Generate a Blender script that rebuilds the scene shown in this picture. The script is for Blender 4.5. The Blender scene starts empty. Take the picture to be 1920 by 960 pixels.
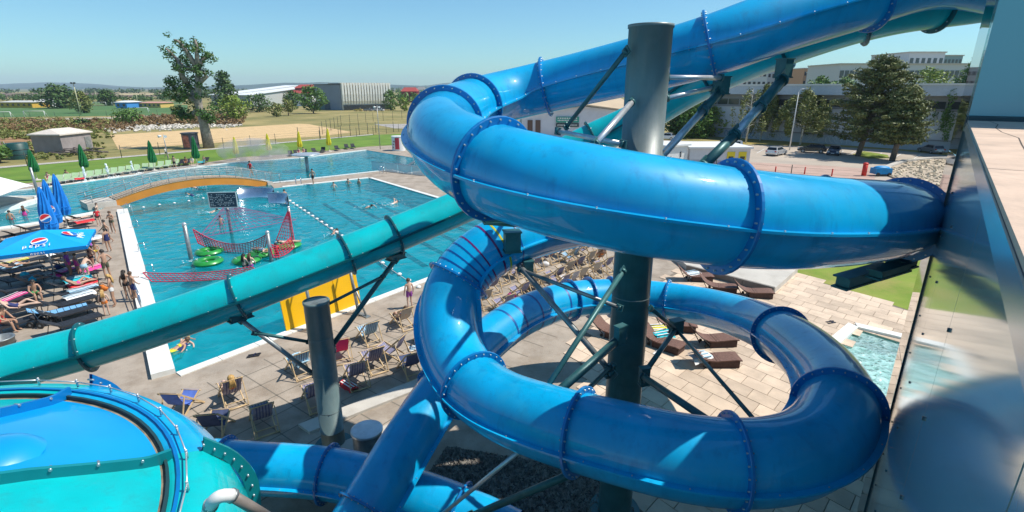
import bpy, bmesh, math, random
from mathutils import Vector, Matrix
from mathutils.geometry import tessellate_polygon
random.seed(7)
SC = bpy.context.scene
PI = math.pi
# ---------------------------------------------------------------- camera, world, sun, exposure
TH = math.atan(315/975); FO = 975.0; CH = 10.5
CT, ST = math.cos(TH), math.sin(TH)
cam = bpy.data.objects.new('camera', bpy.data.cameras.new('camera')); SC.collection.objects.link(cam)
cam.location = (0, 0, CH); cam.rotation_euler = (PI/2-TH, 0, 0)
cam.data.sensor_width = 36; cam.data.lens = 36*FO/1920; cam.data.clip_end = 20000; cam.data.clip_start = .02
SC.camera = cam
W = bpy.data.worlds.new('World'); SC.world = W; W.use_nodes = True
nt = W.node_tree; bg = nt.nodes['Background']
sky = nt.nodes.new('ShaderNodeTexSky'); sky.sky_type = 'NISHITA'; sky.sun_disc = False
SUN_EL, SUN_AZ = math.radians(56), math.radians(86)      # azimuth from +Y towards +X
sky.sun_elevation = SUN_EL; sky.sun_rotation = SUN_AZ
sky.air_density = 1.0; sky.dust_density = .35; sky.ozone_density = 1.0; sky.altitude = 150
hs = nt.nodes.new('ShaderNodeMix'); hs.data_type = 'RGBA'; hs.blend_type = 'MULTIPLY'
hs.inputs[0].default_value = 1.0; hs.inputs[7].default_value = (.56, .89, 1.03, 1)
nt.links.new(sky.outputs[0], hs.inputs[6]); nt.links.new(hs.outputs[2], bg.inputs[0])
bg.inputs[1].default_value = .12
sl = bpy.data.lights.new('sun', 'SUN'); sl.energy = 4.9; sl.angle = math.radians(.5); sl.color = (1, .95, .86)
so = bpy.data.objects.new('sun', sl); SC.collection.objects.link(so)
sd = Vector((math.sin(SUN_AZ)*math.cos(SUN_EL), math.cos(SUN_AZ)*math.cos(SUN_EL), math.sin(SUN_EL)))
so.rotation_euler = sd.to_track_quat('Z', 'Y').to_euler(); so.location = (0, 0, 60)
SC.view_settings.view_transform = 'Standard'; SC.view_settings.look = 'None'
SC.view_settings.exposure = 0.2; SC.view_settings.gamma = 1

# ---------------------------------------------------------------- helpers
def ray(px, py):
    u = (px-960)/FO; v = (py-480)/FO
    return Vector((u, CT-v*ST, -(ST+v*CT)))
def P(px, py, s):                       # survey point: sight line at a forward distance
    return Vector((0, 0, CH)) + ray(px, py)*s
def G(px, py, z=0.0):                   # survey point on the level z
    r = ray(px, py); k = (CH-z)/-r.z
    return Vector((r.x*k, r.y*k, z))
V = Vector
MT = {}
def mat(name, col, rough=.6, metal=0, vary=0, scale=3., bump=0, bscale=30., spec=.5, coat=0, rnd=0, col2=None, trans=0, alpha=1, coord='Object', dirt=None, streak=None):
    """procedural principled material: noise colour variation, fine relief, optional per-object shift"""
    if name in MT: return MT[name]
    m = bpy.data.materials.new(name); m.use_nodes = True; n = m.node_tree.nodes; l = m.node_tree.links
    b = n['Principled BSDF']; b.inputs['Roughness'].default_value = rough; b.inputs['Metallic'].default_value = metal
    b.inputs['Specular IOR Level'].default_value = spec; b.inputs['Coat Weight'].default_value = coat
    b.inputs['Coat Roughness'].default_value = .04
    b.inputs['Transmission Weight'].default_value = trans; b.inputs['Alpha'].default_value = alpha
    tc = n.new('ShaderNodeTexCoord')
    if coord == 'World': tc = n.new('ShaderNodeNewGeometry'); coord = 'Position'
    c = n.new('ShaderNodeRGB'); c.outputs[0].default_value = (*col, 1); out = c.outputs[0]
    if vary or col2:
        no = n.new('ShaderNodeTexNoise'); no.inputs['Scale'].default_value = scale; no.inputs['Detail'].default_value = 6
        l.new(tc.outputs[coord], no.inputs['Vector'])
        rp = n.new('ShaderNodeValToRGB'); l.new(no.outputs['Fac'], rp.inputs[0])
        rp.color_ramp.elements[0].position = .34; rp.color_ramp.elements[1].position = .66
        c2 = col2 or tuple(min(1, x*(1+vary)) for x in col)
        c1 = col if col2 else tuple(x*(1-vary) for x in col)
        rp.color_ramp.elements[0].color = (*c1, 1); rp.color_ramp.elements[1].color = (*c2, 1); out = rp.outputs[0]
    if dirt:
        d, amt, dsc = dirt
        no2 = n.new('ShaderNodeTexNoise'); no2.inputs['Scale'].default_value = dsc; no2.inputs['Detail'].default_value = 9; no2.inputs['Roughness'].default_value = .65
        l.new(tc.outputs[coord], no2.inputs['Vector'])
        r2 = n.new('ShaderNodeMapRange'); r2.inputs[1].default_value = .48; r2.inputs[2].default_value = .72; r2.inputs[4].default_value = amt
        l.new(no2.outputs['Fac'], r2.inputs[0])
        mx = n.new('ShaderNodeMix'); mx.data_type = 'RGBA'; l.new(r2.outputs[0], mx.inputs[0]); l.new(out, mx.inputs[6]); mx.inputs[7].default_value = (*d, 1); out = mx.outputs[2]
    if streak:                                   # rain streaks running down
        sc_, samt, sz = streak; mp = n.new('ShaderNodeMapping'); mp.inputs['Scale'].default_value = (sz, sz, sz*.12); l.new(tc.outputs[coord], mp.inputs[0])
        n3 = n.new('ShaderNodeTexNoise'); n3.inputs['Scale'].default_value = 1; n3.inputs['Detail'].default_value = 7; n3.inputs['Roughness'].default_value = .7; l.new(mp.outputs[0], n3.inputs['Vector'])
        r3 = n.new('ShaderNodeMapRange'); r3.inputs[1].default_value = .52; r3.inputs[2].default_value = .74; r3.inputs[4].default_value = samt; l.new(n3.outputs['Fac'], r3.inputs[0])
        m3 = n.new('ShaderNodeMix'); m3.data_type = 'RGBA'; l.new(r3.outputs[0], m3.inputs[0]); l.new(out, m3.inputs[6]); m3.inputs[7].default_value = (*sc_, 1); out = m3.outputs[2]
        rr = n.new('ShaderNodeMapRange'); rr.inputs[3].default_value = rough; rr.inputs[4].default_value = min(1, rough+.25); l.new(r3.outputs[0], rr.inputs[0]); l.new(rr.outputs[0], b.inputs['Roughness'])
    if rnd:
        oi = n.new('ShaderNodeObjectInfo'); mr = n.new('ShaderNodeMapRange'); mr.inputs[3].default_value = 1-rnd; mr.inputs[4].default_value = 1+rnd
        l.new(oi.outputs['Random'], mr.inputs[0])
        mx = n.new('ShaderNodeMix'); mx.data_type = 'RGBA'; mx.blend_type = 'MULTIPLY'; mx.inputs[0].default_value = 1
        l.new(out, mx.inputs[6]); l.new(mr.outputs[0], mx.inputs[7]); out = mx.outputs[2]
    l.new(out, b.inputs['Base Color'])
    if bump:
        nb = n.new('ShaderNodeTexNoise'); nb.inputs['Scale'].default_value = bscale; nb.inputs['Detail'].default_value = 5
        l.new(tc.outputs[coord], nb.inputs['Vector'])
        bp = n.new('ShaderNodeBump'); bp.inputs['Strength'].default_value = bump; bp.inputs['Distance'].default_value = .05
        l.new(nb.outputs['Fac'], bp.inputs['Height']); l.new(bp.outputs[0], b.inputs['Normal'])
    MT[name] = m; return m

class MB:
    def __init__(s): s.v = []; s.f = []; s.m = []; s.sm = []
    def add(s, vs, fs, mi=0, smooth=False):
        o = len(s.v); s.v += [tuple(x) for x in vs]
        for f in fs: s.f.append([i+o for i in f]); s.m.append(mi); s.sm.append(smooth)
        return s
    def box(s, c, d, R=None, mi=0):
        c = V(c); h = V(d)/2; vs = []
        for x in (-1, 1):
            for y in (-1, 1):
                for z in (-1, 1):
                    p = V((x*h.x, y*h.y, z*h.z)); vs.append(c+(R @ p if R else p))
        return s.add(vs, [(0,1,3,2),(4,6,7,5),(0,4,5,1),(2,3,7,6),(0,2,6,4),(1,5,7,3)], mi)
    def beam(s, a, b, w, h, mi=0, up=V((0,0,1))):
        a = V(a); b = V(b); d = b-a; L = d.length; d.normalize(); x = d.cross(up)
        if x.length < 1e-4: x = V((1,0,0))
        x.normalize(); z = x.cross(d); R = Matrix((x, d, z)).transposed()
        return s.box((a+b)/2, (w, L, h), R, mi)
    def ring(s, c, d, r, n, up=None):
        d = V(d).normalized(); x = d.orthogonal().normalized() if up is None else V(up).cross(d).normalized(); y = d.cross(x)
        return [V(c)+x*(r*math.cos(2*PI*i/n))+y*(r*math.sin(2*PI*i/n)) for i in range(n)]
    def tube(s, a, b, r, n=8, r2=None, mi=0, caps=True, smooth=True):
        a = V(a); b = V(b); d = b-a; r2 = r if r2 is None else r2
        vs = s.ring(a, d, r, n)+s.ring(b, d, r2, n)
        s.add(vs, [(i, (i+1)%n, n+(i+1)%n, n+i) for i in range(n)], mi, smooth)
        if caps: o = len(s.v)-2*n; s.f += [[o+i for i in range(n)][::-1], [o+n+i for i in range(n)]]; s.m += [mi, mi]; s.sm += [False, False]
        return s
    def sweep(s, pts, r, n=8, mi=0, caps=True, smooth=True):
        pts = [V(p) for p in pts]; k = len(pts); rr = r if isinstance(r, (list, tuple)) else [r]*k
        d0 = (pts[1]-pts[0]).normalized(); x = d0.orthogonal().normalized(); vs = []
        for i in range(k):
            d = (pts[min(i+1, k-1)]-pts[max(i-1, 0)]).normalized(); x = (x-d*x.dot(d)).normalized(); y = d.cross(x)
            vs += [pts[i]+x*(rr[i]*math.cos(2*PI*j/n))+y*(rr[i]*math.sin(2*PI*j/n)) for j in range(n)]
        fs = [(i*n+j, i*n+(j+1)%n, (i+1)*n+(j+1)%n, (i+1)*n+j) for i in range(k-1) for j in range(n)]
        s.add(vs, fs, mi, smooth)
        if caps: o = len(s.v)-k*n; s.f += [[o+j for j in range(n)][::-1], [o+(k-1)*n+j for j in range(n)]]; s.m += [mi, mi]; s.sm += [False, False]
        return s
    def lathe(s, c, prof, n=20, mi=0, smooth=True, a0=0, a1=2*PI):
        c = V(c); full = abs(a1-a0-2*PI) < 1e-6; k = n if full else n+1; vs = []
        for r, z in prof:
            for i in range(k):
                a = a0+(a1-a0)*i/n; vs.append(c+V((r*math.cos(a), r*math.sin(a), z)))
        fs = [(p*k+i, p*k+(i+1)%k, (p+1)*k+(i+1)%k, (p+1)*k+i) for p in range(len(prof)-1) for i in range(n)]
        return s.add(vs, fs, mi, smooth)
    def ball(s, c, r, n=8, m=6, sc=(1,1,1), mi=0):
        c = V(c); vs = []
        for j in range(m+1):
            t = PI*j/m
            for i in range(n):
                a = 2*PI*i/n; vs.append(c+V((r*sc[0]*math.sin(t)*math.cos(a), r*sc[1]*math.sin(t)*math.sin(a), r*sc[2]*math.cos(t))))
        return s.add(vs, [(j*n+i, (j+1)*n+i, (j+1)*n+(i+1)%n, j*n+(i+1)%n) for j in range(m) for i in range(n)], mi, True)
    def poly(s, pts, holes=(), z=None, mi=0):
        loops = [[V(p) if z is None else V((p[0], p[1], z)) for p in lp] for lp in [pts, *holes]]
        vs = [p for lp in loops for p in lp]; fs = []
        for t in tessellate_polygon(loops):
            a, b, c = (vs[i] for i in t)
            fs.append(t if (b-a).cross(c-a).z > 0 else t[::-1])
        return s.add(vs, fs, mi)
    def prism(s, pts, z0, z1, mi=0):
        n = len(pts); ar = sum(pts[i][0]*pts[(i+1)%n][1]-pts[(i+1)%n][0]*pts[i][1] for i in range(n))
        if ar < 0: pts = pts[::-1]
        vs = [V((p[0], p[1], z0)) for p in pts]+[V((p[0], p[1], z1)) for p in pts]
        return s.add(vs, [tuple(range(n))[::-1], tuple(range(n, 2*n))]+[(i, (i+1)%n, n+(i+1)%n, n+i) for i in range(n)], mi)
    def quad(s, a, b, c, d, mi=0): return s.add([a, b, c, d], [(0, 1, 2, 3)], mi)
    def build(s, name, mats, parent=None, **k):
        me = bpy.data.meshes.new(name)
        M = WM(parent).inverted() if parent is not None else None
        me.from_pydata([tuple(M @ V(p)) for p in s.v] if M is not None and not k.pop('local', False) else s.v, [], s.f)
        if not isinstance(mats, (list, tuple)): mats = [mats]
        for m in mats: me.materials.append(m)
        me.polygons.foreach_set('material_index', s.m); me.polygons.foreach_set('use_smooth', s.sm); me.update()
        return link(name, me, parent, **k)
def WM(o):
    M = Matrix.Identity(4)
    while o is not None:
        M = Matrix.LocRotScale(o.location, o.rotation_euler, o.scale) @ M; o = o.parent
    return M
def link(name, me, parent=None, kind=None, label=None, cat=None, group=None, loc=None):
    o = bpy.data.objects.new(name, me); SC.collection.objects.link(o)
    if parent is not None: o.parent = parent; KIDS.setdefault(parent.name, []).append(o)
    tag(o, label, cat, group, kind)
    if loc is not None: o.location = loc
    return o
KIDS = {}
def tag(o, label=None, cat=None, group=None, kind=None):
    if label: o['label'] = label
    if cat: o['category'] = cat
    if group: o['group'] = group
    if kind: o['kind'] = kind
    return o
def thing(name, label, cat, loc=(0, 0, 0), rz=0, group=None, sc=None):
    o = link(name, None); o.location = loc; o.rotation_euler = (0, 0, rz); o.empty_display_size = .2
    if sc: o.scale = (sc, sc, sc)
    return tag(o, label, cat, group)
def copy_tree(o, parent=None):
    c = o.copy(); SC.collection.objects.link(c)
    if parent is not None: c.parent = parent; KIDS.setdefault(parent.name, []).append(c)
    for ch in KIDS.get(o.name, []): copy_tree(ch, c)
    return c
def dup(o, loc, rz=0, label=None, group=None, sc=None):
    c = copy_tree(o); c.location = loc; c.rotation_euler = (0, 0, rz)
    if label: c['label'] = label
    if group: c['group'] = group
    if sc: c.scale = (sc, sc, sc)
    return c
FIRST = {}
def inst(key, maker, loc, rz=0, label=None, cat=None, group=None, sc=None):
    """first use builds the thing at the origin, later uses copy the thing with its parts"""
    if key not in FIRST:
        o = maker(); FIRST[key] = o; o.location = loc; o.rotation_euler = (0, 0, rz)
        if sc: o.scale = (sc, sc, sc)
    else: o = dup(FIRST[key], loc, rz, sc=sc or 1.0)
    return tag(o, label, cat, group)
def spline(pts, step=.25):
    pts = [V(p) for p in pts]; q = [pts[0]*2-pts[1]]+pts+[pts[-1]*2-pts[-2]]; out = []; idx = []
    for i in range(1, len(q)-2):
        a, b, c, d = q[i-1:i+3]; n = max(2, int((c-b).length/step)); idx.append(len(out))
        for k in range(n):
            t = k/n
            out.append(.5*((2*b)+(c-a)*t+(2*a-5*b+4*c-d)*t*t+(3*b-a-3*c+d)*t**3))
    out.append(pts[-1]); idx.append(len(out)-1)
    return out, idx
def smooth_path(pts, it=6):
    for _ in range(it):
        pts = [pts[0]]+[(pts[i-1]+pts[i]*2+pts[i+1])/4 for i in range(1, len(pts)-1)]+[pts[-1]]
    return pts

# ---------------------------------------------------------------- materials
M_blue = mat('glassfibre_blue', (.0, .365, .68), .42, 0, .12, 1.1, spec=.2, coat=.75, bump=.015, bscale=3, dirt=((.03,.39,.62), .5, 2.3), streak=((.0,.17,.40), .5, 5))
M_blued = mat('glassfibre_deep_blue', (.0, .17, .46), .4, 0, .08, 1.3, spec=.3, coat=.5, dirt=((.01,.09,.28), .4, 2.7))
M_teal = mat('glassfibre_teal', (.0, .45, .48), .42, 0, .10, 1.1, spec=.2, coat=.6, dirt=((.02,.34,.36), .45, 2.1), streak=((.02,.26,.28), .5, 4))
M_teald = mat('glassfibre_dark_teal', (.003, .22, .25), .35, 0, .08, 1.3, coat=.5)
M_tealx = mat('dark_teal_lip', (.0, .085, .105), .4)
M_cyan = mat('glassfibre_cyan', (.0, .31, .68), .38, 0, .07, .9, coat=.5, dirt=((.0,.3,.6), .3, 3))
M_bolt = mat('zinc_bolt', (.36, .42, .46), .4, .6)
M_steelteal = mat('painted_teal_steel', (.035, .13, .135), .42, .2, .15, 2, bump=.05, bscale=8, dirt=((.12,.2,.2), .5, 3))
M_galv = mat('galvanised_steel', (.30, .32, .32), .42, .55, .22, 4, bump=.04, bscale=18, dirt=((.16,.2,.2), .6, 2.5))
M_silver = mat('bare_steel', (.62, .63, .64), .35, .6, .1, 6)
M_inox = mat('polished_steel', (.66, .68, .7), .16, .95, .06, 3)
M_dark = mat('black_plastic', (.018, .019, .02), .5, 0, .2, 6)
M_white = mat('white_paint', (.74, .74, .72), .5, 0, .05, 2, dirt=((.5,.48,.42), .35, 2))
M_rubber = mat('rubber_gasket', (.012, .05, .06), .6)

# ---------------------------------------------------------------- slides
def slide(name, label, pts, R, flanges, shell, flmat, endcaps=False, fr=.115, seam=True, stripes=(), overrides={}, ring=30, seam_ang=0, LIP=.105, lt=.018, nbolt=26):
    raw, idx = spline([P(*p) for p in pts], .16); path = smooth_path(raw, 14)
    o = thing(name, label, 'water slide', (path[0].x, path[0].y, path[0].z))
    N = len(path); T = [(path[min(i+1, N-1)]-path[max(i-1, 0)]).normalized() for i in range(N)]
    S = [t.cross(V((0,0,1))).normalized() for t in T]; U = [S[i].cross(T[i]).normalized() for i in range(N)]
    def circ(i, r, n=ring, off=0): return [path[i]+T[i]*off+S[i]*(r*math.cos(2*PI*j/n))+U[i]*(r*math.sin(2*PI*j/n)) for j in range(n)]
    def at(f):                                   # flange position given as fractional control index
        k = int(f); k1 = min(k+1, len(idx)-1); return min(N-1, int(round(idx[k]+(idx[k1]-idx[k])*(f-k))))
    fi = [at(f) for f in flanges]; cuts = sorted(set([0]+fi+[N-1]))
    for a, b in zip(cuts, cuts[1:]):
        mb = MB(); n = ring; vs = []
        for i in range(a, b+1): vs += circ(i, R)
        for i in range(a, b+1): vs += circ(i, R-.012)
        m = b-a+1; fs = [(i*n+j, (i+1)*n+j, (i+1)*n+(j+1)%n, i*n+(j+1)%n) for i in range(m-1) for j in range(n)]
        fs += [(m*n+i*n+j, m*n+i*n+(j+1)%n, m*n+(i+1)*n+(j+1)%n, m*n+(i+1)*n+j) for i in range(m-1) for j in range(n)]
        mb.add(vs, [f[::-1] for f in fs], 0, True)
        sec = mb.build('tube_section', overrides.get(cuts.index(a), shell), o)
        if seam:                                  # bolted lengthwise lips left and right
            for sg in (1, -1):
                sb = MB(); vs = []; ca, sa = math.cos(seam_ang), math.sin(seam_ang)
                for i in range(a, b+1):
                    d = S[i]*sg*ca+U[i]*sa; u = U[i]*ca-S[i]*sg*sa
                    for (rr, hh) in ((R-.008, .016), (R+LIP, lt), (R+LIP, -lt), (R-.008, -.016)): vs.append(path[i]+d*rr+u*hh)
                sb.add(vs, [(k*4+q, k*4+(q+1)%4, (k+1)*4+(q+1)%4, (k+1)*4+q) for k in range(m-1) for q in range(4)])
                sl_ = sb.build('seam_lip', shell if shell is not M_teal else M_tealx, sec)
                bb = MB()
                for i in range(a+2, b-1, 4):
                    d = S[i]*sg*ca+U[i]*sa; u = U[i]*ca-S[i]*sg*sa; c = path[i]+d*(R+.06)
                    bb.tube(c-u*.03, c+u*.032, .012, 5)
                if bb.v: bb.build('seam_bolts', M_bolt, sec, kind='stuff')
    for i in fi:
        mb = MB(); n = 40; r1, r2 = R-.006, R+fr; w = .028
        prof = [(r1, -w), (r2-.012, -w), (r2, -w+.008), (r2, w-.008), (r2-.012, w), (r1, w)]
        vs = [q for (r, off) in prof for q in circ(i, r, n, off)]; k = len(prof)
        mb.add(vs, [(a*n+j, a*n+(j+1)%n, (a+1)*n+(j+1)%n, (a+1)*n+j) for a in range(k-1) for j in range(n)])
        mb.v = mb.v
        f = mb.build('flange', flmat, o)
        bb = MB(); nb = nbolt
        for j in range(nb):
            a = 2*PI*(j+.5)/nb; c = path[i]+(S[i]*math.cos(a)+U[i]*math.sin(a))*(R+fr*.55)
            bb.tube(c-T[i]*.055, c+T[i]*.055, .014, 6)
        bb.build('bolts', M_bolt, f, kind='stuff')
    for (f0, m, hw) in stripes:
        i = at(f0); mb = MB(); n = 36
        vs = circ(i, R+.004, n, -hw)+circ(i, R+.006, n, 0)+circ(i, R+.004, n, hw)
        mb.add(vs, [(a*n+j, a*n+(j+1)%n, (a+1)*n+(j+1)%n, (a+1)*n+j) for a in range(2) for j in range(n)], 0, True)
        mb.build('stripe', m, o)
    return o, path, T, S, U, at
A_pts = [(1900,-30,11.6),(1760,-46,11.4),(1600,0,11.3),(1450,44,11.3),(1330,88,11.6),(1200,122,12.6),(1060,155,13.8),(960,178,14.0),(885,200,12.8),(838,228,10.9),
 (834,264,9.2),(900,308,7.9),(1010,345,7.1),(1180,381,6.8),(1400,412,7.0),(1560,418,7.7),(1660,414,8.7),(1694,412,10.0),(1650,400,11.6),(1540,386,12.9),(1400,388,13.9),(1200,400,14.2),
 (1060,420,13.6),(955,448,12.5),(884,490,12.2),(842,550,12.0),(838,622,11.7),(862,692,11.1),(916,748,10.2),(1010,788,9.3),(1140,823,8.6),(1290,860,8.1),(1430,868,8.05),(1532,838,8.5),
 (1573,770,9.3),(1550,704,10.8),(1490,645,12.9),(1410,602,15.8),(1310,573,18.4),(1200,558,19.4),(1080,560,19.0),(980,592,17.4),(900,650,15.8),(830,730,14.1),(765,830,12.9),(705,930,12.0),(640,1040,11.3)]
m_sy = mat('stripe_yellow', (.55, .5, .02), .4, coat=.4); m_sr = mat('stripe_maroon', (.12, .01, .12), .4, coat=.4); m_sg = mat('stripe_deep_blue', (.0, .08, .3), .4, coat=.4)
st = [(23.05, m_sg, .02), (23.28, m_sy, .024), (23.42, m_sg, .02), (23.58, m_sr, .025), (23.78, m_sr, .02), (24.0, m_sg, .02), (24.2, m_sg, .02), (24.4, m_sg, .02)]
st += [(40.3+.3*k, m_sg, .04) for k in range(5)]
fl = [1.85,4.0,6.35,8.0,9.15,11.3,13.8,16.6,19.0,21.5,24.6,27.6,29.6,31.6,34.15,36.35,38.55,39.1,39.45,39.8,40.1,43.0,45.2]
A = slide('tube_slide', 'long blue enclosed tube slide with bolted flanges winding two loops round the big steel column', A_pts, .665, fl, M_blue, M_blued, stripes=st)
B_pts = [(-90,735,11.9),(0,694,12.4),(150,655,13),(300,607,13.5),(445,556,14),(560,512,14.6),(652,476,15.2),(770,428,16),(900,372,16.8),(1010,315,17.3),(1110,262,17.4),(1200,222,16.9),(1300,160,15.6),(1400,112,14.2),(1500,72,13.2),(1600,38,12.5),(1700,14,12.2),(1800,2,12.2),(1930,-16,12.6)]
B = slide('tube_slide', 'straight turquoise tube slide with dark side lips crossing above the lap pool', B_pts, .55, [2.05,4.0,5.95,6.75,8.4,10.0,12.4,13.8,15.2,16.6], M_teal, M_tealx, fr=.10, LIP=.13, lt=.03, seam_ang=.08, nbolt=12)
C_pts = [(395,872,13.4),(480,878,13.4),(560,882,13.5),(650,893,13.4),(750,922,13.0),(860,962,12.6),(960,1010,12.2)]
C = slide('tube_slide', 'short dark blue tube slide running out of the round bowl near the ground', C_pts, .655, [.3,2.6,5.0], M_blue, M_blued)
# ================================================================ SETTING
def GP(l, z=0.0): return [G(a, b, z) for a, b in l]
M_dry = mat('dry_grass', (.19,.17,.05), .95, vary=0, col2=(.36,.28,.11), scale=.05, bump=.3, bscale=1.2, dirt=((.10,.13,.03), .7, .11))
M_lawn = mat('mown_lawn', (.085,.17,.012), .9, col2=(.14,.24,.02), scale=.25, bump=.5, bscale=9, dirt=((.20,.22,.03), .45, .35))
M_lawn2 = mat('sunburnt_lawn', (.14,.22,.012), .9, col2=(.21,.27,.03), scale=.5, bump=.6, bscale=14, dirt=((.34,.26,.08), .8, .35))
M_pitch = mat('pitch_grass', (.05,.13,.03), .9, col2=(.09,.17,.045), scale=.04)
M_sand = mat('court_sand', (.58,.40,.20), .95, vary=.10, scale=.6, bump=.4, bscale=4)
M_soil = mat('bare_soil', (.30,.17,.08), .95, vary=.25, scale=.2, bump=.3, bscale=2)
M_deck = mat('worn_concrete_deck', (.36,.30,.24), .85, vary=.13, scale=.9, bump=.25, bscale=14, dirt=((.19,.14,.095), .75, .75), streak=((.25,.19,.14), .65, 1.7))
M_slab = mat('sandstone_paving_slab', (.60,.46,.34), .8, vary=.10, scale=1.4, bump=.2, bscale=25, rnd=.15, dirt=((.33,.25,.18), .6, .55), coord='World')
M_slabd = mat('grey_paving_slab', (.30,.32,.30), .8, vary=.12, scale=1.4, bump=.2, bscale=25, rnd=.12)
M_joint = mat('joint_sand', (.22,.18,.14), .95, vary=.2, scale=6)
M_coping = mat('white_pool_coping', (.76,.75,.70), .5, vary=.05, scale=3, dirt=((.5,.46,.4), .35, 2.5))
M_conc = mat('smooth_concrete', (.52,.48,.42), .8, vary=.1, scale=.8, bump=.1, bscale=20, dirt=((.32,.28,.23), .5, 1.2))
M_tile = mat('pool_tile', (.20,.58,.62), .4, vary=.08, scale=.5)
M_laneline = mat('dark_lane_tile', (.01,.07,.12), .4)
M_asph = mat('pale_asphalt', (.42,.35,.28), .9, vary=.10, scale=.15, bump=.1, bscale=10, dirt=((.30,.27,.24), .5, .25))
M_redpave = mat('reddish_paving', (.44,.30,.24), .9, vary=.12, scale=.4)
M_gravel = mat('dark_gravel', (.06,.055,.05), .9, vary=.4, scale=30, rnd=0)
def water(name, tint, dif, k=.45, sc=1.6, bump=.5):
    m = bpy.data.materials.new(name); m.use_nodes = True; n = m.node_tree.nodes; l = m.node_tree.links; n.clear()
    out = n.new('ShaderNodeOutputMaterial'); tr = n.new('ShaderNodeBsdfTransparent'); tr.inputs[0].default_value = (*tint, 1)
    di = n.new('ShaderNodeBsdfDiffuse'); gl = n.new('ShaderNodeBsdfGlossy'); gl.inputs['Roughness'].default_value = .04
    tc = n.new('ShaderNodeTexCoord'); a = n.new('ShaderNodeTexNoise'); a.inputs['Scale'].default_value = sc; a.inputs['Detail'].default_value = 4; a.inputs['Distortion'].default_value = .9
    w = n.new('ShaderNodeTexNoise'); w.inputs['Scale'].default_value = .22; w.inputs['Detail'].default_value = 3
    v = n.new('ShaderNodeTexVoronoi'); v.feature = 'SMOOTH_F1'; v.inputs['Scale'].default_value = sc*1.5
    ad = n.new('ShaderNodeVectorMath'); ad.operation = 'MULTIPLY_ADD'; ad.inputs[1].default_value = (.5,.5,.5)
    l.new(tc.outputs['Object'], a.inputs['Vector']); l.new(tc.outputs['Object'], w.inputs['Vector'])
    l.new(a.outputs['Color'], ad.inputs[0]); l.new(tc.outputs['Object'], ad.inputs[2]); l.new(ad.outputs[0], v.inputs['Vector'])
    mm = n.new('ShaderNodeMath'); mm.operation = 'MULTIPLY_ADD'; mm.inputs[1].default_value = .6
    l.new(v.outputs['Distance'], mm.inputs[0]); l.new(a.outputs['Fac'], mm.inputs[2])
    bp = n.new('ShaderNodeBump'); bp.inputs['Strength'].default_value = bump; bp.inputs['Distance'].default_value = .18; l.new(mm.outputs[0], bp.inputs['Height'])
    rp = n.new('ShaderNodeValToRGB'); l.new(mm.outputs[0], rp.inputs[0])
    rp.color_ramp.elements[0].position = .42; rp.color_ramp.elements[0].color = (*[x*.62 for x in dif], 1)
    rp.color_ramp.elements[1].position = 1.0; rp.color_ramp.elements[1].color = (*[min(1, x*1.5+.02) for x in dif], 1)
    l.new(rp.outputs[0], di.inputs[0]); l.new(bp.outputs[0], di.inputs['Normal']); l.new(bp.outputs[0], gl.inputs['Normal'])
    m1 = n.new('ShaderNodeMixShader'); m1.inputs[0].default_value = k; l.new(tr.outputs[0], m1.inputs[1]); l.new(di.outputs[0], m1.inputs[2])
    fr = n.new('ShaderNodeFresnel'); fr.inputs[0].default_value = 1.33; l.new(bp.outputs[0], fr.inputs['Normal'])
    m2 = n.new('ShaderNodeMixShader'); l.new(fr.outputs[0], m2.inputs[0]); l.new(m1.outputs[0], m2.inputs[1]); l.new(gl.outputs[0], m2.inputs[2])
    l.new(m2.outputs[0], out.inputs[0]); return m
M_water = water('pool_water', (.07,.68,.76), (.0,.32,.38), .3, .9, .6)
M_watj = water('jacuzzi_water', (.7,.95,.92), (.50,.80,.76), .5, 2.6, .9)

pool_px = [(330,700),(1031,434),(692,334),(514,353),(506,344),(560,339),(731,319),(760,326),(812,318),(800,300),(685,281),(620,288),(560,296),(440,304),(330,318),(250,328),(140,345),(60,354),(-60,366),(-140,376),
 (-60,374),(71,372),(77,375),(0,397),(-60,412),(-160,432),(-160,450),(0,428),(73,418),(120,409),(174,399),(205,386),(222,384),(240,395)]
pool = GP(pool_px)
d1 = V((.62,-.785,0)).normalized(); d2 = V((.68,.733,0)).normalized()
J0 = G(1625,612)                                           # whirlpool corner
jac_px = [(1608,618),(1700,640),(1790,668),(1812,720),(1800,800),(1690,790),(1600,700),(1566,655)]
jac = GP(jac_px)
grav_px = [(838,838),(1120,885),(1190,960),(1190,1100),(700,1100),(760,960)]
far = 6000
mb = MB(); mb.poly([(-far,-60,0),(far,-60,0),(far,far,0),(-far,far,0)], [pool, jac]); mb.build('ground', M_dry, kind='structure')
# deck with the same basin openings
deck_px = [(-260,480),(-200,372),(0,348),(150,335),(250,321),(400,303),(450,295),(560,288),(690,275),(765,271),(900,262),(1040,300),(1255,322),(1480,342),(1520,470),(1490,512)]
deck = [V((-60,2,0))]+GP(deck_px)+[G(1700,577),G(1900,640),V((30,17,0)),V((30,-8,0)),V((-60,-8,0))]
mb = MB(); mb.poly([(p.x,p.y,.006) for p in deck], [[(p.x,p.y,.006) for p in pool],[(p.x,p.y,.006) for p in jac]]); mb.build('pool_deck', M_deck, kind='structure')
def sheet(name, px, m, z, kind='structure'):
    mb = MB(); mb.poly([(p.x,p.y,z) for p in GP(px)]); return mb.build(name, m, kind=kind)
sheet('lawn', [(-200,372),(0,347.5),(150,334.5),(250,320.5),(400,302.5),(450,294.5),(560,287.5),(690,274.5),(765,270.5),(900,261),(900,246),(700,253),(600,262),(420,279),(300,290),(150,303),(0,316),(-200,332)], M_lawn, .012)
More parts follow.
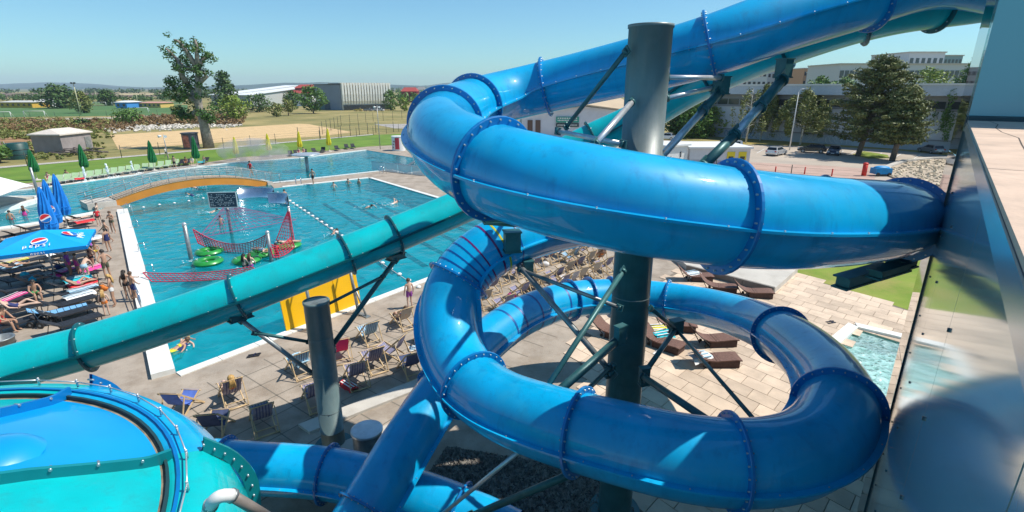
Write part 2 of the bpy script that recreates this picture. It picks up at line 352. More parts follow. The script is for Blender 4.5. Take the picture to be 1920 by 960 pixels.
sheet('kerb', [(-200,332),(0,316),(150,303),(300,290),(420,279),(600,262),(700,253),(700,251.6),(600,260.3),(420,276.8),(300,287.6),(150,300.4),(0,313),(-200,329)], M_conc, .05)
sheet('sand_court', [(207,253),(560,232),(580,233),(662,248),(600,255.5),(400,268),(222,281)], M_sand, .02)
sheet('garden_lawn', [(1490,516),(1596,546),(1700,581),(1830,622),(2100,700),(2300,600),(1830,420),(1560,400),(1500,470)], M_lawn2, .02)
sheet('sports_pitch', [(-200,222),(350,216),(352,197),(-200,200)], M_pitch, .03)
sheet('sports_pitch', [(440,200),(540,200),(540,192),(430,193)], M_pitch, .03)
sheet('meadow', [(-200,200),(340,196),(345,190),(-200,192)], mat('meadow', (.10,.16,.05), .9, vary=.2, scale=.03), .02)
M_brown = mat('ploughed_field', (.16,.10,.07), .9, vary=.15, scale=.01); M_wheat = mat('wheat_field', (.42,.33,.17), .9, vary=.1, scale=.01)
sheet('field', [(-300,184),(330,181),(330,174),(-300,176)], M_brown, .06)
sheet('field', [(215,178.5),(330,178),(320,174.5),(225,175)], M_wheat, .12)
sheet('field', [(-300,172),(900,172),(900,169.5),(-300,169.5)], mat('far_field', (.13,.15,.07), .9, vary=.3, scale=.004), .1)
sheet('dirt_bank', [(-200,262),(50,252),(80,262),(60,280),(0,278),(-200,290)], M_soil, .02)
sheet('dirt_bank', [(95,243),(190,232),(212,236),(200,248),(120,252)], M_soil, .02)
sheet('footpath', [(-200,229),(200,220),(345,214),(345,216.2),(200,223),(-200,232.5)], M_asph, .03)
sheet('footpath', [(700,233),(900,231),(900,243),(740,241)], mat('grey_path',(.36,.33,.30),.9,vary=.1,scale=.2), .03)
sheet('car_park', [(900,262),(1040,299),(1255,321),(1480,341),(1640,352),(1660,345),(1700,356),(1990,370),(1990,318),(1830,297),(1680,281),(1560,274),(1380,270),(1240,262),(1150,252),(985,244)], M_asph, .03)
sheet('paved_strip', [(1250,318),(1480,338),(1640,349),(1640,318),(1560,312),(1310,300)], M_redpave, .045)
sheet('grass_island', [(1598,290),(1628,298),(1668,297),(1664,291),(1620,284)], M_lawn2, .06)
sheet('grass_verge', [(1380,271),(1560,275),(1680,282),(1835,298),(1990,320),(1990,300),(1830,288),(1640,270),(1450,262),(1380,259)], mat('dry_verge',(.42,.28,.07),.95,col2=(.30,.26,.06),scale=.3,bump=.3,bscale=3), .045)
# parking bay marks
mb = MB()
for a in range(7):
    p = G(1385+a*34, 286+a*.9, .036); q = G(1400+a*34, 278+a*.8, .036); d = (q-p).normalized(); n_ = V((d.y,-d.x,0))*.06
    mb.quad(p-n_, p+n_, q+n_, q-n_)
for a in range(5):
    p = G(1570+a*36, 289+a*2, .036); q = G(1582+a*36, 283+a*1.7, .036); d = (q-p).normalized(); n_ = V((d.y,-d.x,0))*.06
    mb.quad(p-n_, p+n_, q+n_, q-n_)
mb.build('parking_marks', M_white, kind='structure')
# hills on the horizon
M_hill = mat('wooded_hills', (.03,.07,.055), .95, vary=.2, scale=.003)
def hills(y0, hs_, seed):
    rng = random.Random(seed); mb = MB(); n = 90; vs = []
    for i in range(n+1):
        x = -6000+12000*i/n; h = hs_*(.35+.35*math.sin(x*.0011+seed)+.22*math.sin(x*.0031+seed*2)+.12*rng.random()); h = max(h, 2)
        vs += [V((x, y0-500, -3)), V((x, y0-200, h*.6)), V((x, y0, h)), V((x, y0+600, -3))]
    mb.add(vs, [(i*4+k, (i+1)*4+k, (i+1)*4+k+1, i*4+k+1) for i in range(n) for k in range(3)], 0, True); mb.build('hills', M_hill, kind='structure')
hills(4200, 52, 3.1); hills(5300, 78, 1.2)
# basins
def basin(pts, name, depth, wmat, zw, tile=M_tile):
    mb = MB(); n = len(pts)
    mb.poly([(p.x,p.y,-depth) for p in pts])
    for i in range(n):
        a, b = pts[i], pts[(i+1)%n]; mb.quad((a.x,a.y,-depth),(b.x,b.y,-depth),(b.x,b.y,0),(a.x,a.y,0))
    mb.build(name+'_basin', tile, kind='structure')
    mb = MB(); mb.poly([(p.x,p.y,zw) for p in pts]); mb.build(name+'_water', wmat, kind='structure')
basin(pool, 'pool', 1.35, M_water, -.045)
basin(jac, 'whirlpool', .6, M_watj, -.06, mat('pale_tile', (.62,.82,.79), .4))
# lane lines on the pool floor
ld = (G(620,435)-G(515,357)).normalized(); ln = V((ld.y,-ld.x,0)); ln = -ln if ln.x < 0 else ln
mb = MB()
for k in range(1, 7):
    for o_ in (0,):
        s0 = G(515,357)+ld*1.5; c0 = s0+ln*(k*2.35-.6)+ld*2; c1 = c0+ld*(25.5-0.2*k)
        for c in (c0,): mb.quad(*(V((q.x,q.y,-1.34)) for q in (c0-ln*.24, c0+ln*.24, c1+ln*.24, c1-ln*.24)))
mb.build('lane_lines', M_laneline, kind='structure')
def strip(a, b, w, z0, z1, side=1):
    d = (b-a).normalized(); n_ = V((d.y,-d.x,0))*side
    return [a, b, b+n_*w, a+n_*w], z0, z1
def edge_slabs(pa, pb, w, z1, label, side, seg=1.5, m=M_coping, name='pool_coping'):
    a, b = G(*pa), G(*pb); L = (b-a).length; d = (b-a)/L; n_ = V((d.y,-d.x,0))*side; k = max(1, int(L/seg))
    root = link(name, None, kind='structure'); root.location = a
    for i in range(k):
        p, q = a+d*(L*i/k+.012), a+d*(L*(i+1)/k-.012); mb = MB(); mb.prism([p, q, q+n_*w, p+n_*w], -.08, z1); mb.build('coping_slab', m, root)
edge_slabs((330,700),(1031,434),.42,.05,'',1)
edge_slabs((1031,434),(692,334),.42,.05,'',1)
edge_slabs((692,334),(530,351),.5,.05,'',1)
edge_slabs((240,395),(330,700),.78,.22,'',1, seg=1.9)
edge_slabs((506,344),(731,319),.4,.05,'',-1)
edge_slabs((731,319),(760,326),.4,.05,'',-1); edge_slabs((760,326),(812,318),.4,.05,'',-1)
edge_slabs((560,296),(685,281),.4,.05,'',1); edge_slabs((440,304),(560,296),.35,.05,'',1); edge_slabs((250,328),(440,304),.35,.05,'',1)
edge_slabs((60,354),(250,328),.35,.05,'',1); edge_slabs((-60,366),(60,354),.3,.05,'',1)
edge_slabs((-160,450),(73,418),.9,.12,'',1); edge_slabs((73,418),(174,399),.7,.12,'',1)
edge_slabs((71,372),(77,375),.4,.25,'',1); edge_slabs((77,375),(-60,412),.7,.3,'',-1); edge_slabs((-60,374),(71,372),.5,.3,'',1)
mb = MB(); mb.prism(GP([(-60,376),(66,374),(-60,408)]), 0, .3); mb.build('bar_island', M_conc, kind='structure')
# whirlpool rim
for i in range(len(jac)):
    a, b = jac[i], jac[(i+1)%len(jac)]; d = (b-a).normalized(); n_ = V((-d.y,d.x,0))
    c = sum(jac, V((0,0,0)))/len(jac); n_ = n_ if (a+n_-c).length > (a-c).length else -n_
    mb = MB(); mb.prism([a, b, b+n_*.45+d*.18, a+n_*.45-d*.18], -.05, .14+.003*(i%2)); mb.build('whirlpool_rim', M_coping, kind='structure')
# paving slabs: one by one on the bathing terrace
pv = link('terrace_paving', None, kind='structure'); base = V((2.0, 12.0, 0)); sw = .98; sdp = .72
mb = MB(); mb.poly([(p.x,p.y,.012) for p in [V((3.2,10.6,0)),G(1075,650),G(1110,590),G(1250,520),G(1330,470),G(1492,512),G(1596,544),G(1700,579),G(1830,620),V((26,17,0)),V((17,11,0)),V((9,9.2,0))]], [[(p.x,p.y,.012) for p in jac]]); mb.build('paving_bed', M_joint, pv)
terr = [V((3.2,10.6,0)),G(1075,650),G(1110,590),G(1250,520),G(1330,470),G(1492,512),G(1596,544),G(1700,579),G(1830,620),V((26,17,0)),V((17,11,0)),V((9,9.2,0))]
def inside(p, poly):
    r = False; j = len(poly)-1
    for i in range(len(poly)):
        a, b = poly[i], poly[j]
        if (a.y > p.y) != (b.y > p.y) and p.x < (b.x-a.x)*(p.y-a.y)/(b.y-a.y)+a.x: r = not r
        j = i
    return r
cells = []
for i in range(-30, 40):
    for j in range(-30, 45):
        c = V((12, 20, 0))+d1*((i+(.5 if j%2 else 0))*sw)+d2*(j*sdp)
        if inside(c, terr) and not inside(c, jac) and min((c-q).length for q in jac) > .1: cells.append(c)
def vis(c):
    r = c-V((0,0,CH)); dz = r.y*CT-r.z*ST; x = 960+FO*r.x/dz; y = 480-FO*(r.y*ST+r.z*CT)/dz; return 0 < x < 1700 and y < 960, x, y, dz
cells.sort(key=lambda c: (not vis(c)[0], vis(c)[3]))
def slab_mb(c, h=.03):
    mb = MB(); e = .012; a, b = d1*(sw/2-e), d2*(sdp/2-e); mb.prism([c-a-b, c+a-b, c+a+b, c-a+b], 0, h); return mb
sm = slab_mb(V((0,0,0))); me = bpy.data.meshes.new('paving_slab'); me.from_pydata([tuple(q) for q in sm.v], [], sm.f); me.materials.append(M_slab)
rng = random.Random(4)
for c in cells[:300]:
    o = link('paving_slab', me, pv); o.location = (c.x, c.y, .003+rng.random()*.006)
mb = MB()
for c in cells[300:]:
    q = slab_mb(c, .03+rng.random()*.006); mb.add(q.v, q.f)
mb.build('paving_slabs', M_slab, pv, kind='stuff')
# raised platform on the terrace
mb = MB(); mb.prism(GP([(1452,551),(1288,508),(1240,470),(1120,448),(1180,420),(1420,455),(1495,512)]), .0, .34); mb.build('raised_platform', M_conc, kind='structure')
edge_slabs((1452,551),(1288,508),.16,.40,'',-1, m=mat('grey_edge',(.20,.18,.16),.8,vary=.1), name='platform_edge')
# large deck slabs at the lounger side: shallow joints
mb = MB()
dn = V((.60,.80,0)); dl = V((-.607,.794,0))
def crack(a, b, w=.02): 
    d = (b-a).normalized(); n_ = V((d.y,-d.x,0))*w; mb.quad(*(V((q.x,q.y,.0095)) for q in (a-n_,a+n_,b+n_,b-n_)))
for k in range(0, 7): crack(G(345,722)+dn*(-6)+V((.8,-.6,0))*(1.2+k*1.1), G(345,722)+dn*22+V((.8,-.6,0))*(1.2+k*1.1))
for k in range(0, 26): crack(G(345,722)+dn*(-6+k*1.1)+V((.8,-.6,0))*.5, G(345,722)+dn*(-6+k*1.1)+V((.8,-.6,0))*9)
mb.build('deck_joints', mat('joint_dark',(.17,.15,.12),.95), kind='structure')
# gravel bed round the column foot
mb = MB(); mb.poly([(p.x,p.y,.03) for p in GP(grav_px)]); mb.build('gravel_bed', M_gravel, kind='structure')
gp = GP(grav_px); rng = random.Random(9); mb = MB(); xs = [p.x for p in gp]; ys = [p.y for p in gp]
M_st = mat('gravel_stone', (.11,.10,.09), .85, vary=0, col2=(.34,.31,.27), scale=7, rnd=0)
for _ in range(15000):
    p = V((rng.uniform(min(xs), max(xs)), rng.uniform(min(ys), max(ys)), .03))
    if not inside(p, gp): continue
    r = rng.uniform(.022, .055); q = [p+V((rng.uniform(-r,r), rng.uniform(-r,r), rng.uniform(0,r)))*1.2 for _ in range(2)]
    vs = [p+V((r,0,0)), p+V((0,r*.8,0)), p+V((-r,0,.0)), p+V((0,-r*.9,0)), q[0]+V((0,0,r*.8))]
    mb.add(vs, [(0,1,4),(1,2,4),(2,3,4),(3,0,4)])
mb.build('gravel', M_st, kind='stuff')
# low steps by the deck near the big column
for k, (pa, pb) in enumerate([((560,800),(820,700)), ((600,850),(835,760))]):
    a, b = G(*pa), G(*pb); mb = MB(); mb.prism([a, b, b+V((.5,-.4,0)), a+V((.5,-.4,0))], 0, .10+.02*k); mb.build('step', M_conc, kind='structure')

# ---------------------------------------------------------------- trees
LM = {}
def leafmat(name, c1, c2, sc=.8, tr=.25):
    m = mat(name, c1, .55, col2=c2, scale=sc, spec=.3); return m
L_dark = leafmat('leaves_dark', (.028,.07,.014), (.08,.15,.03)); L_mid = leafmat('leaves_mid', (.05,.12,.018), (.13,.24,.04)); L_lite = leafmat('leaves_light', (.13,.22,.03), (.27,.33,.05))
L_olive = leafmat('leaves_olive', (.12,.15,.03), (.24,.25,.07)); L_needle = leafmat('needles', (.055,.085,.022), (.21,.22,.07), .55); L_brown = leafmat('dry_scrub', (.16,.09,.04), (.26,.17,.07), .5)
M_bark = mat('bark', (.17,.13,.10), .9, vary=.35, scale=5, bump=.6, bscale=14); M_birchbark = mat('birch_bark', (.6,.58,.52), .8, vary=.3, scale=6, dirt=((.08,.07,.06), .8, 4))
def clump(mb, c, r, n, s, rng, flat=1.0, up=.0):
    for _ in range(n):
        d = V((rng.gauss(0,1), rng.gauss(0,1), rng.gauss(0,1)))
        if d.length < 1e-3: continue
        d.normalize(); rr = r*(.45+.6*rng.random()**.6); p = c+V((d.x*rr, d.y*rr, d.z*rr*flat))
        a = V((rng.gauss(0,1), rng.gauss(0,1), rng.gauss(0,.6)+up)).normalized(); b = a.cross(d+V((.01,.02,.3))).normalized()
        q = s*rng.uniform(.6,1.3); mb.add([p-a*q-b*q*.2, p+b*q*.55, p+a*q, p-b*q*.55], [(0,1,2,3)])
def tree(name, label, base, h, w, trunk=.25, clumps=14, leaves=60, ls=.35, lm=None, seed=1, low=.25, group=None, flat=.8, bark=None, lean=(0,0), cr=None, crown_shape='round', cat='tree'):
    rng = random.Random(seed); o = thing(name, label, cat, base, 0, group); b = V(base)
    tm = MB(); top = b+V((lean[0], lean[1], h*.8)); path = [b, b+(top-b)*.3+V((rng.uniform(-.2,.2)*w*.1, 0, 0)), b+(top-b)*.65, top]
    tm.sweep(path, [trunk, trunk*.75, trunk*.45, trunk*.12], 8)
    cm = MB(); cs = []
    for i in range(clumps):
        t = (i+.5)/clumps; z = low+(1-low)*t
        if crown_shape == 'round': rad = math.sin(PI*min(.97, max(.12, (z-low)/(1-low)*.86+.1)))
        elif crown_shape == 'cone': rad = (1-z)*1.1+.08
        else: rad = .6+.3*math.sin(z*9)
        a = i*2.4+rng.random(); rr = w*.5*rad*(.35+.5*rng.random())
        c = b+V((lean[0]*z+math.cos(a)*rr, lean[1]*z+math.sin(a)*rr, h*z-.04*h)); cs.append(c)
        rc = (cr or w*.22)*rng.uniform(.75,1.25)*(rad*.6+.5); clump(cm, c, rc, leaves, ls, rng, flat)
        if i % 2 == 0:
            s0 = b+(top-b)*max(.15, min(.85, z-.22)); tm.sweep([s0, (s0+c)/2+V((0,0,-.05*h)), c], [trunk*.35, trunk*.22, trunk*.06], 5)
    tm.build('trunk', bark or M_bark, o); cm.build('crown', lm or L_mid, o); return o
def bush(name, label, base, h, w, n, ls, lm, seed, group=None):
    rng = random.Random(seed); o = thing(name, label, 'bush', base, 0, group); b = V(base); cm = MB(); tm = MB()
    for i in range(7):
        a = i*2.4; c = b+V((math.cos(a)*w*.25*rng.random()*1.4, math.sin(a)*w*.2, h*rng.uniform(.35,.7))); clump(cm, c, min(w*.3, h*.5), n//7, ls, rng, .8)
        tm.sweep([b+V((math.cos(a)*.05,math.sin(a)*.05,0)), (b+c)/2, c], [.05*h,.03*h,.01*h], 4)
    tm.build('stem', M_bark, o); cm.build('foliage', lm, o); return o
# the big pollarded tree
def pollard():
    rng = random.Random(22); b = G(392,277); o = thing('poplar_tree', 'tall pollarded tree with thick grey trunk and stubby leafy branches on the lawn edge', 'tree', b)
    s = 99/975*1.02; X = lambda px, py, dy=0: V((b.x+(px-392)*s, b.y+dy, (277-py)*s*1.03))
    tm = MB(); cm = MB()
    tm.sweep([X(392,277), X(390,235), X(387,205), X(392,172), X(397,148)], [.98,.78,.62,.5,.4], 12)
    limbs = [[(397,148),(403,135),(412,127),(420,126)],[(397,150),(400,128),(403,112),(404,104)],[(397,150),(384,120),(378,108),(372,104)],[(397,152),(370,145),(356,128),(343,116)],[(387,205),(378,190),(372,170),(362,160)],
      [(387,205),(370,190),(350,175),(338,165)],[(392,172),(410,160),(402,150),(396,150)],[(388,212),(365,225),(352,220),(345,218)],[(388,215),(400,222),(408,226),(410,222)],[(372,170),(365,150),(366,135),(360,130)]]
    for i, L in enumerate(limbs):
        dy = rng.uniform(-1.6,1.6); pts = [X(x, y, dy*k/3) for k, (x, y) in enumerate(L)]; tm.sweep(pts, [.5,.36,.26,.12], 7)
        for k in range(14):
            t = .35+.65*rng.random(); j = min(2, int(t*3)); q = pts[j].lerp(pts[j+1], t*3-j); clump(cm, q+V((rng.gauss(0,.5), rng.gauss(0,.9), rng.gauss(0,.4))), .62, 26, .22, rng)
    for x, y, r in [(343,166,1.4),(350,180,1.5),(362,165,1.5),(372,180,1.7),(380,165,1.3),(366,195,1.7),(350,196,1.2),(378,200,1.5),(392,190,1.0),(400,175,1.0),(372,212,1.4),(388,215,1.0),(403,220,1.5),(408,213,1.2),(405,230,1.3),(347,216,1.3),(357,222,1.1),(372,225,1.1),(336,190,1.0),(385,140,1.3),(376,152,1.2),(392,148,1.0)]:
        for k in range(2): clump(cm, X(x+rng.uniform(-3,3), y+rng.uniform(-3,3), rng.uniform(-1.5,1.5)), r*.66, 52, .23, rng)
    tm.build('trunk', mat('grey_bark', (.30,.25,.21), .9, vary=.3, scale=2.2, bump=.8, bscale=5), o); cm.build('crown', leafmat('leaves_poplar', (.03,.085,.02), (.085,.17,.03), .7), o)
pollard()
GT = 'trees in the fields and along the road'
tree('field_tree', 'small conical dark tree just right of the pollarded tree', G(428,214), 17, 16, .5, 20, 90, .6, L_dark, 3, .1, GT, crown_shape='cone')
tree('field_tree', 'light green bushy tree right behind the pollarded trunk', G(440,228), 8.2, 9.5, .3, 14, 90, .42, L_lite, 4, .18, GT)
tree('field_tree', 'large dark round tree standing by the left sports pitch', G(114,203), 11.5, 20, .5, 18, 100, .8, L_dark, 5, .12, GT)
tree('field_tree', 'light green low tree beside the floodlight mast on the left', G(157,212), 9, 9, .3, 14, 80, .5, L_olive, 6, .12, GT)
tree('field_tree', 'dark rounded tree in the middle of the distant pitches', G(203,198), 9, 13, .5, 16, 80, .7, L_dark, 7, .15, GT)
tree('field_tree', 'dark spreading tree in front of the white roofed hangars', G(487,210), 7.5, 13, .35, 14, 80, .5, L_dark, 8, .15, GT)
tree('field_tree', 'small olive tree in the dry meadow, leftmost of the little pair', G(519,219), 5, 6, .22, 10, 60, .38, L_olive, 9, .2, GT)
tree('field_tree', 'small yellowish round tree beside its olive neighbour in the dry meadow', G(541,217), 6.2, 6.5, .22, 10, 60, .38, L_olive, 10, .3, GT)
tree('field_tree', 'dark tree in front of the red and white house', G(548,206), 9, 9, .3, 12, 80, .5, L_dark, 11, .15, GT)
tree('field_tree', 'dark dense lone tree with a clear trunk left of the ribbed white hall', G(588,213), 11, 12.5, .35, 16, 90, .55, L_mid, 12, .22, GT)
tree('field_tree', 'dark tree standing at the right corner of the ribbed white hall', G(733,207), 9.5, 8, .3, 12, 70, .5, L_mid, 13, .1, GT)
tree('field_tree', 'small yellow green tree right of the ribbed hall', G(758,208), 6.5, 6, .25, 10, 60, .45, L_lite, 14, .15, GT)
bush('bush', 'green bush on the scrub bank above the white rubble', G(238,232), 5, 8, 700, .4, L_mid, 15)
bush('bush', 'dark low bush in the dry scrub left of the rubble', G(152,236), 2.2, 6, 400, .35, L_dark, 16)
bush('bush', 'light green shrub at the right end of the scrub bank', G(330,218), 4.5, 4, 300, .4, L_olive, 17)
bush('bush', 'dark green bush at the left frame edge by the green tank', G(-2,306), 3.2, 4, 700, .3, L_mid, 18)
# belts of far woodland and scrub
def belt(name, px0, px1, y0, y1, n, hmin, hmax, lm, seed, ls):
    rng = random.Random(seed); mb = MB()
    for _ in range(n):
        p = G(rng.uniform(px0, px1), rng.uniform(y0, y1)); h = rng.uniform(hmin, hmax); clump(mb, p+V((0,0,h*.5)), h*.55, 26, ls, rng, .8)
    mb.build(name, lm, kind='stuff')
belt('far_wood', -100, 345, 186, 190, 160, 3, 7, L_dark, 31, 1.0); belt('far_wood', 300, 560, 180, 190, 140, 4, 10, L_dark, 32, 1.2)
belt('far_wood', 745, 900, 178, 194, 190, 5, 11, L_mid, 33, 1.1); belt('far_wood', -100, 900, 172, 176, 260, 5, 12, L_dark, 34, 2.4)
belt('far_wood', 700, 960, 166.8, 168.5, 160, 10, 22, L_dark, 44, 6)
belt('scrub', -60, 250, 225, 246, 430, .4, 1.4, L_brown, 35, .3); belt('scrub', 250, 460, 219, 236, 320, .6, 1.9, L_brown, 36, .35)
belt('scrub', -60, 210, 224, 262, 420, .4, 1.5, L_olive, 37, .3); belt('tall_grass', -60, 200, 268, 300, 260, .2, .6, L_olive, 38, .2)
# white rubble along the bank
rng = random.Random(5); mb = MB()
for _ in range(900):
    t = rng.random(); p = G(205+t*240+rng.gauss(0,4), 243-t*10+rng.gauss(0,2.6)); s = rng.uniform(.2,.7)
    mb.box(p+V((0,0,s*.3)), (s, s*.8, s*.6), Matrix.Rotation(rng.random()*3, 3, 'Z') @ Matrix.Rotation(rng.random(), 3, 'X'))
mb.build('rubble', mat('pale_rubble', (.55,.50,.43), .9, vary=.3, scale=2), kind='stuff')

# ---------------------------------------------------------------- buildings
M_glass = mat('dark_window_glass', (.03,.04,.05), .12, spec=.8); M_palewall = mat('pale_grey_wall', (.62,.64,.68), .8, vary=.06, scale=.2, dirt=((.3,.3,.3), .3, .3))
def bldg(name, label, pL, pR, hz, depth, wall, roofc=None, cat='building', z0=0, flip=1):
    a, b = V(pL), V(pR); o = thing(name, label, cat, a); d = (b-a).normalized(); n_ = V((-d.y, d.x, 0))*flip
    if n_.y < 0: n_ = -n_
    mb = MB(); mb.prism([a, b, b+n_*depth, a+n_*depth], z0, hz); mb.build('wall', wall, o)
    mb = MB(); e = .25; mb.prism([a-d*e-n_*e, b+d*e-n_*e, b+d*e+n_*(depth+e), a-d*e+n_*(depth+e)], hz, hz+.35); mb.build('roof', roofc or M_conc, o)
    return o, a, b, d, n_
def windows(o, a, d, n_, L, x0, x1, nx, zs, w, h, glass=M_glass, frame=None, mullion=False, rec=.03):
    for z in zs:
        for i in range(nx):
            c = a+d*(x0+(x1-x0)*(i+.5)/nx)+V((0,0,z)); R = Matrix((d, n_, V((0,0,1)))).transposed(); f = MB()
            for sx, sz, ww, hh in ((0,h/2,w+.16,.1),(0,-h/2,w+.16,.1),(-w/2,0,.1,h),(w/2,0,.1,h)): f.box(c-n_*.06+d*sx+V((0,0,sz)), (ww,.14,hh), R)
            fo = f.build('window', frame or M_white, o); g = MB(); g.box(c-n_*.03, (w,.04,h), R); g.build('pane', glass, fo)
# ribbed sports hall
a = G(643,207); b = V(((731-960)/975*((a.y+12)*CT-.5), a.y+12, 0)); H1 = 12.6
o, a, b, d, n_ = bldg('sports_hall', 'white sports hall with vertical curved concrete ribs along its front', a, b, H1, 30, mat('hall_white',(.78,.74,.66),.8,vary=.05,scale=.3), M_conc)
L = (b-a).length
for i in range(18):
    c = a+d*(L*(i+.5)/18); mb = MB(); w = .42
    prof = [(-.1,H1+.2),(-1.5,H1+.2),(-1.3,H1*.6),(-.9,H1*.35),(-.35,H1*.22),(-.1,H1*.22)]
    vs = [c+d*s_*w+n_*y+V((0,0,z)) for s_ in (-1,1) for y, z in prof]; k = len(prof)
    mb.add(vs, [tuple(range(k)), tuple(range(k,2*k))[::-1]]+[(j,(j+1)%k,k+(j+1)%k,k+j) for j in range(k)]); mb.build('rib', mat('rib_white',(.92,.90,.84),.6,vary=.03), o)
windows(o, a, d, n_, L, .3, L-.3, 18, [H1*.42], .8, 2.4)
mb = MB(); mb.box(a+d*L/2-n_*.4+V((0,0,1.3)), (L*.96,.6,2.4), Matrix((d,n_,V((0,0,1)))).transposed()); mb.build('dark_ground_floor', M_glass, o)
# its blue grey side hall
bl = V((-101, 279, 0)); M_bg = mat('blue_grey_cladding', (.24,.28,.34), .7, vary=.08, scale=.1)
o, a2, b2, d, n_ = bldg('storage_hall', 'windowless blue grey hall adjoining the ribbed white hall', bl, a+V((-.6,.3,0)), 12.0, 28, M_bg, mat('dark_roof',(.08,.08,.09),.8))
mb = MB(); mb.box(a2+d*11.5+V((0,-.3,2.2)), (4.5,.3,4.2)); mb.build('garage_door', mat('garage_dark',(.07,.1,.12),.5), o)
mb = MB(); mb.box(a2+d*3.2+V((0,-.5,2.6)), (2.6,.3,5.0)); mb.build('side_panel', M_white, o); mb = MB(); mb.box(a2+d*7+V((0,-.3,2.6)), (3.2,.3,5)); mb.build('green_door', mat('greengrey',(.16,.26,.24),.6), o)
# hangars
for k, (xl, xr, lab) in enumerate([(446,504,'grey hangar with a sloping white roof, left of the pair'), (482,545,'grey hangar with a sloping white roof, right and nearer of the pair')]):
    Y = 345-18*k; l = (xl-960)/975*Y*1.05; r = (xl+ (26 if k == 0 else 29)-960)/975*Y*1.05
    a_, b_ = V((l,Y,0)), V((r,Y,0)); o = thing('hangar', lab, 'hangar', a_, group='hangars beyond the meadow'); R_ = V((11,55,0)); zf, zb = 6.2, 7.2
    mb = MB(); mb.prism([a_, b_, b_+R_*.6+V((4,0,0)), a_+R_*.6], 0, zf); mb.build('wall', mat('hangar_wall',(.42,.43,.44),.8,vary=.05), o)
    mb = MB(); vs = [a_+V((-1,-1,zf)), b_+V((.5,-1,zf)), b_+R_+V((14,0,zf+5.8)), a_+R_+V((14,0,zf+5.8))]; vs2 = [v+V((0,0,.4)) for v in vs]
    mb.add(vs+vs2, [(0,3,2,1),(4,5,6,7),(0,1,5,4),(1,2,6,5),(2,3,7,6),(3,0,4,7)]); mb.build('roof', mat('white_sheet_roof',(.8,.8,.8),.4), o)
    mb = MB(); g = [b_+V((.2,0,0)), b_+R_+V((13,0,0))]; mb.add([g[0], g[1], g[1]+V((0,0,zf+5.8)), g[0]+V((0,0,zf))], [(0,1,2,3)]); mb.add([g[0]+V((-.3,0,0)), g[1]+V((-.3,0,0)), g[1]+V((-.3,0,zf+5.8)), g[0]+V((-.3,0,zf))], [(3,2,1,0)]); mb.build('gable_wall', mat('hangar_gable',(.50,.50,.48),.8), o)
    for i in range(9):
        mb = MB(); mb.box(a_+(b_-a_)*(i+.5)/9+V((0,-.1,zf*.5)), (.35,.2,zf*.92)); mb.build('door_panel', M_bg, o)
# red and white house etc on the left horizon
M_red = mat('red_roof', (.33,.05,.04), .7, vary=.1)
def house(label, px0, px1, Y, h, rh, wall, roof, name='house', nwin=4, rows=1):
    dz = Y*CT+6; l = (px0-960)/975*dz; r = (px1-960)/975*dz; o = thing(name, label, 'house', (l,Y,0)); w = r-l
    mb = MB(); mb.prism([V((l,Y,0)),V((r,Y,0)),V((r,Y+12,0)),V((l,Y+12,0))], 0, h); mb.build('wall', wall, o)
    mb = MB(); e = .6; vs = [V((l-e,Y-e,h)),V((r+e,Y-e,h)),V((r+e,Y+12+e,h)),V((l-e,Y+12+e,h)),V((l+w*.12,Y+6,h+rh)),V((r-w*.12,Y+6,h+rh))]
    mb.add(vs, [(0,1,5,4),(1,2,5),(2,3,4,5),(3,0,4),(3,2,1,0)]); mb.build('roof', roof, o)
    for rw in range(rows):
        for i in range(nwin):
            mb = MB(); mb.box((l+w*(i+.5)/nwin, Y-.02, h*(rw+.55)/rows), (w/nwin*.4,.12,h/rows*.4)); mb.build('window', M_glass, o)
    return o
house('long red roofed building with white ground floor between hangars and blue grey hall', 545, 589, 330, 7.5, 1.6, M_white, M_red, nwin=8)
house('dark red upper block rising behind the red roofed building', 560, 592, 352, 10.5, 2.2, mat('dark_red_wall',(.22,.06,.06),.8), M_red, nwin=5)
house('maroon house among trees right of the ribbed hall', 755, 783, 420, 8, 3, mat('maroon_wall',(.25,.03,.05),.8), M_red, nwin=4)
house('small white house with grey roof on the right of the maroon house', 783, 797, 460, 9, 2.5, M_white, mat('grey_roof',(.2,.2,.2),.8), nwin=2)
house('long low yellow shed on the far left field', 10, 70, 300, 3.0, .8, mat('ochre_wall',(.6,.36,.05),.8), mat('pale_roof',(.5,.5,.48),.7), nwin=6)
house('low white sheds beside the yellow shed', 72, 97, 310, 3.4, 1, M_white, mat('pale_roof',(.5,.5,.48),.7), nwin=3)
house('low blue shed in the far pitches', 225, 246, 290, 3.2, .8, mat('blue_wall',(.05,.25,.6),.6), M_white, nwin=2)
house('low pink and yellow shed at the pitch edge left of the pollarded tree', 268, 308, 300, 2.6, .6, mat('yellow_wall',(.6,.42,.12),.8), mat('pink_roof',(.5,.25,.2),.8), nwin=5)
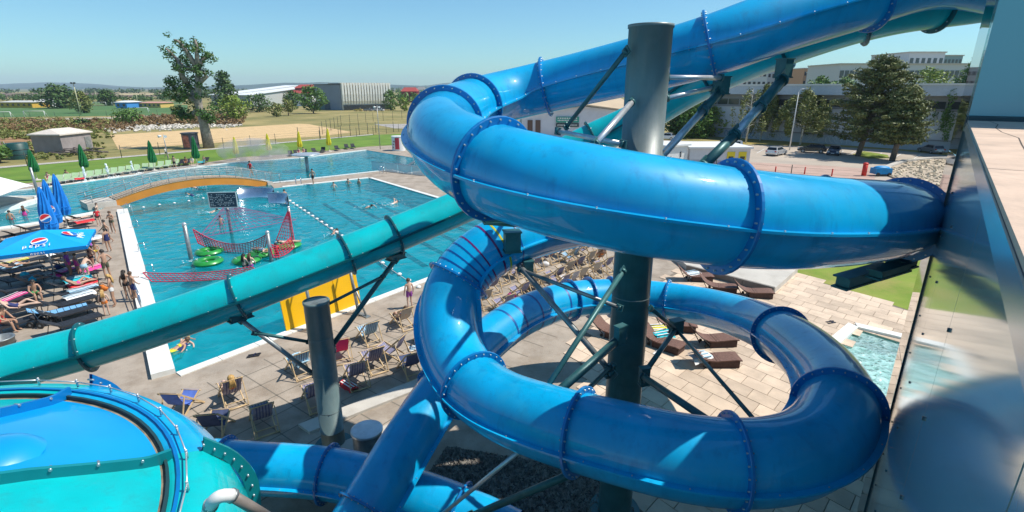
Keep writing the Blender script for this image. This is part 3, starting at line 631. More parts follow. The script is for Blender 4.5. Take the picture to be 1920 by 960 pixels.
# grey gabled hall behind the first slide loop
o = thing('gabled_hall', 'grey hall with a wide shallow sand coloured roof and a small green sign', 'hall', (4,118,0)); Y = 118
X = lambda px: (px-960)/975*(Y*CT+9)
l, r, hE, hR = X(978), X(1195), 5.1, 9.6
mb = MB(); mb.add([V((l,Y,0)),V((r,Y,0)),V((r,Y,hE)),V(((l+r)/2,Y,hE+1.6)),V((l,Y,hE)),V((l,Y+40,0)),V((r,Y+40,0)),V((r,Y+40,hE)),V(((l+r)/2,Y+40,hE+1.6)),V((l,Y+40,hE))], [(0,1,2,3,4),(1,6,7,2),(5,0,4,9),(9,8,7,6,5)]); mb.build('wall', M_palewall, o)
mb = MB(); vs = []
for x, z in ((l-1.5,hE-.1),((l+r)/2,hE+1.75),(r+1.5,hE-.1)): vs += [V((x,Y-1,z)),V((x,Y+41,z+2.8)),V((x,Y-1,z+.3)),V((x,Y+41,z+3.1))]
mb.add(vs, [(0,1,5,4),(4,5,9,8),(2,6,7,3),(6,10,11,7),(0,4,6,2),(4,8,10,6)]); mb.build('roof', mat('sand_roof',(.50,.38,.25),.85,vary=.08,scale=.4), o)
sx = X(1058); mb = MB(); mb.box((sx,Y-.2,3.9), (5,.25,1.2)); sg = mb.build('sign', mat('sign_green',(.02,.30,.22),.5), o)
mb = MB(); mb.box((sx,Y-.24,2.75), (5,.3,.8)); mb.build('lower_sign', mat('sign_dark',(.03,.06,.06),.5), o)
mb = MB()
rng = random.Random(3)
for row, (zz, hh, n_l) in enumerate(((4.2,.28,9),(3.75,.28,14),(2.75,.25,17))):
    x = sx-2.2
    for i in range(n_l):
        ww = 4.4/n_l*.7; mb.box((x+ww/2, Y-.36-.05*(row==2), zz), (ww,.04,hh*rng.uniform(.7,1))); x += 4.4/n_l
mb.build('sign_lettering', M_white, sg)
for px in (992,1006): mb = MB(); mb.box((X(px),Y-.1,2), (1.1,.2,3.6)); mb.build('door', mat('brown_door',(.12,.07,.05),.6), o)
# long pale building on the right
a, b = V((G(1240,258).x, G(1240,258).y+12, 0)), G(1990,306); a = V((38,128,0)); b = V((92,73,0))
a = G(1330,256)+V((-4,6,0)); b = G(1835,290)+V((8,-9,0))
o, a, b, d, n_ = bldg('long_hall', 'long pale blue grey hall with a flat white edged roof behind the car park', a, b, 9.3, 40, M_palewall, mat('roof_felt',(.35,.34,.33),.9))
L = (b-a).length; R = Matrix((d, n_, V((0,0,1)))).transposed(); c = (a+b)/2
mb = MB(); mb.box(c-n_*.9+V((0,0,10.1)), (L+2,2.4,1.7), R); mb.build('fascia', mat('fascia_grey',(.50,.55,.62),.6,vary=.05), o)
mb = MB(); mb.box(c-n_*.95+V((0,0,11.1)), (L+2.4,2.7,.28), R); mb.build('roof_edge', M_white, o)
mb = MB(); mb.box(c-n_*.05+V((0,0,7.9)), (L,.35,2.4), R); cl = mb.build('window_band', mat('band_grey',(.25,.26,.28),.5), o)
nn = 26
for i in range(nn):
    mb = MB(); mb.box(a+d*(L*(i+.5)/nn)-n_*.2+V((0,0,7.7)), (L/nn*.9,.12,1.2), R); mb.build('window', M_glass, o)
mb = MB(); mb.box(c-n_*.12+V((0,0,1.9)), (L,.25,.2), R); mb.build('wall_joint', mat('joint_grey',(.28,.29,.31),.8), o)
mb = MB(); mb.box(c-n_*.06+V((0,0,.9)), (L,.15,1.8), R); mb.build('plinth', mat('plinth_grey',(.42,.47,.53),.8,vary=.08,scale=.5), o)
M_graf = mat('blue_spray_paint', (.05,.20,.38), .6); M_graw = mat('white_spray_paint', (.62,.64,.66), .6)
rng = random.Random(12)
for nm, t0, t1, m_ in (('graffiti', .16, .25, M_graf), ('graffiti', .27, .36, M_graw), ('graffiti', .42, .52, M_graw)):
    mb = MB()
    x = t0
    while x < t1:
        q = a+d*(L*x)-n_*.17; w_ = rng.uniform(.6,1.1)
        pts = [q+d*(w_*.5*math.cos(t*.8+x*40)*rng.uniform(.8,1.1))+V((0,0,.95+.6*math.sin(t*.8))) for t in range(8)]
        mb.sweep(pts, .07, 4); x += w_*1.1/L
    mb.build(nm, m_, o)
mb = MB(); mb.tube(G(0,0) if 0 else a+d*L*.8-n_*.5+V((0,0,7)), a+d*L*.93-n_*.5+V((0,0,3.9)), .05, 5); mb.build('cable', M_dark, o)
# blocks far behind
def block(label, px0, px1, Y, z1, wall, rows, cols, dd=25, name='apartment_block', wg=.55, roofc=None):
    dz = Y*CT-3; l = (px0-960)/975*dz; r = (px1-960)/975*dz; o = thing(name, label, 'building', (l,Y,0))
    mb = MB(); mb.prism([V((l,Y,0)),V((r,Y,0)),V((r,Y+dd,0)),V((l,Y+dd,0))], 0, z1); mb.build('wall', wall, o)
    mb = MB(); mb.prism([V((l-.4,Y-.4,0)),V((r+.4,Y-.4,0)),V((r+.4,Y+dd,0)),V((l-.4,Y+dd,0))], z1, z1+.5); mb.build('roof', roofc or M_conc, o)
    h = (z1-6)/rows
    for j in range(rows):
        for i in range(cols):
            mb = MB(); w_ = (r-l)/cols; mb.box((l+w_*(i+.5), Y-.05, z1-h*(j+.55)), (w_*wg,.2,h*.42)); mb.build('window', M_glass, o)
    return o
M_offw = mat('office_white', (.55,.57,.58), .7, vary=.04); M_orange = mat('orange_render', (.55,.30,.16), .8, vary=.06)
block('orange beige apartment block far behind the long hall', 1508, 1556, 330, 21.5, M_orange, 3, 8)
block('dark grey narrow block beside the orange apartment block', 1560, 1580, 300, 19, mat('slate_wall',(.17,.19,.22),.7), 3, 4)
block('white office block with ribbon windows rising behind the large pine', 1577, 1822, 230, 19.8, M_offw, 2, 26, wg=.75)
block('white stepped penthouse storey on the office block', 1702, 1768, 238, 24.8, M_offw, 3, 6)
block('narrow teal grey block right of the penthouse', 1766, 1800, 300, 27, mat('teal_grey_wall',(.25,.36,.38),.6), 4, 5)
block('pale distant block seen left of the orange one', 1440, 1508, 360, 21, M_offw, 3, 9)
block('pale block glimpsed under the turquoise slide', 1395, 1440, 300, 20, M_offw, 3, 5)
# ================================================================ TOWER BUILDING (facade beside the camera)
DF, NF = V((.6293,.7771,0)), V((.7771,-.6293,0)); PO = .27; LE = 11.6; ZL = 10.0
def WP(al, pe, z): return DF*al+NF*pe+V((0,0,z))
RF = Matrix((NF, DF, V((0,0,1)))).transposed()
M_fac = bpy.data.materials.new('teal_mirror_glass'); M_fac.use_nodes = True
_n = M_fac.node_tree.nodes; _b = _n['Principled BSDF']; _b.inputs['Base Color'].default_value = (.38,.52,.52,1); _b.inputs['Roughness'].default_value = .085; _b.inputs['IOR'].default_value = 1.7; _b.inputs['Specular IOR Level'].default_value = .75; _b.inputs['Metallic'].default_value = .35
_t = _n.new('ShaderNodeTexNoise'); _t.inputs['Scale'].default_value = .45; _t.inputs['Detail'].default_value = 2; _c = _n.new('ShaderNodeTexCoord'); _p = _n.new('ShaderNodeBump'); _p.inputs['Strength'].default_value = .05; _p.inputs['Distance'].default_value = .04
M_fac.node_tree.links.new(_c.outputs['Object'], _t.inputs['Vector']); M_fac.node_tree.links.new(_t.outputs['Fac'], _p.inputs['Height']); M_fac.node_tree.links.new(_p.outputs[0], _b.inputs['Normal'])
M_tow = mat('pale_teal_cladding', (.16,.46,.52), .25, 0, .04, .5, spec=.6, coat=.3)
M_frame = mat('dark_teal_frame', (.012,.05,.07), .35, .2)
M_ledge = mat('ledge_concrete', (.60,.44,.33), .85, vary=.10, scale=2.2, bump=.15, bscale=30, dirt=((.36,.28,.22), .5, 3))
T = thing('tower_building', 'teal glass slide tower with a sandy concrete parapet rising at the right edge', 'building', WP(LE, PO, 0))
def wbox(name, al0, al1, p0, p1, z0, z1, m, par=None, kind=None):
    mb = MB(); mb.box(WP((al0+al1)/2, (p0+p1)/2, (z0+z1)/2), (p1-p0, al1-al0, z1-z0), RF); return mb.build(name, m, par or T, kind=kind)
js = [-6, -2, 1.4, 4.1, 7.4, 9.9, LE]
for a, b in zip(js, js[1:]):
    f = wbox('glass_panel', a+.008, b-.008, PO, PO+.06, 0.0, ZL-.18, M_fac)
    mb = MB()
    for k in range(14): mb.tube(WP(b-.06, PO-.012, .6+k*.65), WP(b-.06, PO+.03, .6+k*.65), .016, 6)
    mb.build('glass_fixings', M_frame, f, kind='stuff')
wbox('core_wall', -6, LE-.05, PO+.075, 7, 0, ZL-.2, M_frame)
wbox('fascia', -6, LE, PO-.010, PO+.20, ZL-.17, ZL-.035, mat('brushed_fascia', (.50,.55,.57), .22, .7, .05, 3))
wbox('parapet_coping', -6, 4.6, PO+.0, PO+2.6, ZL-.03, ZL, M_ledge); wbox('parapet_coping', 4.62, LE-.2, PO+.0, PO+2.6, ZL-.03, ZL, M_ledge)
wbox('gutter', LE-.19, LE-.0, PO, PO+5.7, ZL-.05, ZL+.06, M_frame)
mb = MB(); pts = [WP(LE-.3-k*.9, PO+.26+.05*math.sin(k*1.9)+.03*k*.4, ZL+.001) for k in range(14)]
for p, q in zip(pts, pts[1:]):
    d = (q-p).normalized(); s_ = V((d.y,-d.x,0))*.006; mb.quad(p-s_, p+s_, q+s_, q-s_)
mb.build('crack', mat('crack_dark', (.07,.055,.045), .9), T)
wbox('upper_wall', LE, LE+8, PO, PO+6, ZL+.07, 15.0, M_tow)
wbox('foot_band', LE-.02, LE+8.02, PO-.02, PO+6.02, ZL-.10, ZL+.065, M_frame)
wbox('lower_wall', LE+.03, LE+8, PO+.02, PO+6, 0, ZL-.11, M_fac)
wbox('corner_post', LE-.03, LE+.025, PO-.03, PO+.10, 0, ZL-.18, M_frame)
M_pane = bpy.data.materials.new('clear_glass'); M_pane.use_nodes = True; _nt = M_pane.node_tree; _nt.nodes.clear()
_o = _nt.nodes.new('ShaderNodeOutputMaterial'); _tr = _nt.nodes.new('ShaderNodeBsdfTransparent'); _tr.inputs[0].default_value = (.80,.90,.90,1); _gl = _nt.nodes.new('ShaderNodeBsdfGlossy'); _gl.inputs['Roughness'].default_value = .03
_f = _nt.nodes.new('ShaderNodeFresnel'); _f.inputs[0].default_value = 1.4; _m = _nt.nodes.new('ShaderNodeMixShader'); _nt.links.new(_f.outputs[0], _m.inputs[0]); _nt.links.new(_tr.outputs[0], _m.inputs[1]); _nt.links.new(_gl.outputs[0], _m.inputs[2]); _nt.links.new(_m.outputs[0], _o.inputs[0])
for z0, z1 in ((1.2, 5.4), (5.42, 9.4), (9.42, 13.4)):
    mb = MB(); a_, b_ = WP(LE+.1, PO-.02, 0), WP(LE+1.0, PO-.12, 0); n_ = NF*.012
    mb.add([a_-n_+V((0,0,z0)), b_-n_+V((0,0,z0)), b_+n_+V((0,0,z0)), a_+n_+V((0,0,z0)), a_-n_+V((0,0,z1)), b_-n_+V((0,0,z1)), b_+n_+V((0,0,z1)), a_+n_+V((0,0,z1))], [(3,2,1,0),(4,5,6,7),(0,1,5,4),(1,2,6,5),(2,3,7,6),(3,0,4,7)])
    mb.build('edge_pane', M_pane, T)

# ================================================================ STEEL COLUMNS AND STRUTS
def column(label, x, y, top, r, struts, brackets):
    o = thing('support_column', label, 'steel column', (x, y, 0))
    zs = 9.2 if top > 8 else .6
    mb = MB(); mb.lathe((x,y,0), [(r,0),(r,zs-.02),(r+.01,zs-.02),(r+.01,zs)], 36); mb.build('lower_post', M_colshade if top > 8 else M_colsm, o)
    mb = MB(); mb.lathe((x,y,0), [(r+.01,zs),(r,zs),(r,top-.06),(r+.02,top-.06),(r+.02,top),(r-.03,top)], 36); mb.build('upper_post', M_column if top > 8 else M_colsm, o)
    mb = MB(); mb.lathe((x,y,0), [(r-.028,top-.012),(0.001,top-.012)], 24, smooth=False); mb.build('cap', M_galv, o)
    mb = MB(); mb.lathe((x,y,0), [(r+.22,0),(r+.22,.06),(r,.06)], 24, smooth=False); mb.build('base_plate', M_steelteal, o)
    for z in (top*.27, top*.52, top*.77): mb = MB(); mb.lathe((x,y,0), [(r,z-.012),(r+.006,z),(r,z+.012)], 30); mb.build('weld_seam', M_column, o)
    for a, b, rr, m in struts:
        a, b = P(*a), P(*b); mb = MB(); mb.tube(a, b, rr, 10); s_ = mb.build('strut', m, o); d = (b-a).normalized()
        mb = MB()
        for q in (a, b):
            mb.tube(q-d*.03, q+d*.03, rr*1.35, 10); mb.box(q+V((0,0,.0)), (.03, rr*3.2, rr*3.2), d.to_track_quat('Y','Z').to_matrix())
        mb.build('end_plate', M_steelteal, s_)
    for c, dd, yaw in brackets:
        mb = MB(); R = Matrix.Rotation(yaw, 3, 'Z'); c = P(*c); mb.box(c, dd, R); mb.box(c+V((0,0,dd[2]*.5)), (dd[0]*1.15, dd[1]*1.15, .03), R); mb.box(c-V((0,0,dd[2]*.5)), (dd[0]*1.15, dd[1]*1.15, .03), R); mb.build('bracket', M_steelteal, o)
    return o
M_colsm = mat('grey_teal_column_paint', (.13,.19,.19), .4, .1, .14, 1.2, bump=.03, bscale=6, dirt=((.22,.27,.26), .7, 1.1), streak=((.08,.11,.11), .6, 5))
M_colshade = mat('shade_toned_teal_column', (.055,.17,.18), .36, .1, .15, 2.5, bump=.03, bscale=6, dirt=((.14,.24,.24), .6, 1.4), streak=((.03,.09,.10), .6, 5))  # lower post: teal darkened in its colour for the shade below the upper loop
M_column = mat('weathered_teal_column', (.15,.19,.185), .42, .1, .14, .8, bump=.03, bscale=6, dirt=((.24,.26,.25), .75, .9), streak=((.30,.30,.28), .6, 3))
column('thick weathered steel column at the centre of the slide loops', 2.68, 10.9, 11.66, .42, [
 ((1184,192,10.0),(1116,270,8.3),.055,M_silver), ((1046,246,11.2),(1168,270,10.1),.05,M_silver), ((1174,96,9.9),(1062,238,11.8),.05,M_steelteal),
 ((1250,145,10.4),(1352,146,11.1),.05,M_silver), ((1250,184,10.5),(1334,165,11.4),.05,M_silver),
 ((1466,150,12.4),(1425,200,12.0),.12,M_steelteal), ((1427,197,12.0),(1375,255,11.5),.10,M_silver), ((1378,252,11.5),(1318,312,11.0),.11,M_steelteal),
 ((1350,172,12.2),(1318,208,12.0),.10,M_steelteal), ((1320,205,12.0),(1238,296,11.4),.085,M_silver),
 ((955,476,12.4),(1148,700,10.9),.065,M_galv), ((975,505,12.2),(1162,577,11.0),.045,M_galv), ((1168,508,10.9),(990,780,9.4),.055,M_steelteal),
 ((1166,630,10.6),(1000,775,9.4),.085,M_steelteal), ((1145,688,10.9),(1025,805,9.2),.05,M_steelteal), ((1204,706,11.2),(1268,615,13.0),.06,M_steelteal),
 ((1206,706,11.1),(1345,800,8.5),.07,M_steelteal), ((1220,578,11.4),(1268,618,13.0),.045,M_steelteal), ((1268,618,13.0),(1436,812,8.5),.04,M_steelteal),
 ((1120,868,9.9),(884,968,11.4),.08,M_steelteal), ((975,845,9.6),(822,970,11.6),.045,M_silver)],
 [((1163,628,10.5),(.22,.14,.4),.6), ((1268,612,13.0),(.3,.2,.34),.4), ((1143,695,11.0),(.2,.14,.25),.3), ((1208,705,11.2),(.2,.14,.4),.3),
  ((935,396,9.0),(.5,.3,.35),.2), ((965,412,9.2),(.9,.2,.18),-.3), ((960,452,11.6),(.34,.3,.45),.2), ((990,500,12.3),(.22,.22,.3),.2),
  ((1470,128,12.6),(.25,.3,.42),.4), ((1352,160,12.2),(.25,.3,.38),.4), ((1668,506,9.2),(.9,.22,.14),.5), ((1620,517,9.4),(1.3,.24,.2),.5), ((1690,492,9.6),(.5,.3,.16),.5)])
column('slim steel column with a flat cap standing among the striped deckchairs', -5.5, 13.5, 4.82, .345, [
 ((452,600,14.0),(594,706,15.3),.065,M_galv), ((478,624,14.2),(580,641,15.1),.05,M_steelteal), ((742,486,15.8),(620,652,15.2),.075,M_steelteal), ((606,575,14.8),(718,518,15.6),.045,M_steelteal)],
 [((449,592,14.0),(.55,.3,.16),.9), ((742,480,15.9),(.5,.3,.16),.9), ((598,708,15.3),(.2,.2,.22),.2), ((622,652,15.2),(.2,.2,.22),.2)])

# ================================================================ ROUND BOWL
BC = V((-8.3,3.4,0)); BZ = 5.5; BR = 4.38
bowl = thing('slide_bowl', 'huge round covered slide bowl of blue and turquoise panels in the bottom left corner', 'slide bowl', (BC.x,BC.y,0))
def ba(p): return math.atan2(p.y-BC.y, p.x-BC.x)
a_s1 = ba(V((-7.6,7.7,0))); a_s2 = ba(V((-4.85,6.15,0)))
segs = [(a_s1, a_s1+1.5, M_teal), (a_s2, a_s1, M_cyan), (a_s2-1.05, a_s2, M_teal), (a_s2-2.1, a_s2-1.05, M_cyan), (a_s1+1.5, a_s2-2.1+2*PI, M_teal)]
for a0, a1, m in segs:
    mb = MB(); mb.lathe(BC, [(.0,BZ+.92),(1.0,BZ+.86),(2.0,BZ+.69),(3.0,BZ+.40),(3.7,BZ+.14),(4.1,BZ+.0),(4.27,BZ-.035)], 20, a0=a0, a1=a1); mb.build('cover_panel', m, bowl)
    wm = M_blue if m is M_cyan else M_teal
    mb = MB(); mb.lathe(BC, [(BR-.02,BZ-.03),(BR+.12,BZ+.03),(BR+.42,BZ-.06),(BR+.72,BZ-.45),(BR+.86,BZ-1.0),(BR+.74,BZ-1.7),(BR+.2,BZ-2.4),(BR-.6,BZ-2.9),(2.4,BZ-3.5)], 24, a0=a0, a1=a1); w = mb.build('side_panel', wm, bowl)
    # standing flange between neighbouring panels
    r_ = V((math.cos(a0), math.sin(a0), 0)); t_ = V((-r_.y, r_.x, 0)); mb = MB(); prof = [(.2,BZ+.91),(1.0,BZ+.86),(2.0,BZ+.69),(3.0,BZ+.40),(3.7,BZ+.14),(4.1,BZ+.0),(4.2,BZ-.02),(4.44,BZ-.02)]
    for (ra, za), (rb, zb) in zip(prof, prof[1:]):
        p, q = BC+r_*ra+V((0,0,za-.02)), BC+r_*rb+V((0,0,zb-.02)); hh = V((0,0,.17)); mb.add([p-t_*.03, q-t_*.03, q+t_*.03, p+t_*.03, p-t_*.03+hh, q-t_*.03+hh, q+t_*.03+hh, p+t_*.03+hh], [(4,5,6,7),(0,1,5,4),(2,3,7,6),(1,2,6,5),(0,4,7,3)])
    f = mb.build('seam_flange', M_blued if a0 == a_s1 else M_teald, bowl); mb = MB()
    for k in range(9):
        rr = .5+k*.45; zz = BZ+.92-.02*rr-.048*rr*rr+.09; c = BC+r_*rr+V((0,0,zz)); mb.tube(c-t_*.05, c+t_*.05, .02, 6)
    mb.build('bolts', M_bolt, f, kind='stuff')
    mb = MB(); pr = [(BR+.42,BZ-.06),(BR+.72,BZ-.45),(BR+.86,BZ-1.0),(BR+.74,BZ-1.7),(BR+.2,BZ-2.4)]; pr = [(q.x, q.z) for q in spline([V((ra,0,za)) for ra, za in pr], .12)[0]]; nq = len(pr)-1; pts = [(BC+r_*ra+V((0,0,za)), BC+r_*(ra+.20*min(1,i/nq*2+.25))+V((0,0,za+.20*max(0,1-i/nq*1.8)))) for i, (ra, za) in enumerate(pr)]
    for (p, q), (p2, q2) in zip(pts, pts[1:]): mb.add([p-t_*.03,p2-t_*.03,q2-t_*.03,q-t_*.03,p+t_*.03,p2+t_*.03,q2+t_*.03,q+t_*.03],[(0,1,2,3),(7,6,5,4),(3,2,6,7)])
    sf = mb.build('side_flange', M_blued if a0 == a_s1 else M_teald, bowl); mb = MB()
    for i in range(16):
        t = i/15*(nq-.02); k = min(nq-1, int(t)); p, q = pts[k][0].lerp(pts[k+1][0], t-k), pts[k][1].lerp(pts[k+1][1], t-k); c = (p+q)/2; mb.tube(c-t_*.06, c+t_*.06, .017, 6)
    mb.build('bolts', M_bolt, sf, kind='stuff')
mb = MB(); mb.lathe(BC, [(4.24,BZ-.05),(4.28,BZ-.05),(BR-.02,BZ-.05)], 80, smooth=False); mb.build('gutter', mat('sandy_gutter',(.30,.24,.16),.95,col2=(.10,.08,.06),scale=5,dirt=((.45,.38,.28),.8,2)), bowl)
for rr, w_, hh, m in ((BR-.03,.018,.02,M_rubber),(BR+.10,.022,.045,M_blued)):
    mb = MB(); mb.lathe(BC, [(rr-w_,BZ-.05),(rr-w_,BZ+hh),(rr+w_,BZ+hh),(rr+w_,BZ-.05)], 90, smooth=False); mb.build('rim_strip', m, bowl)
for k in range(40):                                         # tension rods and connectors round the rim
    a0, a1 = 2*PI*k/40, 2*PI*(k+1)/40; f_ = lambda a: BC+V((math.cos(a)*(BR+.22), math.sin(a)*(BR+.22), BZ+.13))
    mb = MB(); mb.tube(f_(a0), f_(a1), .012, 5); r = mb.build('tension_rod', M_silver, bowl); mb = MB(); mb.tube(f_(a0)-V((0,0,.10)), f_(a0)+V((0,0,.04)), .018, 8); mb.ball(f_(a0)+V((0,0,.03)), .022, 8, 4); mb.build('rod_clamp', M_silver, r)
kc = P(10,836,6.72); mb = MB(); mb.lathe(V((kc.x-.25,kc.y,kc.z-.12)), [(.55,-.12),(.46,-.02),(.36,.05),(.2,.10),(.001,.11)], 28); mb.build('cover_dome', M_cyan, bowl)
mb = MB(); mb.lathe(BC, [(0.001,BZ-3.6),(2.4,BZ-3.5)], 30); mb.build('bowl_floor', M_teald, bowl)
for k in range(6):
    a = k*PI/3+.3; c = BC+V((math.cos(a)*3.2, math.sin(a)*3.2, 0)); mb = MB(); mb.tube(c, c+V((0,0,BZ-3.0)), .14, 12); mb.build('leg', M_steelteal, bowl)
pi = thing('water_pipe', 'grey pipe with a white elbow rising over the turquoise rim of the bowl', 'pipe', P(388,985,6.2))
pts, _ = spline([P(384,985,6.2),P(395,948,6.0),P(412,931,5.95),P(436,929,6.05)], .04); mb = MB(); mb.sweep(pts, .075, 14); mb.build('elbow', M_white, pi)
mb = MB(); mb.tube(P(434,929,6.05), P(500,968,6.6), .066, 14); mb.build('pipe_length', mat('grey_pipe',(.22,.19,.17),.5,vary=.15), pi)
mb = MB(); mb.tube(P(394,951,6.02), P(397,943,6.0), .085, 14); mb.tube(P(432,928,6.05), P(438,931,6.08), .085, 14); mb.build('coupling', M_galv, pi)
mb = MB(); q = P(384,985,6.2); mb.tube(q, V((q.x,q.y,0)), .075, 12); mb.build('riser', M_galv, pi)
# roof vent barrel
c = G(692,850); vb = thing('vent_barrel', 'ribbed silver vent barrel with a flat lid under the blue slide', 'vent', c)
mb = MB(); prof = []
for k in range(9): prof += [(.40,k*.09),(.43,k*.09+.045)]
mb.lathe(c, prof, 28); mb.build('barrel', M_galv, vb); mb = MB(); mb.lathe(c, [(.47,.80),(.47,.86),(.44,.875),(.001,.90)], 32, smooth=False); mb.build('lid', M_silver, vb)

# ================================================================ FOOTBRIDGE
A0, A1 = V((-37.2,48.0,.55)), V((-27.9,59.0,.35)); bd = (A1-A0); bl_ = bd.length; bd.normalize(); bn = V((bd.y,-bd.x,0)).normalized(); bn = bn if bn.y > 0 else -bn
M_glulam = mat('orange_glulam', (.62,.22,.02), .5, vary=.10, scale=.6, coat=.2); M_plank = mat('bridge_plank', (.42,.33,.24), .8, vary=.15, scale=3)
br = thing('footbridge', 'arched footbridge with orange timber beams and steel railings over the pool', 'footbridge', A0)
def arch(t): return A0+(A1-A0)*t+V((0,0,4*1.15*t*(1-t)))
NB = 26
for off in (0, 2.0):
    mb = MB()
    for i in range(NB):
        p, q = arch(i/NB)+bn*off, arch((i+1)/NB)+bn*off; w_ = bn*.11; lo = V((0,0,-.78)); mb.add([p-w_+lo,q-w_+lo,q+w_+lo,p+w_+lo,p-w_,q-w_,q+w_,p+w_],[(3,2,1,0),(4,5,6,7),(0,1,5,4),(2,3,7,6)])
    mb.build('timber_beam', M_glulam, br)
for i in range(64):
    p = arch((i+.5)/64)+bn*1.0; q = arch((i+1)/64)+bn*1.0; mb = MB(); mb.beam(p-(q-p)*.8, p+(q-p)*.8, 2.3, .05); mb.build('plank', M_plank, br)
for off in (-.08, 2.12):
    rails = [MB() for _ in range(5)]; ext = [0-.16]+[i/30 for i in range(31)]+[1.12]
    pl = [arch(max(0,min(1,t)))+bn*off+(A1-A0)*(t-max(0,min(1,t)))+V((0,0,-.5*(t<0)-.35*(t>1))) for t in ext]
    for j, rmb in enumerate(rails): rmb.sweep([p+V((0,0,.25+.2*j)) for p in pl], .035 if j == 4 else .018, 6); rmb.build('rail', M_galv, br)
    for i in range(12):
        t = -.12+i*1.22/11; p = arch(max(0,min(1,t)))+bn*off+(A1-A0)*(t-max(0,min(1,t)))+V((0,0,-.4*(t<0)-.3*(t>1))); mb = MB(); mb.tube(p+V((0,0,-.35)), p+V((0,0,1.08)), .028, 8); po = mb.build('railing_post', M_galv, br)
mb = MB(); mb.prism([A1+bd*-.1+bn*-.3-V((0,0,0)), A1+bd*.5-bn*.3, A1+bd*.5+bn*2.4, A1-bd*.1+bn*2.4], -.6, .3); mb.build('abutment', M_conc, br)
mb = MB(); mb.prism([A0-bd*2.2-bn*.3, A0+bd*.0-bn*.3, A0+bd*.0+bn*2.4, A0-bd*2.2+bn*2.4], -.3, .5); mb.build('abutment', M_conc, br)

# ---------------------------------------------------------------- pool furniture
def upright(label, base, top_z, r, name='net_post', cat='post', m=M_galv, group=None):
    o = thing(name, label, cat, (base.x, base.y, -.04), group=group); mb = MB(); mb.tube((base.x,base.y,-1.3), (base.x,base.y,top_z), r, 12); mb.build('shaft', m, o); mb = MB(); mb.ball((base.x,base.y,top_z), r*1.12, 10, 6); mb.build('cap', M_silver, o); return o
def post_h(px, pb, pt, yb, yt): pass
def topz(b, px, py):                                       # height of a point seen at px,py standing over base b
    r = ray(px, py); k = b.y/r.y; return CH+r.z*k
N1, N2, N3, N4 = G(358,484), G(434,437), G(549,450), G(509,488)
H_ = {1: topz(N1,350,421), 2: topz(N2,421,370), 3: topz(N3,538,389), 4: topz(N4,502,436)}
upright('thick steel net post at the left of the climbing net in the pool', N1, H_[1], .13); upright('tall steel net post in the pool carrying the dark sign board', N2, H_[2], .12)
upright('slanting net post at the right corner of the climbing net', N3, H_[3], .10); upright('steel net post between the green floats, right front of the net', N4, H_[4], .12)
M_rope = mat('red_net_rope', (.50,.03,.07), .6, vary=.25, scale=4); M_rope2 = mat('purple_net_rope', (.30,.10,.22), .6)
def net(label, A_, B_, C_, D_, nu, nv, sag, r=.028, m=M_rope, group='rope nets between the pool posts'):
    """rope net spanned over four corners, sagging"""
    o = thing('rope_net', label, 'rope net', A_, group=group)
    def f(u, v): return A_.lerp(B_, u).lerp(D_.lerp(C_, u), v)-V((0,0,sag*4*u*(1-u)*(1-.3*v)))
    for i in range(nu+1): mb = MB(); mb.sweep([f(i/nu, k/6) for k in range(7)], r*(1.8 if i in (0,nu) else 1), 4, caps=False, smooth=False); mb.build('rope', m, o)
    for j in range(nv+1): mb = MB(); mb.sweep([f(k/14, j/nv) for k in range(15)], r*(1.8 if j in (0,nv) else 1), 4, caps=False, smooth=False); mb.build('rope', m, o)
W_ = .02
net('large triangular red net hanging from the tall post with the sign board', V((N2.x,N2.y,H_[2]-.5)), V((N2.x+.05,N2.y,H_[2]-.55)), G(555,412,.15), G(372,446,.3), 16, 9, .0, .016, M_rope2)
net('sagging red hammock net slung between left post and right front post', G(362,430,1.3), V((N4.x,N4.y,H_[4]-.1)), G(498,462,.35), G(372,456,.5), 26, 6, .85, .022)
net('narrow red net triangle under the slanting right corner post', V((N3.x,N3.y,H_[3]-.1)), V((N3.x+.02,N3.y,H_[3]-.15)), G(553,457,.1), G(518,450,.2), 7, 10, 0, .02)
net('flat red net between the right front post and the slanting post', V((N4.x,N4.y,1.1)), G(545,445,.9), G(552,462,.2), G(512,482,.3), 8, 5, .3, .024)
net('low red rope net stretched just over the water in front of the turquoise slide', G(268,511,.5), G(470,500,.5), G(500,513,.2), G(285,528,.2), 26, 4, .2, .018)
# dark sign board on the tall post
sb = thing('sign_board', 'dark pixelated sign board fixed to the tall net post', 'sign', V((N2.x-.15,N2.y,H_[2]))); R = Matrix.Rotation(.12, 3, 'Z')
cB = V((N2.x-.1,N2.y-.2,H_[2]-.15)); mb = MB(); mb.box(cB, (2.0,.05,1.15), R); mb.build('board', mat('board_navy',(.03,.06,.09),.5), sb)
for x, z, w_, h in ((0,.57,2.0,.05),(0,-.57,2.0,.05),(-.98,0,.05,1.1),(.98,0,.05,1.1)): mb = MB(); mb.box(cB+R @ V((x,-.04,z)), (w_,.05,h), R); mb.build('edge_bar', M_white, sb)
mb = MB(); rng = random.Random(8)
for i in range(15):
    for j in range(8):
        if rng.random() < .55: mb.box(cB+R @ V((-.84+i*.12,-.045,-.42+j*.12)), (.09*rng.uniform(.6,1),.03,.035), R)
mb.build('board_pattern', M_white, sb, kind='stuff')
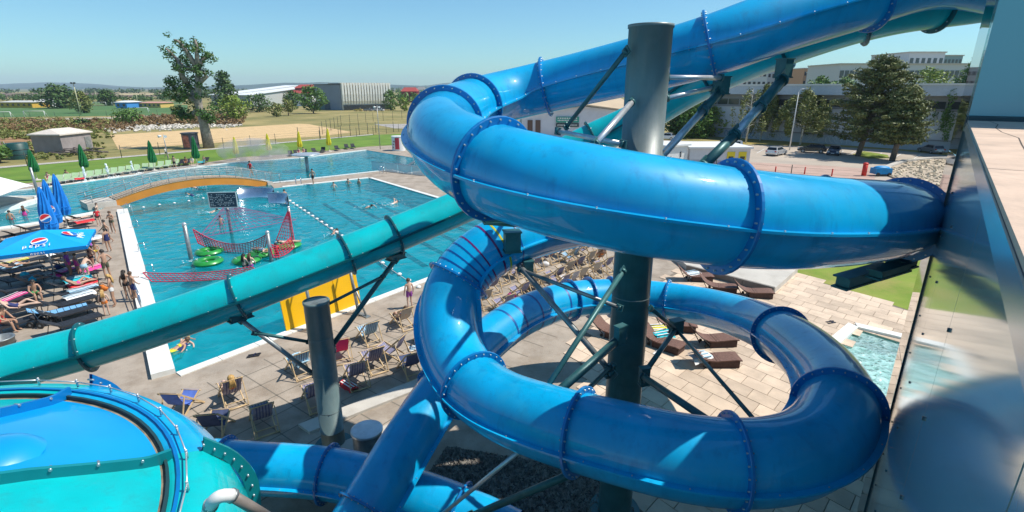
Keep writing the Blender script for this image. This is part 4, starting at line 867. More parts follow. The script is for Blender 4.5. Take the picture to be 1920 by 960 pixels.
# curved steel whirl walls
for k, (px, py, rad, a0, a1, lab) in enumerate(((471,377,2.1,.3,2.6,'curved polished steel wall in the pool, rear of the two'),(500,388,1.9,.2,1.9,'short curved polished steel wall in the pool, front of the two'))):
    c = G(px,py); o = thing('steel_wall', lab, 'steel wall', c, group=None); mb = MB(); mb.lathe(c, [(rad,-.4),(rad,.95),(rad+.07,.95),(rad+.07,-.4)], 24, a0=a0, a1=a1); mb.build('curved_sheet', M_inox, o)
    mb = MB(); pts = [c+V((math.cos(a0+(a1-a0)*i/16)*(rad+.035), math.sin(a0+(a1-a0)*i/16)*(rad+.035), .98)) for i in range(17)]; mb.sweep(pts, .05, 8); mb.build('top_rail', M_inox, o)
# green ring floats, with lane rope and buoys
M_gf = mat('green_vinyl', (.02,.26,.04), .35, vary=.15, scale=2, coat=.4)
for px, py, lab in ((393,474,'green round float, rear of the two beside the left net post'),(391,493,'green round float, front of the two beside the left net post'),(463,490,'green round float with two women leaning on it'),(492,477,'green round float just left of the right front net post'),(541,462,'green round float under the slanting net post with a child on it')):
    c = G(px,py,.0); o = thing('ring_float', lab, 'pool float', c, group='green ring floats'); mb = MB(); mb.lathe(c, [(.62+.26*math.cos(t*PI/4), .10+.17*math.sin(t*PI/4)) for t in range(9)], 28); mb.build('tube_ring', M_gf, o)
    mb = MB(); mb.lathe(c, [(.4,.06),(.001,.05)], 20); mb.build('float_bottom', M_gf, o)
    mb = MB()
    for k in range(4): a = k*PI/2+.4; q = c+V((math.cos(a)*.64, math.sin(a)*.64, .27)); mb.sweep([q+V((-.1,0,0)), q+V((0,0,.05)), q+V((.1,0,0))], .018, 5)
    mb.build('grip', M_white, o)
ORD_ = 'first second third fourth fifth sixth seventh eighth ninth tenth eleventh twelfth thirteenth fourteenth fifteenth sixteenth seventeenth eighteenth nineteenth twentieth'.split()+['twenty-'+w for w in 'first second third fourth fifth sixth seventh'.split()]
def buoy(label, c, r, group):
    o = thing('buoy', label, 'buoy', c, group=group); mb = MB(); mb.ball(c, r, 12, 8, (1,1,.75)); mb.build('float_ball', M_white, o); mb = MB(); mb.lathe(c, [(r*1.02,-.02),(r*1.04,0),(r*1.02,.02)], 12); mb.build('collar', M_galv, o)
lr0, lr1 = G(518,360), G(795,546); nb = 27; mb = MB(); mb.sweep([lr0.lerp(lr1,i/20)+V((0,0,-.02)) for i in range(21)], .02, 5)
ro = mb.build('lane_rope', M_white, label='white lane rope dividing the play pool from the lap lanes', cat='lane rope')
for i in range(nb): buoy(ORD_[i]+' white float on the lane rope, counted from the bridge end', lr0.lerp(lr1, (i+.5)/nb)+V((0,0,.02)), .15, 'white floats on the lane rope')
for i, (px, py) in enumerate(((269,389),(299,384),(327,381),(354,377),(381,372))): buoy(ORD_[i]+' small pale buoy from the left in the row before the bridge', G(px,py,.02), .13, 'pale buoys in front of the bridge')
# yellow climbing wall on the pool edge
yw = thing('climbing_wall', 'yellow climbing wall panel with ropes leaning over the pool edge', 'climbing wall', G(604,598)); M_yel = mat('yellow_panel', (.78,.42,.0), .4, vary=.05, scale=1, coat=.2)
b0, b1 = G(536,622), G(676,569); tl = P(519,556,23.6); tr_ = P(659,503,0) if 0 else None
up = V((-.28,.25,2.35)); w_ = (b1-b0).normalized(); nn_ = w_.cross(up).normalized(); L = (b1-b0).length
for i in range(3):
    p, q = b0+w_*(L*i/3+.01), b0+w_*(L*(i+1)/3-.01); q_ = [p,q,q+up,p+up]; mb = MB(); mb.add([v for v in q_]+[v+nn_*.07 for v in q_], [(0,1,2,3),(7,6,5,4),(0,4,5,1),(1,5,6,2),(2,6,7,3),(3,7,4,0)]); mb.build('panel', M_yel, yw)
for t in (.12,.36,.5,.64,.86):
    p = b0+w_*L*t; mb = MB(); mb.sweep([p+up*1.02+V((0,0,0))-nn_*.06, p+up*.5-nn_*.12+w_*.15*math.sin(t*20), p+up*.08-nn_*.06+w_*.1], .022, 6); mb.build('rope', M_dark, yw)
for t in (.22,.8):
    p = b0+w_*L*t+V((.75,-.6,0)); mb = MB(); mb.tube(p, p+V((-.35,.3,2.6)), .075, 10); mb.build('support_post', M_galv, yw); mb = MB(); mb.tube(p+V((-.3,.28,2.2)), b0+w_*L*t+up*.9, .04, 8); mb.build('tie_bar', M_galv, yw); mb = MB(); mb.tube(p+V((.5,-.4,0)), p+V((-.2,.15,1.6)), .05, 8); mb.build('brace', M_galv, yw)
    mb = MB(); mb.box(p+V((.2,-.15,.03)), (1.1,.25,.05), Matrix.Rotation(-.7,3,'Z')); mb.build('foot_plate', M_galv, yw)
# mushroom fountain, mist and jets
c = G(577,320); o = thing('mushroom_fountain', 'flat steel mushroom fountain standing in the upper pool', 'fountain', c); zt = topz(c, 575, 292)
mb = MB(); mb.tube((c.x,c.y,-1.3),(c.x,c.y,zt), .22, 14); mb.build('stem', M_galv, o); mb = MB(); mb.lathe((c.x,c.y,zt), [(.2,-.15),(1.7,.1),(1.85,.2),(1.7,.26),(.001,.34)], 28); mb.build('disc', M_silver, o)
M_foam = mat('white_foam', (.80,.86,.88), .6, vary=.05)
for px, pt, pb, lab in ((161,313,339,'tall thin water jet left of the bridge'),(204,308,331,'thin white water spout on the far pool edge, left of the next one'),(250,303,324,'thin white water spout near the left foot of the bridge')):
    c = G(px,pb); zt = topz(c, px-3, pt); o = thing('water_jet', lab, 'water jet', c); mb = MB(); rng = random.Random(px)
    for k in range(110): t = rng.random(); q = V((c.x+rng.gauss(0,.03+.05*(1-t)), c.y+rng.gauss(0,.05), zt*t)); mb.ball(q, .025+.035*rng.random(), 5, 3, (1,1,2.6))
    mb.build('spray', M_foam, o, kind='stuff'); mb = MB()
    for k in range(50): a = rng.random()*6.3; r_ = rng.random()**.5*1.1; mb.ball(c+V((math.cos(a)*r_, math.sin(a)*r_, 0)), .09, 5, 3, (1.4,1.4,.35))
    mb.build('splash', M_foam, o, kind='stuff')
mm = bpy.data.materials.new('fine_mist'); mm.use_nodes = True; nt2 = mm.node_tree; nt2.nodes.clear(); ou = nt2.nodes.new('ShaderNodeOutputMaterial'); vo = nt2.nodes.new('ShaderNodeVolumePrincipled'); vo.inputs['Color'].default_value = (.99,.995,1,1)
tx = nt2.nodes.new('ShaderNodeTexNoise'); tx.inputs['Scale'].default_value = .55; tx.inputs['Detail'].default_value = 3; tco = nt2.nodes.new('ShaderNodeTexCoord'); mr = nt2.nodes.new('ShaderNodeMapRange'); mr.inputs[1].default_value = .42; mr.inputs[2].default_value = .75; mr.inputs[4].default_value = .8
nt2.links.new(tco.outputs['Object'], tx.inputs['Vector']); nt2.links.new(tx.outputs['Fac'], mr.inputs[0]); nt2.links.new(mr.outputs[0], vo.inputs['Density']); nt2.links.new(vo.outputs[0], ou.inputs['Volume'])
c = G(478,304); mb = MB(); mb.ball((c.x,c.y,1.6), 1, 18, 10, (5.6,1.6,2.0)); mb.build('mist', mm, label='drifting white spray mist at the pool edge below the yellow parasols', cat='mist')
# starting hand rails, ladders
def ladder(label, c, d):
    o = thing('pool_ladder', label, 'pool ladder', c); n_ = V((d.y,-d.x,0))
    for s_ in (-.28,.28): mb = MB(); mb.sweep([c+n_*s_-d*.5+V((0,0,0)), c+n_*s_-d*.48+V((0,0,.8)), c+n_*s_-d*.2+V((0,0,.95)), c+n_*s_+d*.1+V((0,0,.7)), c+n_*s_+d*.12+V((0,0,-1))], .028, 8); mb.build('handrail', M_inox, o)
    for k in range(3): mb = MB(); mb.box(c+d*.12+V((0,0,-.1-.28*k)), (.5,.08,.03), Matrix((n_,d,V((0,0,1)))).transposed()); mb.build('rung', M_inox, o)
ladder('steel ladder at the narrow strip between upper pool and lap pool', G(716,326), V((-.6,-.8,0))); ladder('steel ladder at the far left corner of the lap pool by the white wall', G(247,402), V((.8,.6,0)))
ladder('steel ladder beside the bridge end', G(560,347), V((.3,-.95,0)))
# railing by the lounger terrace (steel frame behind the boy)
rr = thing('safety_railing', 'steel railing frame at the pool edge by the standing boys', 'railing', G(262,560))
for a, b in (((255,512),(272,570)),): 
    p, q = G(251,545), G(268,585)
    for z in (.25,.6,1.0): mb = MB(); mb.tube(p+V((0,0,z)), q+V((0,0,z)), .025, 8); mb.build('rail', M_inox, rr)
    for t in (0,.5,1): mb = MB(); c = p.lerp(q,t); mb.tube(c, c+V((0,0,1.0)), .03, 8); mb.build('post', M_inox, rr)

# ================================================================ PARASOLS, SAIL
def closed_parasol(label, base, h, m, cat='parasol', group=None, r=.3, logo=None):
    o = thing('closed_parasol', label, cat, base, group=group); b = V(base); mb = MB(); mb.tube(b, b+V((0,0,h)), .04, 8); mb.build('pole', M_silver, o)
    mb = MB(); n = 20; k = 9; vs = []; rng = random.Random(int(base[0]*100) & 255)
    for j in range(k):
        t = j/(k-1); rad = r*(.72 if j == 0 else 1.0-.80*t**1.25); z = h*(.27+.73*t)
        if j == k-1: rad = .03
        for i in range(n): a = 2*PI*i/n; w = rad*(1+.42*(i % 2)+.16*rng.random()-.1); vs.append(b+V((math.cos(a+t)*w, math.sin(a+t)*w, z)))
    mb.add(vs, [(j*n+i, j*n+(i+1)%n, (j+1)*n+(i+1)%n, (j+1)*n+i) for j in range(k-1) for i in range(n)], 0, False); mb.build('folded_canopy', m, o)
    mb = MB(); mb.lathe(b+V((0,0,h*.42)), [(r*1.12,-.03),(r*1.16,0),(r*1.12,.03)], 16); mb.build('strap', m, o)
    mb = MB(); mb.lathe(b, [(.38,0),(.38,.08),(.1,.14),(.06,.3)], 16); mb.build('base', M_conc, o)
    if logo: logo(o, b, h)
    return o
M_pg = mat('parasol_green', (.0,.13,.03), .7, vary=.15, scale=3); M_py = mat('parasol_yellow', (.62,.55,.02), .7, vary=.12, scale=3); M_pb = mat('parasol_blue', (.0,.20,.62), .65, vary=.12, scale=3)
for (px, pb, pt), lab in zip(((70,338,279),(163,330,270),(290,320,263),(371,312,255)), ('closed green parasol furthest left, by the dark tank','closed green parasol in front of the white roofed shed','closed green parasol beside the round kiosk, left of it','closed green parasol directly in front of the round kiosk')):
    c = G(px,pb); h = topz(c, px-2, pt); closed_parasol(lab, c, h, M_pg, group='closed green parasols by the far loungers', r=.40)
for (px, pb, pt), lab in zip(((445,300,256),(506,293,250),(564,287,245),(618,284,240)), ('closed yellow parasol in the spray mist, leftmost of the yellow ones','closed yellow parasol second from the mist','closed yellow parasol above the flat mushroom fountain','closed yellow parasol furthest right by the upper pool')):
    c = G(px,pb); h = topz(c, px-2, pt); closed_parasol(lab, c, h, M_py, group='closed yellow parasols by the upper pool', r=.34)
M_lr = mat('logo_red', (.62,.02,.03), .6); M_lw = mat('logo_white', (.82,.82,.82), .6); M_lb = mat('logo_blue', (.0,.16,.55), .6)
def disc_logo(par, c, ux, uy, un, R):
    """round emblem: white ring, red top, white wave, blue bottom"""
    def area(f0, f1, z, m, nm, R_=R):
        mb = MB(); n = 24; xs = [-R_+2*R_*i/n for i in range(n+1)]; vs = []
        for x in xs:
            e = math.sqrt(max(0, R_*R_-x*x)); vs.append(c+ux*x+uy*max(-e, min(e, f0(x)))+un*z); vs.append(c+ux*x+uy*max(-e, min(e, f1(x)))+un*z)
        mb.add(vs, [(2*i, 2*i+2, 2*i+3, 2*i+1) for i in range(n)]); return mb.build(nm, m, par)
    w = lambda x: .12*R+.34*R*math.sin(x/R*1.7); w2 = lambda x: -.22*R+.30*R*math.sin(x/R*1.7)
    wh = area(lambda x: -9, lambda x: 9, .004, M_lw, 'emblem')
    for f0, f1, m, nm in ((w, lambda x: 9, M_lr, 'emblem_red'), (lambda x: -9, w2, M_lb, 'emblem_blue')): area(f0, f1, .010, m, nm, R*.92)
for (px, pb, pt, lab) in ((105,466,350,'closed blue parasol with a red emblem low on its left side, leftmost of the three'),(112,448,336,'closed blue parasol with a red emblem in the middle of the blue three'),(128,430,326,'closed plain blue parasol, rightmost of the blue three')):
    c = G(px,pb); h = topz(c, px-22, pt)
    def lg(o, b, h, s_=lab):
        if 'plain' in s_: return
        n_ = V((-b.x,-b.y,0)).normalized(); u = V((0,0,1)).cross(n_); disc_logo(o, b+n_*.42+V((0,0,h*.52))-u*.1, u, V((0,0,1)), n_, .30)
    closed_parasol(lab, c, h, M_pb, group='closed blue parasols at the pool terrace', r=.40, logo=lg)
# open parasol with lettering
U0 = G(106,528); up_ = thing('open_parasol', 'large open bright blue square parasol with emblem and PEPSI lettering shading the loungers', 'parasol', U0)
mb = MB(); mb.tube(U0, U0+V((0,0,2.95)), .045, 10); mb.build('pole', M_silver, up_); mb = MB(); mb.lathe(U0, [(.45,0),(.45,.1),(.1,.16)], 20); mb.build('base', M_conc, up_)
UR = Matrix.Rotation(math.radians(32), 3, 'Z'); hw = 2.05; zc, ze = 3.05, 2.35; apex = U0+V((0,0,zc)); cor = [U0+UR @ V((sx*hw, sy*hw, 0))+V((0,0,ze)) for sx, sy in ((-1,-1),(1,-1),(1,1),(-1,1))]
M_pc = mat('parasol_canopy_blue', (.0,.34,.78), .6, vary=.05, scale=1)
for i in range(4):
    a, b = cor[i], cor[(i+1)%4]; mb = MB(); n = 6; vs = []
    for j in range(n+1):
        for k in range(n+1):
            t = j/n; e = a.lerp(b, k/n); q = apex.lerp(e, t); q.z -= .10*math.sin(t*PI)*math.sin(k/n*PI); vs.append(q)
    m_ = n+1; mb.add(vs, [(j*m_+k, (j+1)*m_+k, (j+1)*m_+k+1, j*m_+k+1) for j in range(n) for k in range(n)], 0, True)
    cn = mb.build('canopy_panel', M_pc, up_); mb = MB(); mb.add([a, b, b-V((0,0,.2)), a-V((0,0,.2))], [(0,1,2,3)]); mb.add([a, b, b-V((0,0,.2)), a-V((0,0,.2))], [(3,2,1,0)]); vl = mb.build('valance', M_pc, up_)
    mb = MB(); mb.tube(apex-V((0,0,.06)), a-V((0,0,.05)), .02, 6); mb.build('rib', M_silver, up_)
    if i in (0, 1, 2):
        e = (a+b)/2; q = apex.lerp(e, .60); ux = (b-a).normalized(); uy = (apex-e).normalized(); un = ux.cross(uy).normalized()
        if un.z < 0: un = -un
        ci = q+un*.02-V((0,0,.075)); ci = ci+un*.02; disc_logo(up_, ci+un*.05+uy*.12, ux, uy, un, .36)
        GL = {'p': [[(0,-.35),(0,.6)],[(0,.6),(.35,.6),(.42,.35),(.35,.1),(0,.1)]], 'e': [[(0,.33),(.42,.33),(.38,.6),(.1,.6),(0,.4),(.05,.05),(.4,.0)]], 's': [[(.4,.58),(.1,.6),(.03,.4),(.36,.28),(.36,.05),(0,0)]], 'i': [[(.1,0),(.1,.55)],[(.1,.72),(.1,.8)]]}
        x = -.62; mb = MB(); sc_ = .30
        for ch in 'pepsi':
            for st_ in GL[ch]: mb.sweep([ci+un*.06+ux*(x+px_*sc_)+uy*(-.44+py_*sc_) for px_, py_ in st_], .022, 5)
            x += .26
        mb.build('lettering', M_lw, up_)
for i in range(4):
    a, b = cor[i], cor[(i+1)%4]; ux = (b-a).normalized(); n_ = ux.cross(V((0,0,1))); c = (a+b)/2+n_*.012-V((0,0,.16)); x = -.30; mb = MB()
    for ch in 'pepsi':
        for st_ in GL[ch]: mb.sweep([c+ux*(x+px_*.17)+V((0,0,py_*.14)) for px_, py_ in st_], .011, 4)
        x += .13
    mb.build('valance_lettering', M_lw, up_)
# white sail awning on the left with its leaning mast
sa = thing('sun_sail', 'white stretched sun sail entering from the left edge over the bar terrace', 'sun sail', G(20,372)); c0 = P(-120,300,56); pts = [P(-120,290,60), P(0,332,52), P(62,348,50), P(40,352,47), P(2,366,44), P(-90,380,40)]
mb = MB(); cc = P(-60,330,50); n = len(pts); vs = [cc]+pts; mb.add(vs, [(0,i+1,i+2) for i in range(n-1)], 0, True); mb.add([v-V((0,0,.04)) for v in vs], [(0,i+2,i+1) for i in range(n-1)]); mb.build('membrane', mat('sail_white',(.82,.80,.78),.7), sa)
b = G(74,374); o = thing('sail_mast', 'grey steel mast at the right corner of the white sun sail', 'mast', b); mb = MB(); mb.tube(b, b+V((0,0,topz(b,60,314))), .14, 12, .1); mb.build('shaft', M_galv, o); mb = MB(); mb.lathe(b, [(.3,0),(.3,.05),(.15,.05)], 12); mb.build('foot', M_galv, o)

ORD = 'first second third fourth fifth sixth seventh eighth ninth tenth eleventh twelfth thirteenth fourteenth fifteenth sixteenth seventeenth eighteenth nineteenth twentieth'.split()+['twenty-'+w for w in 'first second third fourth fifth sixth seventh'.split()]
# ================================================================ LOUNGERS AND DECKCHAIRS
def lounger_maker(fm, sm, back=40, wheels=False):
    def mk():
        o = thing('sun_lounger', 'x', 'sun lounger'); L, w, h = 1.95, .66, .34; bt = math.radians(back)
        f = MB()
        for s_ in (-1,1): f.beam((-.35,s_*w/2,h), (1.3,s_*w/2,h), .045, .05)
        for x in (-.33,.5,1.28): f.beam((x,-w/2,h), (x,w/2,h), .04, .04)
        f.build('frame', fm, o, local=True)
        s = MB(); s.box((.52,0,h+.015), (1.5,w-.05,.03)); s.build('seat_sling', sm, o, local=True)
        b = MB(); R = Matrix.Rotation(bt, 3, 'Y'); c = V((-.25,0,h)); d = R @ V((-.72,0,0)); b.box(c+d*.5+V((0,0,.02)), (.74,w-.05,.03), R); be = b.build('backrest', sm, o, local=True)
        b = MB()
        for s_ in (-1,1): b.tube(c+V((0,s_*w/2,0)), c+d*1.02+V((0,s_*w/2,0)), .022, 6)
        b.tube(c+d*1.02+V((0,-w/2,0)), c+d*1.02+V((0,w/2,0)), .022, 6); b.tube(c+d*.6, (c.x-.5,0,.08), .016, 5); b.build('back_frame', fm, o, local=True)
        for x in (-.2,1.2):
            for s_ in (-1,1): l = MB(); l.tube((x,s_*(w/2-.02),0), (x,s_*(w/2-.02),h), .022, 6); l.build('leg', fm, o, local=True)
        s = MB()
        for k in range(6): s.box((-.1+k*.24,0,h+.034), (.02,w-.06,.006))
        s.build('sling_stitching', fm, o, local=True)
        return o
    return mk
M_blk = mat('black_sling', (.022,.024,.028), .6, vary=.2, scale=6); M_blkf = mat('charcoal_frame', (.03,.03,.032), .4); M_grn = mat('pale_green_sling', (.35,.50,.28), .7, vary=.08); M_wfr = mat('white_lounger_frame', (.55,.55,.52), .5)
mk_blk = lounger_maker(M_blkf, M_blk, 34); mk_grn = lounger_maker(M_wfr, M_grn, 48)
def rot_of(d): return math.atan2(d.y, d.x)
ldir = (G(195,588)-G(118,612)).normalized(); a_, b_ = G(190,600), G(165,432); n = 15; GA = 'black loungers along the lap pool terrace'
for i in range(n):
    foot = a_.lerp(b_, i/(n-1)); p = foot-ldir*(1.3+random.uniform(-.15,.25)); t = rot_of(ldir)+random.uniform(-.11,.11)
    inst('blk', mk_blk, (p.x,p.y,0), t, ORD[i]+' black lounger of the poolside column, counted from the turquoise slide', group=GA)
a_, b_ = G(78,604), G(84,492); 
for i in range(7):
    foot = a_.lerp(b_, i/6); p = foot-ldir*1.3; inst('blk', mk_blk, (p.x,p.y,0), rot_of(ldir)+random.uniform(-.14,.14), ORD[i]+' black lounger of the column left of the parasol pole, counted from the pushchair', group='black loungers of the left column')
a_, b_ = G(-20,606), G(-10,500)
for i in range(5):
    foot = a_.lerp(b_, i/4); p = foot-ldir*1.3; inst('blk', mk_blk, (p.x,p.y,0), rot_of(ldir), ORD[i]+' black lounger cut by the left frame edge, counted upward', group='black loungers at the left edge')
for px, py, lab in ((40,447,'black lounger at the pool edge left of the closed blue parasols'),(14,452,'black lounger furthest left at the curved pool edge'),(60,436,'black lounger tilted up beside the blue parasols'),(140,425,'black lounger behind the red towel at the bridge foot'),(156,417,'black lounger with a red towel near the bridge foot')):
    p = G(px,py); inst('blk', mk_blk, (p.x,p.y,0), rot_of(ldir)+.2, lab, group=None)
# single light blue lounger
o = lounger_maker(M_dark, mat('light_blue_sling', (.18,.42,.68), .7), 30)(); p = G(104,598); o.location = (p.x,p.y,0); o.rotation_euler = (0,0,rot_of(ldir)-.25); tag(o, 'light blue lounger standing apart in front of the black row', 'sun lounger')
fd = V((.5,-.86,0))
for i in range(17):
    t = i/16; px = 96+t*(330-96); py = 346-t*34.5; p = G(px, py); inst('grn', mk_grn, (p.x,p.y,0), rot_of(V((.35,-.94,0)))+random.uniform(-.08,.08), ORD[i]+' pale green lounger on the far pool edge, counted from the leftmost green parasol', group='pale green loungers along the lawn')
for i, (px, py) in enumerate(((340,310),(352,309),(385,306),(545,292),(556,291),(572,289),(590,287),(606,285),(632,282),(650,279),(662,278))): p = G(px,py); inst('blk', mk_blk, (p.x,p.y,0), rot_of(V((.35,-.94,0)))+random.uniform(-.3,.3), ORD[i-3]+' dark lounger beside the upper pool, counted from the spray mist' if px > 500 else ORD[i]+' dark lounger at the kiosk end of the far row, counted from the left', group='dark loungers beside the upper pool' if px > 500 else 'dark loungers at the kiosk end')
# brown wicker loungers
M_wick = mat('brown_wicker', (.17,.085,.06), .7, vary=.2, scale=14, bump=.5, bscale=60); M_wickd = mat('dark_wicker', (.07,.035,.028), .8, vary=.2, scale=14)
def wick():
    o = thing('wicker_lounger', 'x', 'wicker lounger'); w = .72; prof = [(-1.0,.86),(-.8,.62),(-.55,.40),(-.3,.30),(0,.27),(.4,.30),(.8,.33),(1.0,.31)]
    mb = MB(); vs = []
    for x, z in prof: vs += [V((x,-w/2,z)), V((x,w/2,z)), V((x,w/2,z+.05)), V((x,-w/2,z+.05))]
    n = len(prof); mb.add(vs, [(i*4+q,(i+1)*4+q,(i+1)*4+(q+1)%4,i*4+(q+1)%4) for i in range(n-1) for q in range(4)]+[(0,1,2,3),((n-1)*4+3,(n-1)*4+2,(n-1)*4+1,(n-1)*4)]); mb.build('woven_surface', M_wick, o, local=True)
    mb = MB()
    for s_ in (-1,1): mb.box((.35,s_*w*.44,.15), (1.15,.03,.28))
    mb.box((.92,0,.15), (.03,w*.88,.28)); mb.box((-.22,0,.15), (.03,w*.88,.28)); mb.build('base', M_wickd, o, local=True)
    mb = MB(); mb.tube((-.95,-w/2-.02,.78),(-.3,-w/2-.02,.2),.02,6); mb.tube((-.95,w/2+.02,.78),(-.3,w/2+.02,.2),.02,6); mb.tube((-.9,0,.7),(-.55,0,.08),.02,6); mb.build('back_stay', M_dark, o, local=True)
    for s_ in (-1,1): mb = MB(); mb.tube((-.4,s_*w*.4-.02,.07),(-.4,s_*w*.4+.02,.07),.07,12); mb.build('wheel', M_dark, o, local=True)
    for k in range(10): mb = MB(); mb.box((-.24+k*.125,0,.327+(.02 if k > 5 else 0)), (.012,w*.98,.012)); mb.build('weave_band', M_wickd, o, local=True)
    return o
for px, py, a, lab in ((1335,647,.06,'brown wicker lounger with raised shadow, upper of the pair inside the lower loop'),(1336,684,.0,'brown wicker lounger below its twin inside the lower loop, front of the pair'),(1238,650,-.75,'brown wicker lounger right behind the big steel column'),(1148,632,-.6,'brown wicker lounger left of the big steel column'),(1262,618,-.2,'brown wicker lounger holding the turquoise towel'),(1302,526,-.12,'brown wicker lounger against the dark edge of the raised platform'),(1410,556,-.18,'brown wicker lounger in front of the raised platform corner'),(1345,546,-.3,'brown wicker lounger half hidden behind the blue slide loop')):
    p = G(px,py); inst('wick', wick, (p.x,p.y,.03), a, lab)
# deckchairs
M_wood = mat('beech_wood', (.56,.40,.22), .6, vary=.12, scale=5)
C_lil = mat('canvas_lilac_stripe', (.30,.28,.36), .85, vary=.2, scale=9); C_navy = mat('canvas_navy', (.06,.08,.17), .85, vary=.15, scale=6); C_blue = mat('canvas_blue', (.10,.18,.55), .85, vary=.1, scale=6); C_lb = mat('canvas_light_blue', (.30,.52,.66), .85, vary=.1, scale=6); C_pink = mat('canvas_pink', (.75,.02,.16), .8); C_wh = mat('canvas_white', (.68,.66,.66), .85); C_beige = mat('canvas_beige', (.42,.36,.30), .85, vary=.1)
def deck_maker(cm):
    def mk():
        o = thing('deckchair', 'x', 'deckchair'); w = .29
        for s_ in (-1,1): mb = MB(); mb.beam((.56,s_*w,.03), (-.45,s_*w,.96), .03, .05); mb.build('long_rail', M_wood, o, local=True)
        for s_ in (-1,1): mb = MB(); mb.beam((-.50,s_*(w-.04),.03), (.50,s_*(w-.04),.50), .03, .05); mb.build('short_rail', M_wood, o, local=True)
        for s_ in (-1,1): mb = MB(); mb.beam((-.56,s_*(w+.03),.03), (-.26,s_*(w+.03),.74), .025, .04); mb.build('prop_rail', M_wood, o, local=True)
        for p in ((.56,.03),(-.45,.96),(.50,.50),(-.50,.03),(-.56,.05),(.2,.36),(-.38,.15)): mb = MB(); mb.tube((p[0],-w-.02,p[1]), (p[0],w+.02,p[1]), .016, 6); mb.build('crossbar', M_wood, o, local=True)
        mb = MB(); pts = [(-.45,.975),(-.36,.72),(-.22,.46),(-.02,.30),(.2,.29),(.38,.38),(.50,.51)]; vs = []
        for x, z in pts: vs += [V((x,-w+.04,z)), V((x,w-.04,z))]
        vs += [v+V((.012,0,.012)) for v in vs]; n = len(pts)
        mb.add(vs, [(2*i,2*i+1,2*i+3,2*i+2) for i in range(n-1)]+[(2*n+2*i,2*n+2*i+2,2*n+2*i+3,2*n+2*i+1) for i in range(n-1)], 0, True); cs = mb.build('canvas', cm, o, local=True)
        mb = MB()
        for k in (-.16,-.08,0,.08,.16):
            vs = []
            for x, z in pts: vs += [V((x-.004,k-.014,z-.004)), V((x-.004,k+.014,z-.004)), V((x+.016,k-.014,z+.016)), V((x+.016,k+.014,z+.016))]
            mb.add(vs, [(4*i,4*i+1,4*i+5,4*i+4) for i in range(n-1)]+[(4*i+2,4*i+6,4*i+7,4*i+3) for i in range(n-1)])
        if cm in (C_lil, C_wh, C_lb): mb.build('canvas_stripes', mat('stripe_navy',(.10,.10,.22),.85), cs, local=True)
        return o
    return mk
face = rot_of(V((-.76,.65,0)))
DC = [(345,775,C_blue,.9,'deckchair with bright blue canvas nearest the bowl rim, turned toward the right'),(408,815,C_navy,.7,'navy deckchair half hidden by the bowl rim'),(437,752,C_lil,.15,'deckchair seating the woman with long blond hair'),(495,800,C_lil,.25,'striped lilac deckchair standing alone in front of the blond woman'),
 (562,700,C_lb,.1,'deckchair covered with a light blue towel left of the slim column'),(592,758,C_lil,.25,'lilac deckchair directly left of the slim column foot'),(640,672,C_pink,.4,'deckchair with hot pink canvas right of the slim column'),(668,718,C_lil,.3,'lilac deckchair with a red towel hanging at its foot'),
 (692,640,C_lb,.15,'deckchair with blue and white canvas behind the pink one'),(738,672,C_lil,-.4,'grey lilac deckchair at the shadow edge, turned to the left'),(755,612,C_beige,.1,'deckchair of the sitting boy close to the pool edge'),(800,645,C_lil,.2,'deckchair partly hidden by the left bend of the slide'),
 (935,530,C_wh,.1,'deckchair with a white towel thrown over beside the strut joint'),(920,548,C_lil,.2,'empty lilac deckchair left of the white towel chair'),(905,575,C_beige,.2,'empty deckchair frame just right of the blue bend'),(945,585,C_lil,.1,'lilac deckchair at the edge of the low blue loop'),
 (1000,505,C_lil,.1,'striped deckchair first in the long front row by the lap pool'),(1028,492,C_lil,.1,'striped deckchair second in the long row by the lap pool'),(1052,482,C_wh,.1,'white canvas deckchair third in the long row'),(1062,475,C_lb,.1,'blue striped deckchair fourth in the long row'),(1083,465,C_lil,.1,'lilac deckchair with a blue towel in the long row'),(1106,456,C_pink,.1,'deckchair with crimson towel near the end of the long row'),(1126,450,C_beige,.1,'beige deckchair at the far end of the long row'),
 (1012,545,C_beige,.0,'beige deckchair in the nearer middle row under the strut'),(1040,530,C_lil,.0,'lilac deckchair second of the middle row'),(1060,518,C_beige,.1,'empty wooden deckchair third of the middle row'),(1080,508,C_lil,.1,'lilac deckchair fourth of the middle row'),(1100,498,C_beige,.1,'beige deckchair fifth of the middle row'),(1122,492,C_beige,.6,'deckchair of the woman in orange bikini by the column'),
 (1085,530,C_beige,.2,'empty deckchair frame closest to the low blue loop top'),
 (985,512,C_beige,.1,'empty beige deckchair just before the first striped chair of the long row'),(968,522,C_lil,.15,'lilac deckchair between the white towel chair and the long row'),(975,560,C_lil,.0,'lilac deckchair below the strut joint above the low loop'),(992,548,C_beige,.1,'plain beige deckchair left end of the middle row'),(1050,545,C_lil,.05,'lilac deckchair in the nearest row above the low loop'),
 (1068,538,C_wh,.1,'white canvas deckchair in the nearest row above the low loop'),(1110,520,C_beige,.2,'empty beige deckchair in the nearest row beside the big column'),(1132,510,C_lil,.1,'lilac deckchair in the nearest row touching the column outline'),(1140,448,C_lil,.1,'lilac deckchair peeping out left of the big column at the row end'),(1095,478,C_lil,-.1,'lilac deckchair between the long row and the middle row'),(1070,492,C_lb,-.1,'blue canvas deckchair between the long row and the middle row'),
 (700,690,C_lil,.2,'lilac deckchair between the red towel chair and the turned grey one'),(770,700,C_navy,.3,'navy deckchair in the deep shade below the left bend')]
for px, py, cm, dr, lab in DC:
    p = G(px,py); inst('deck'+cm.name, deck_maker(cm), (p.x,p.y,0), face-dr, lab, cat='deckchair', group='deckchairs by the lap pool', sc=1.12)

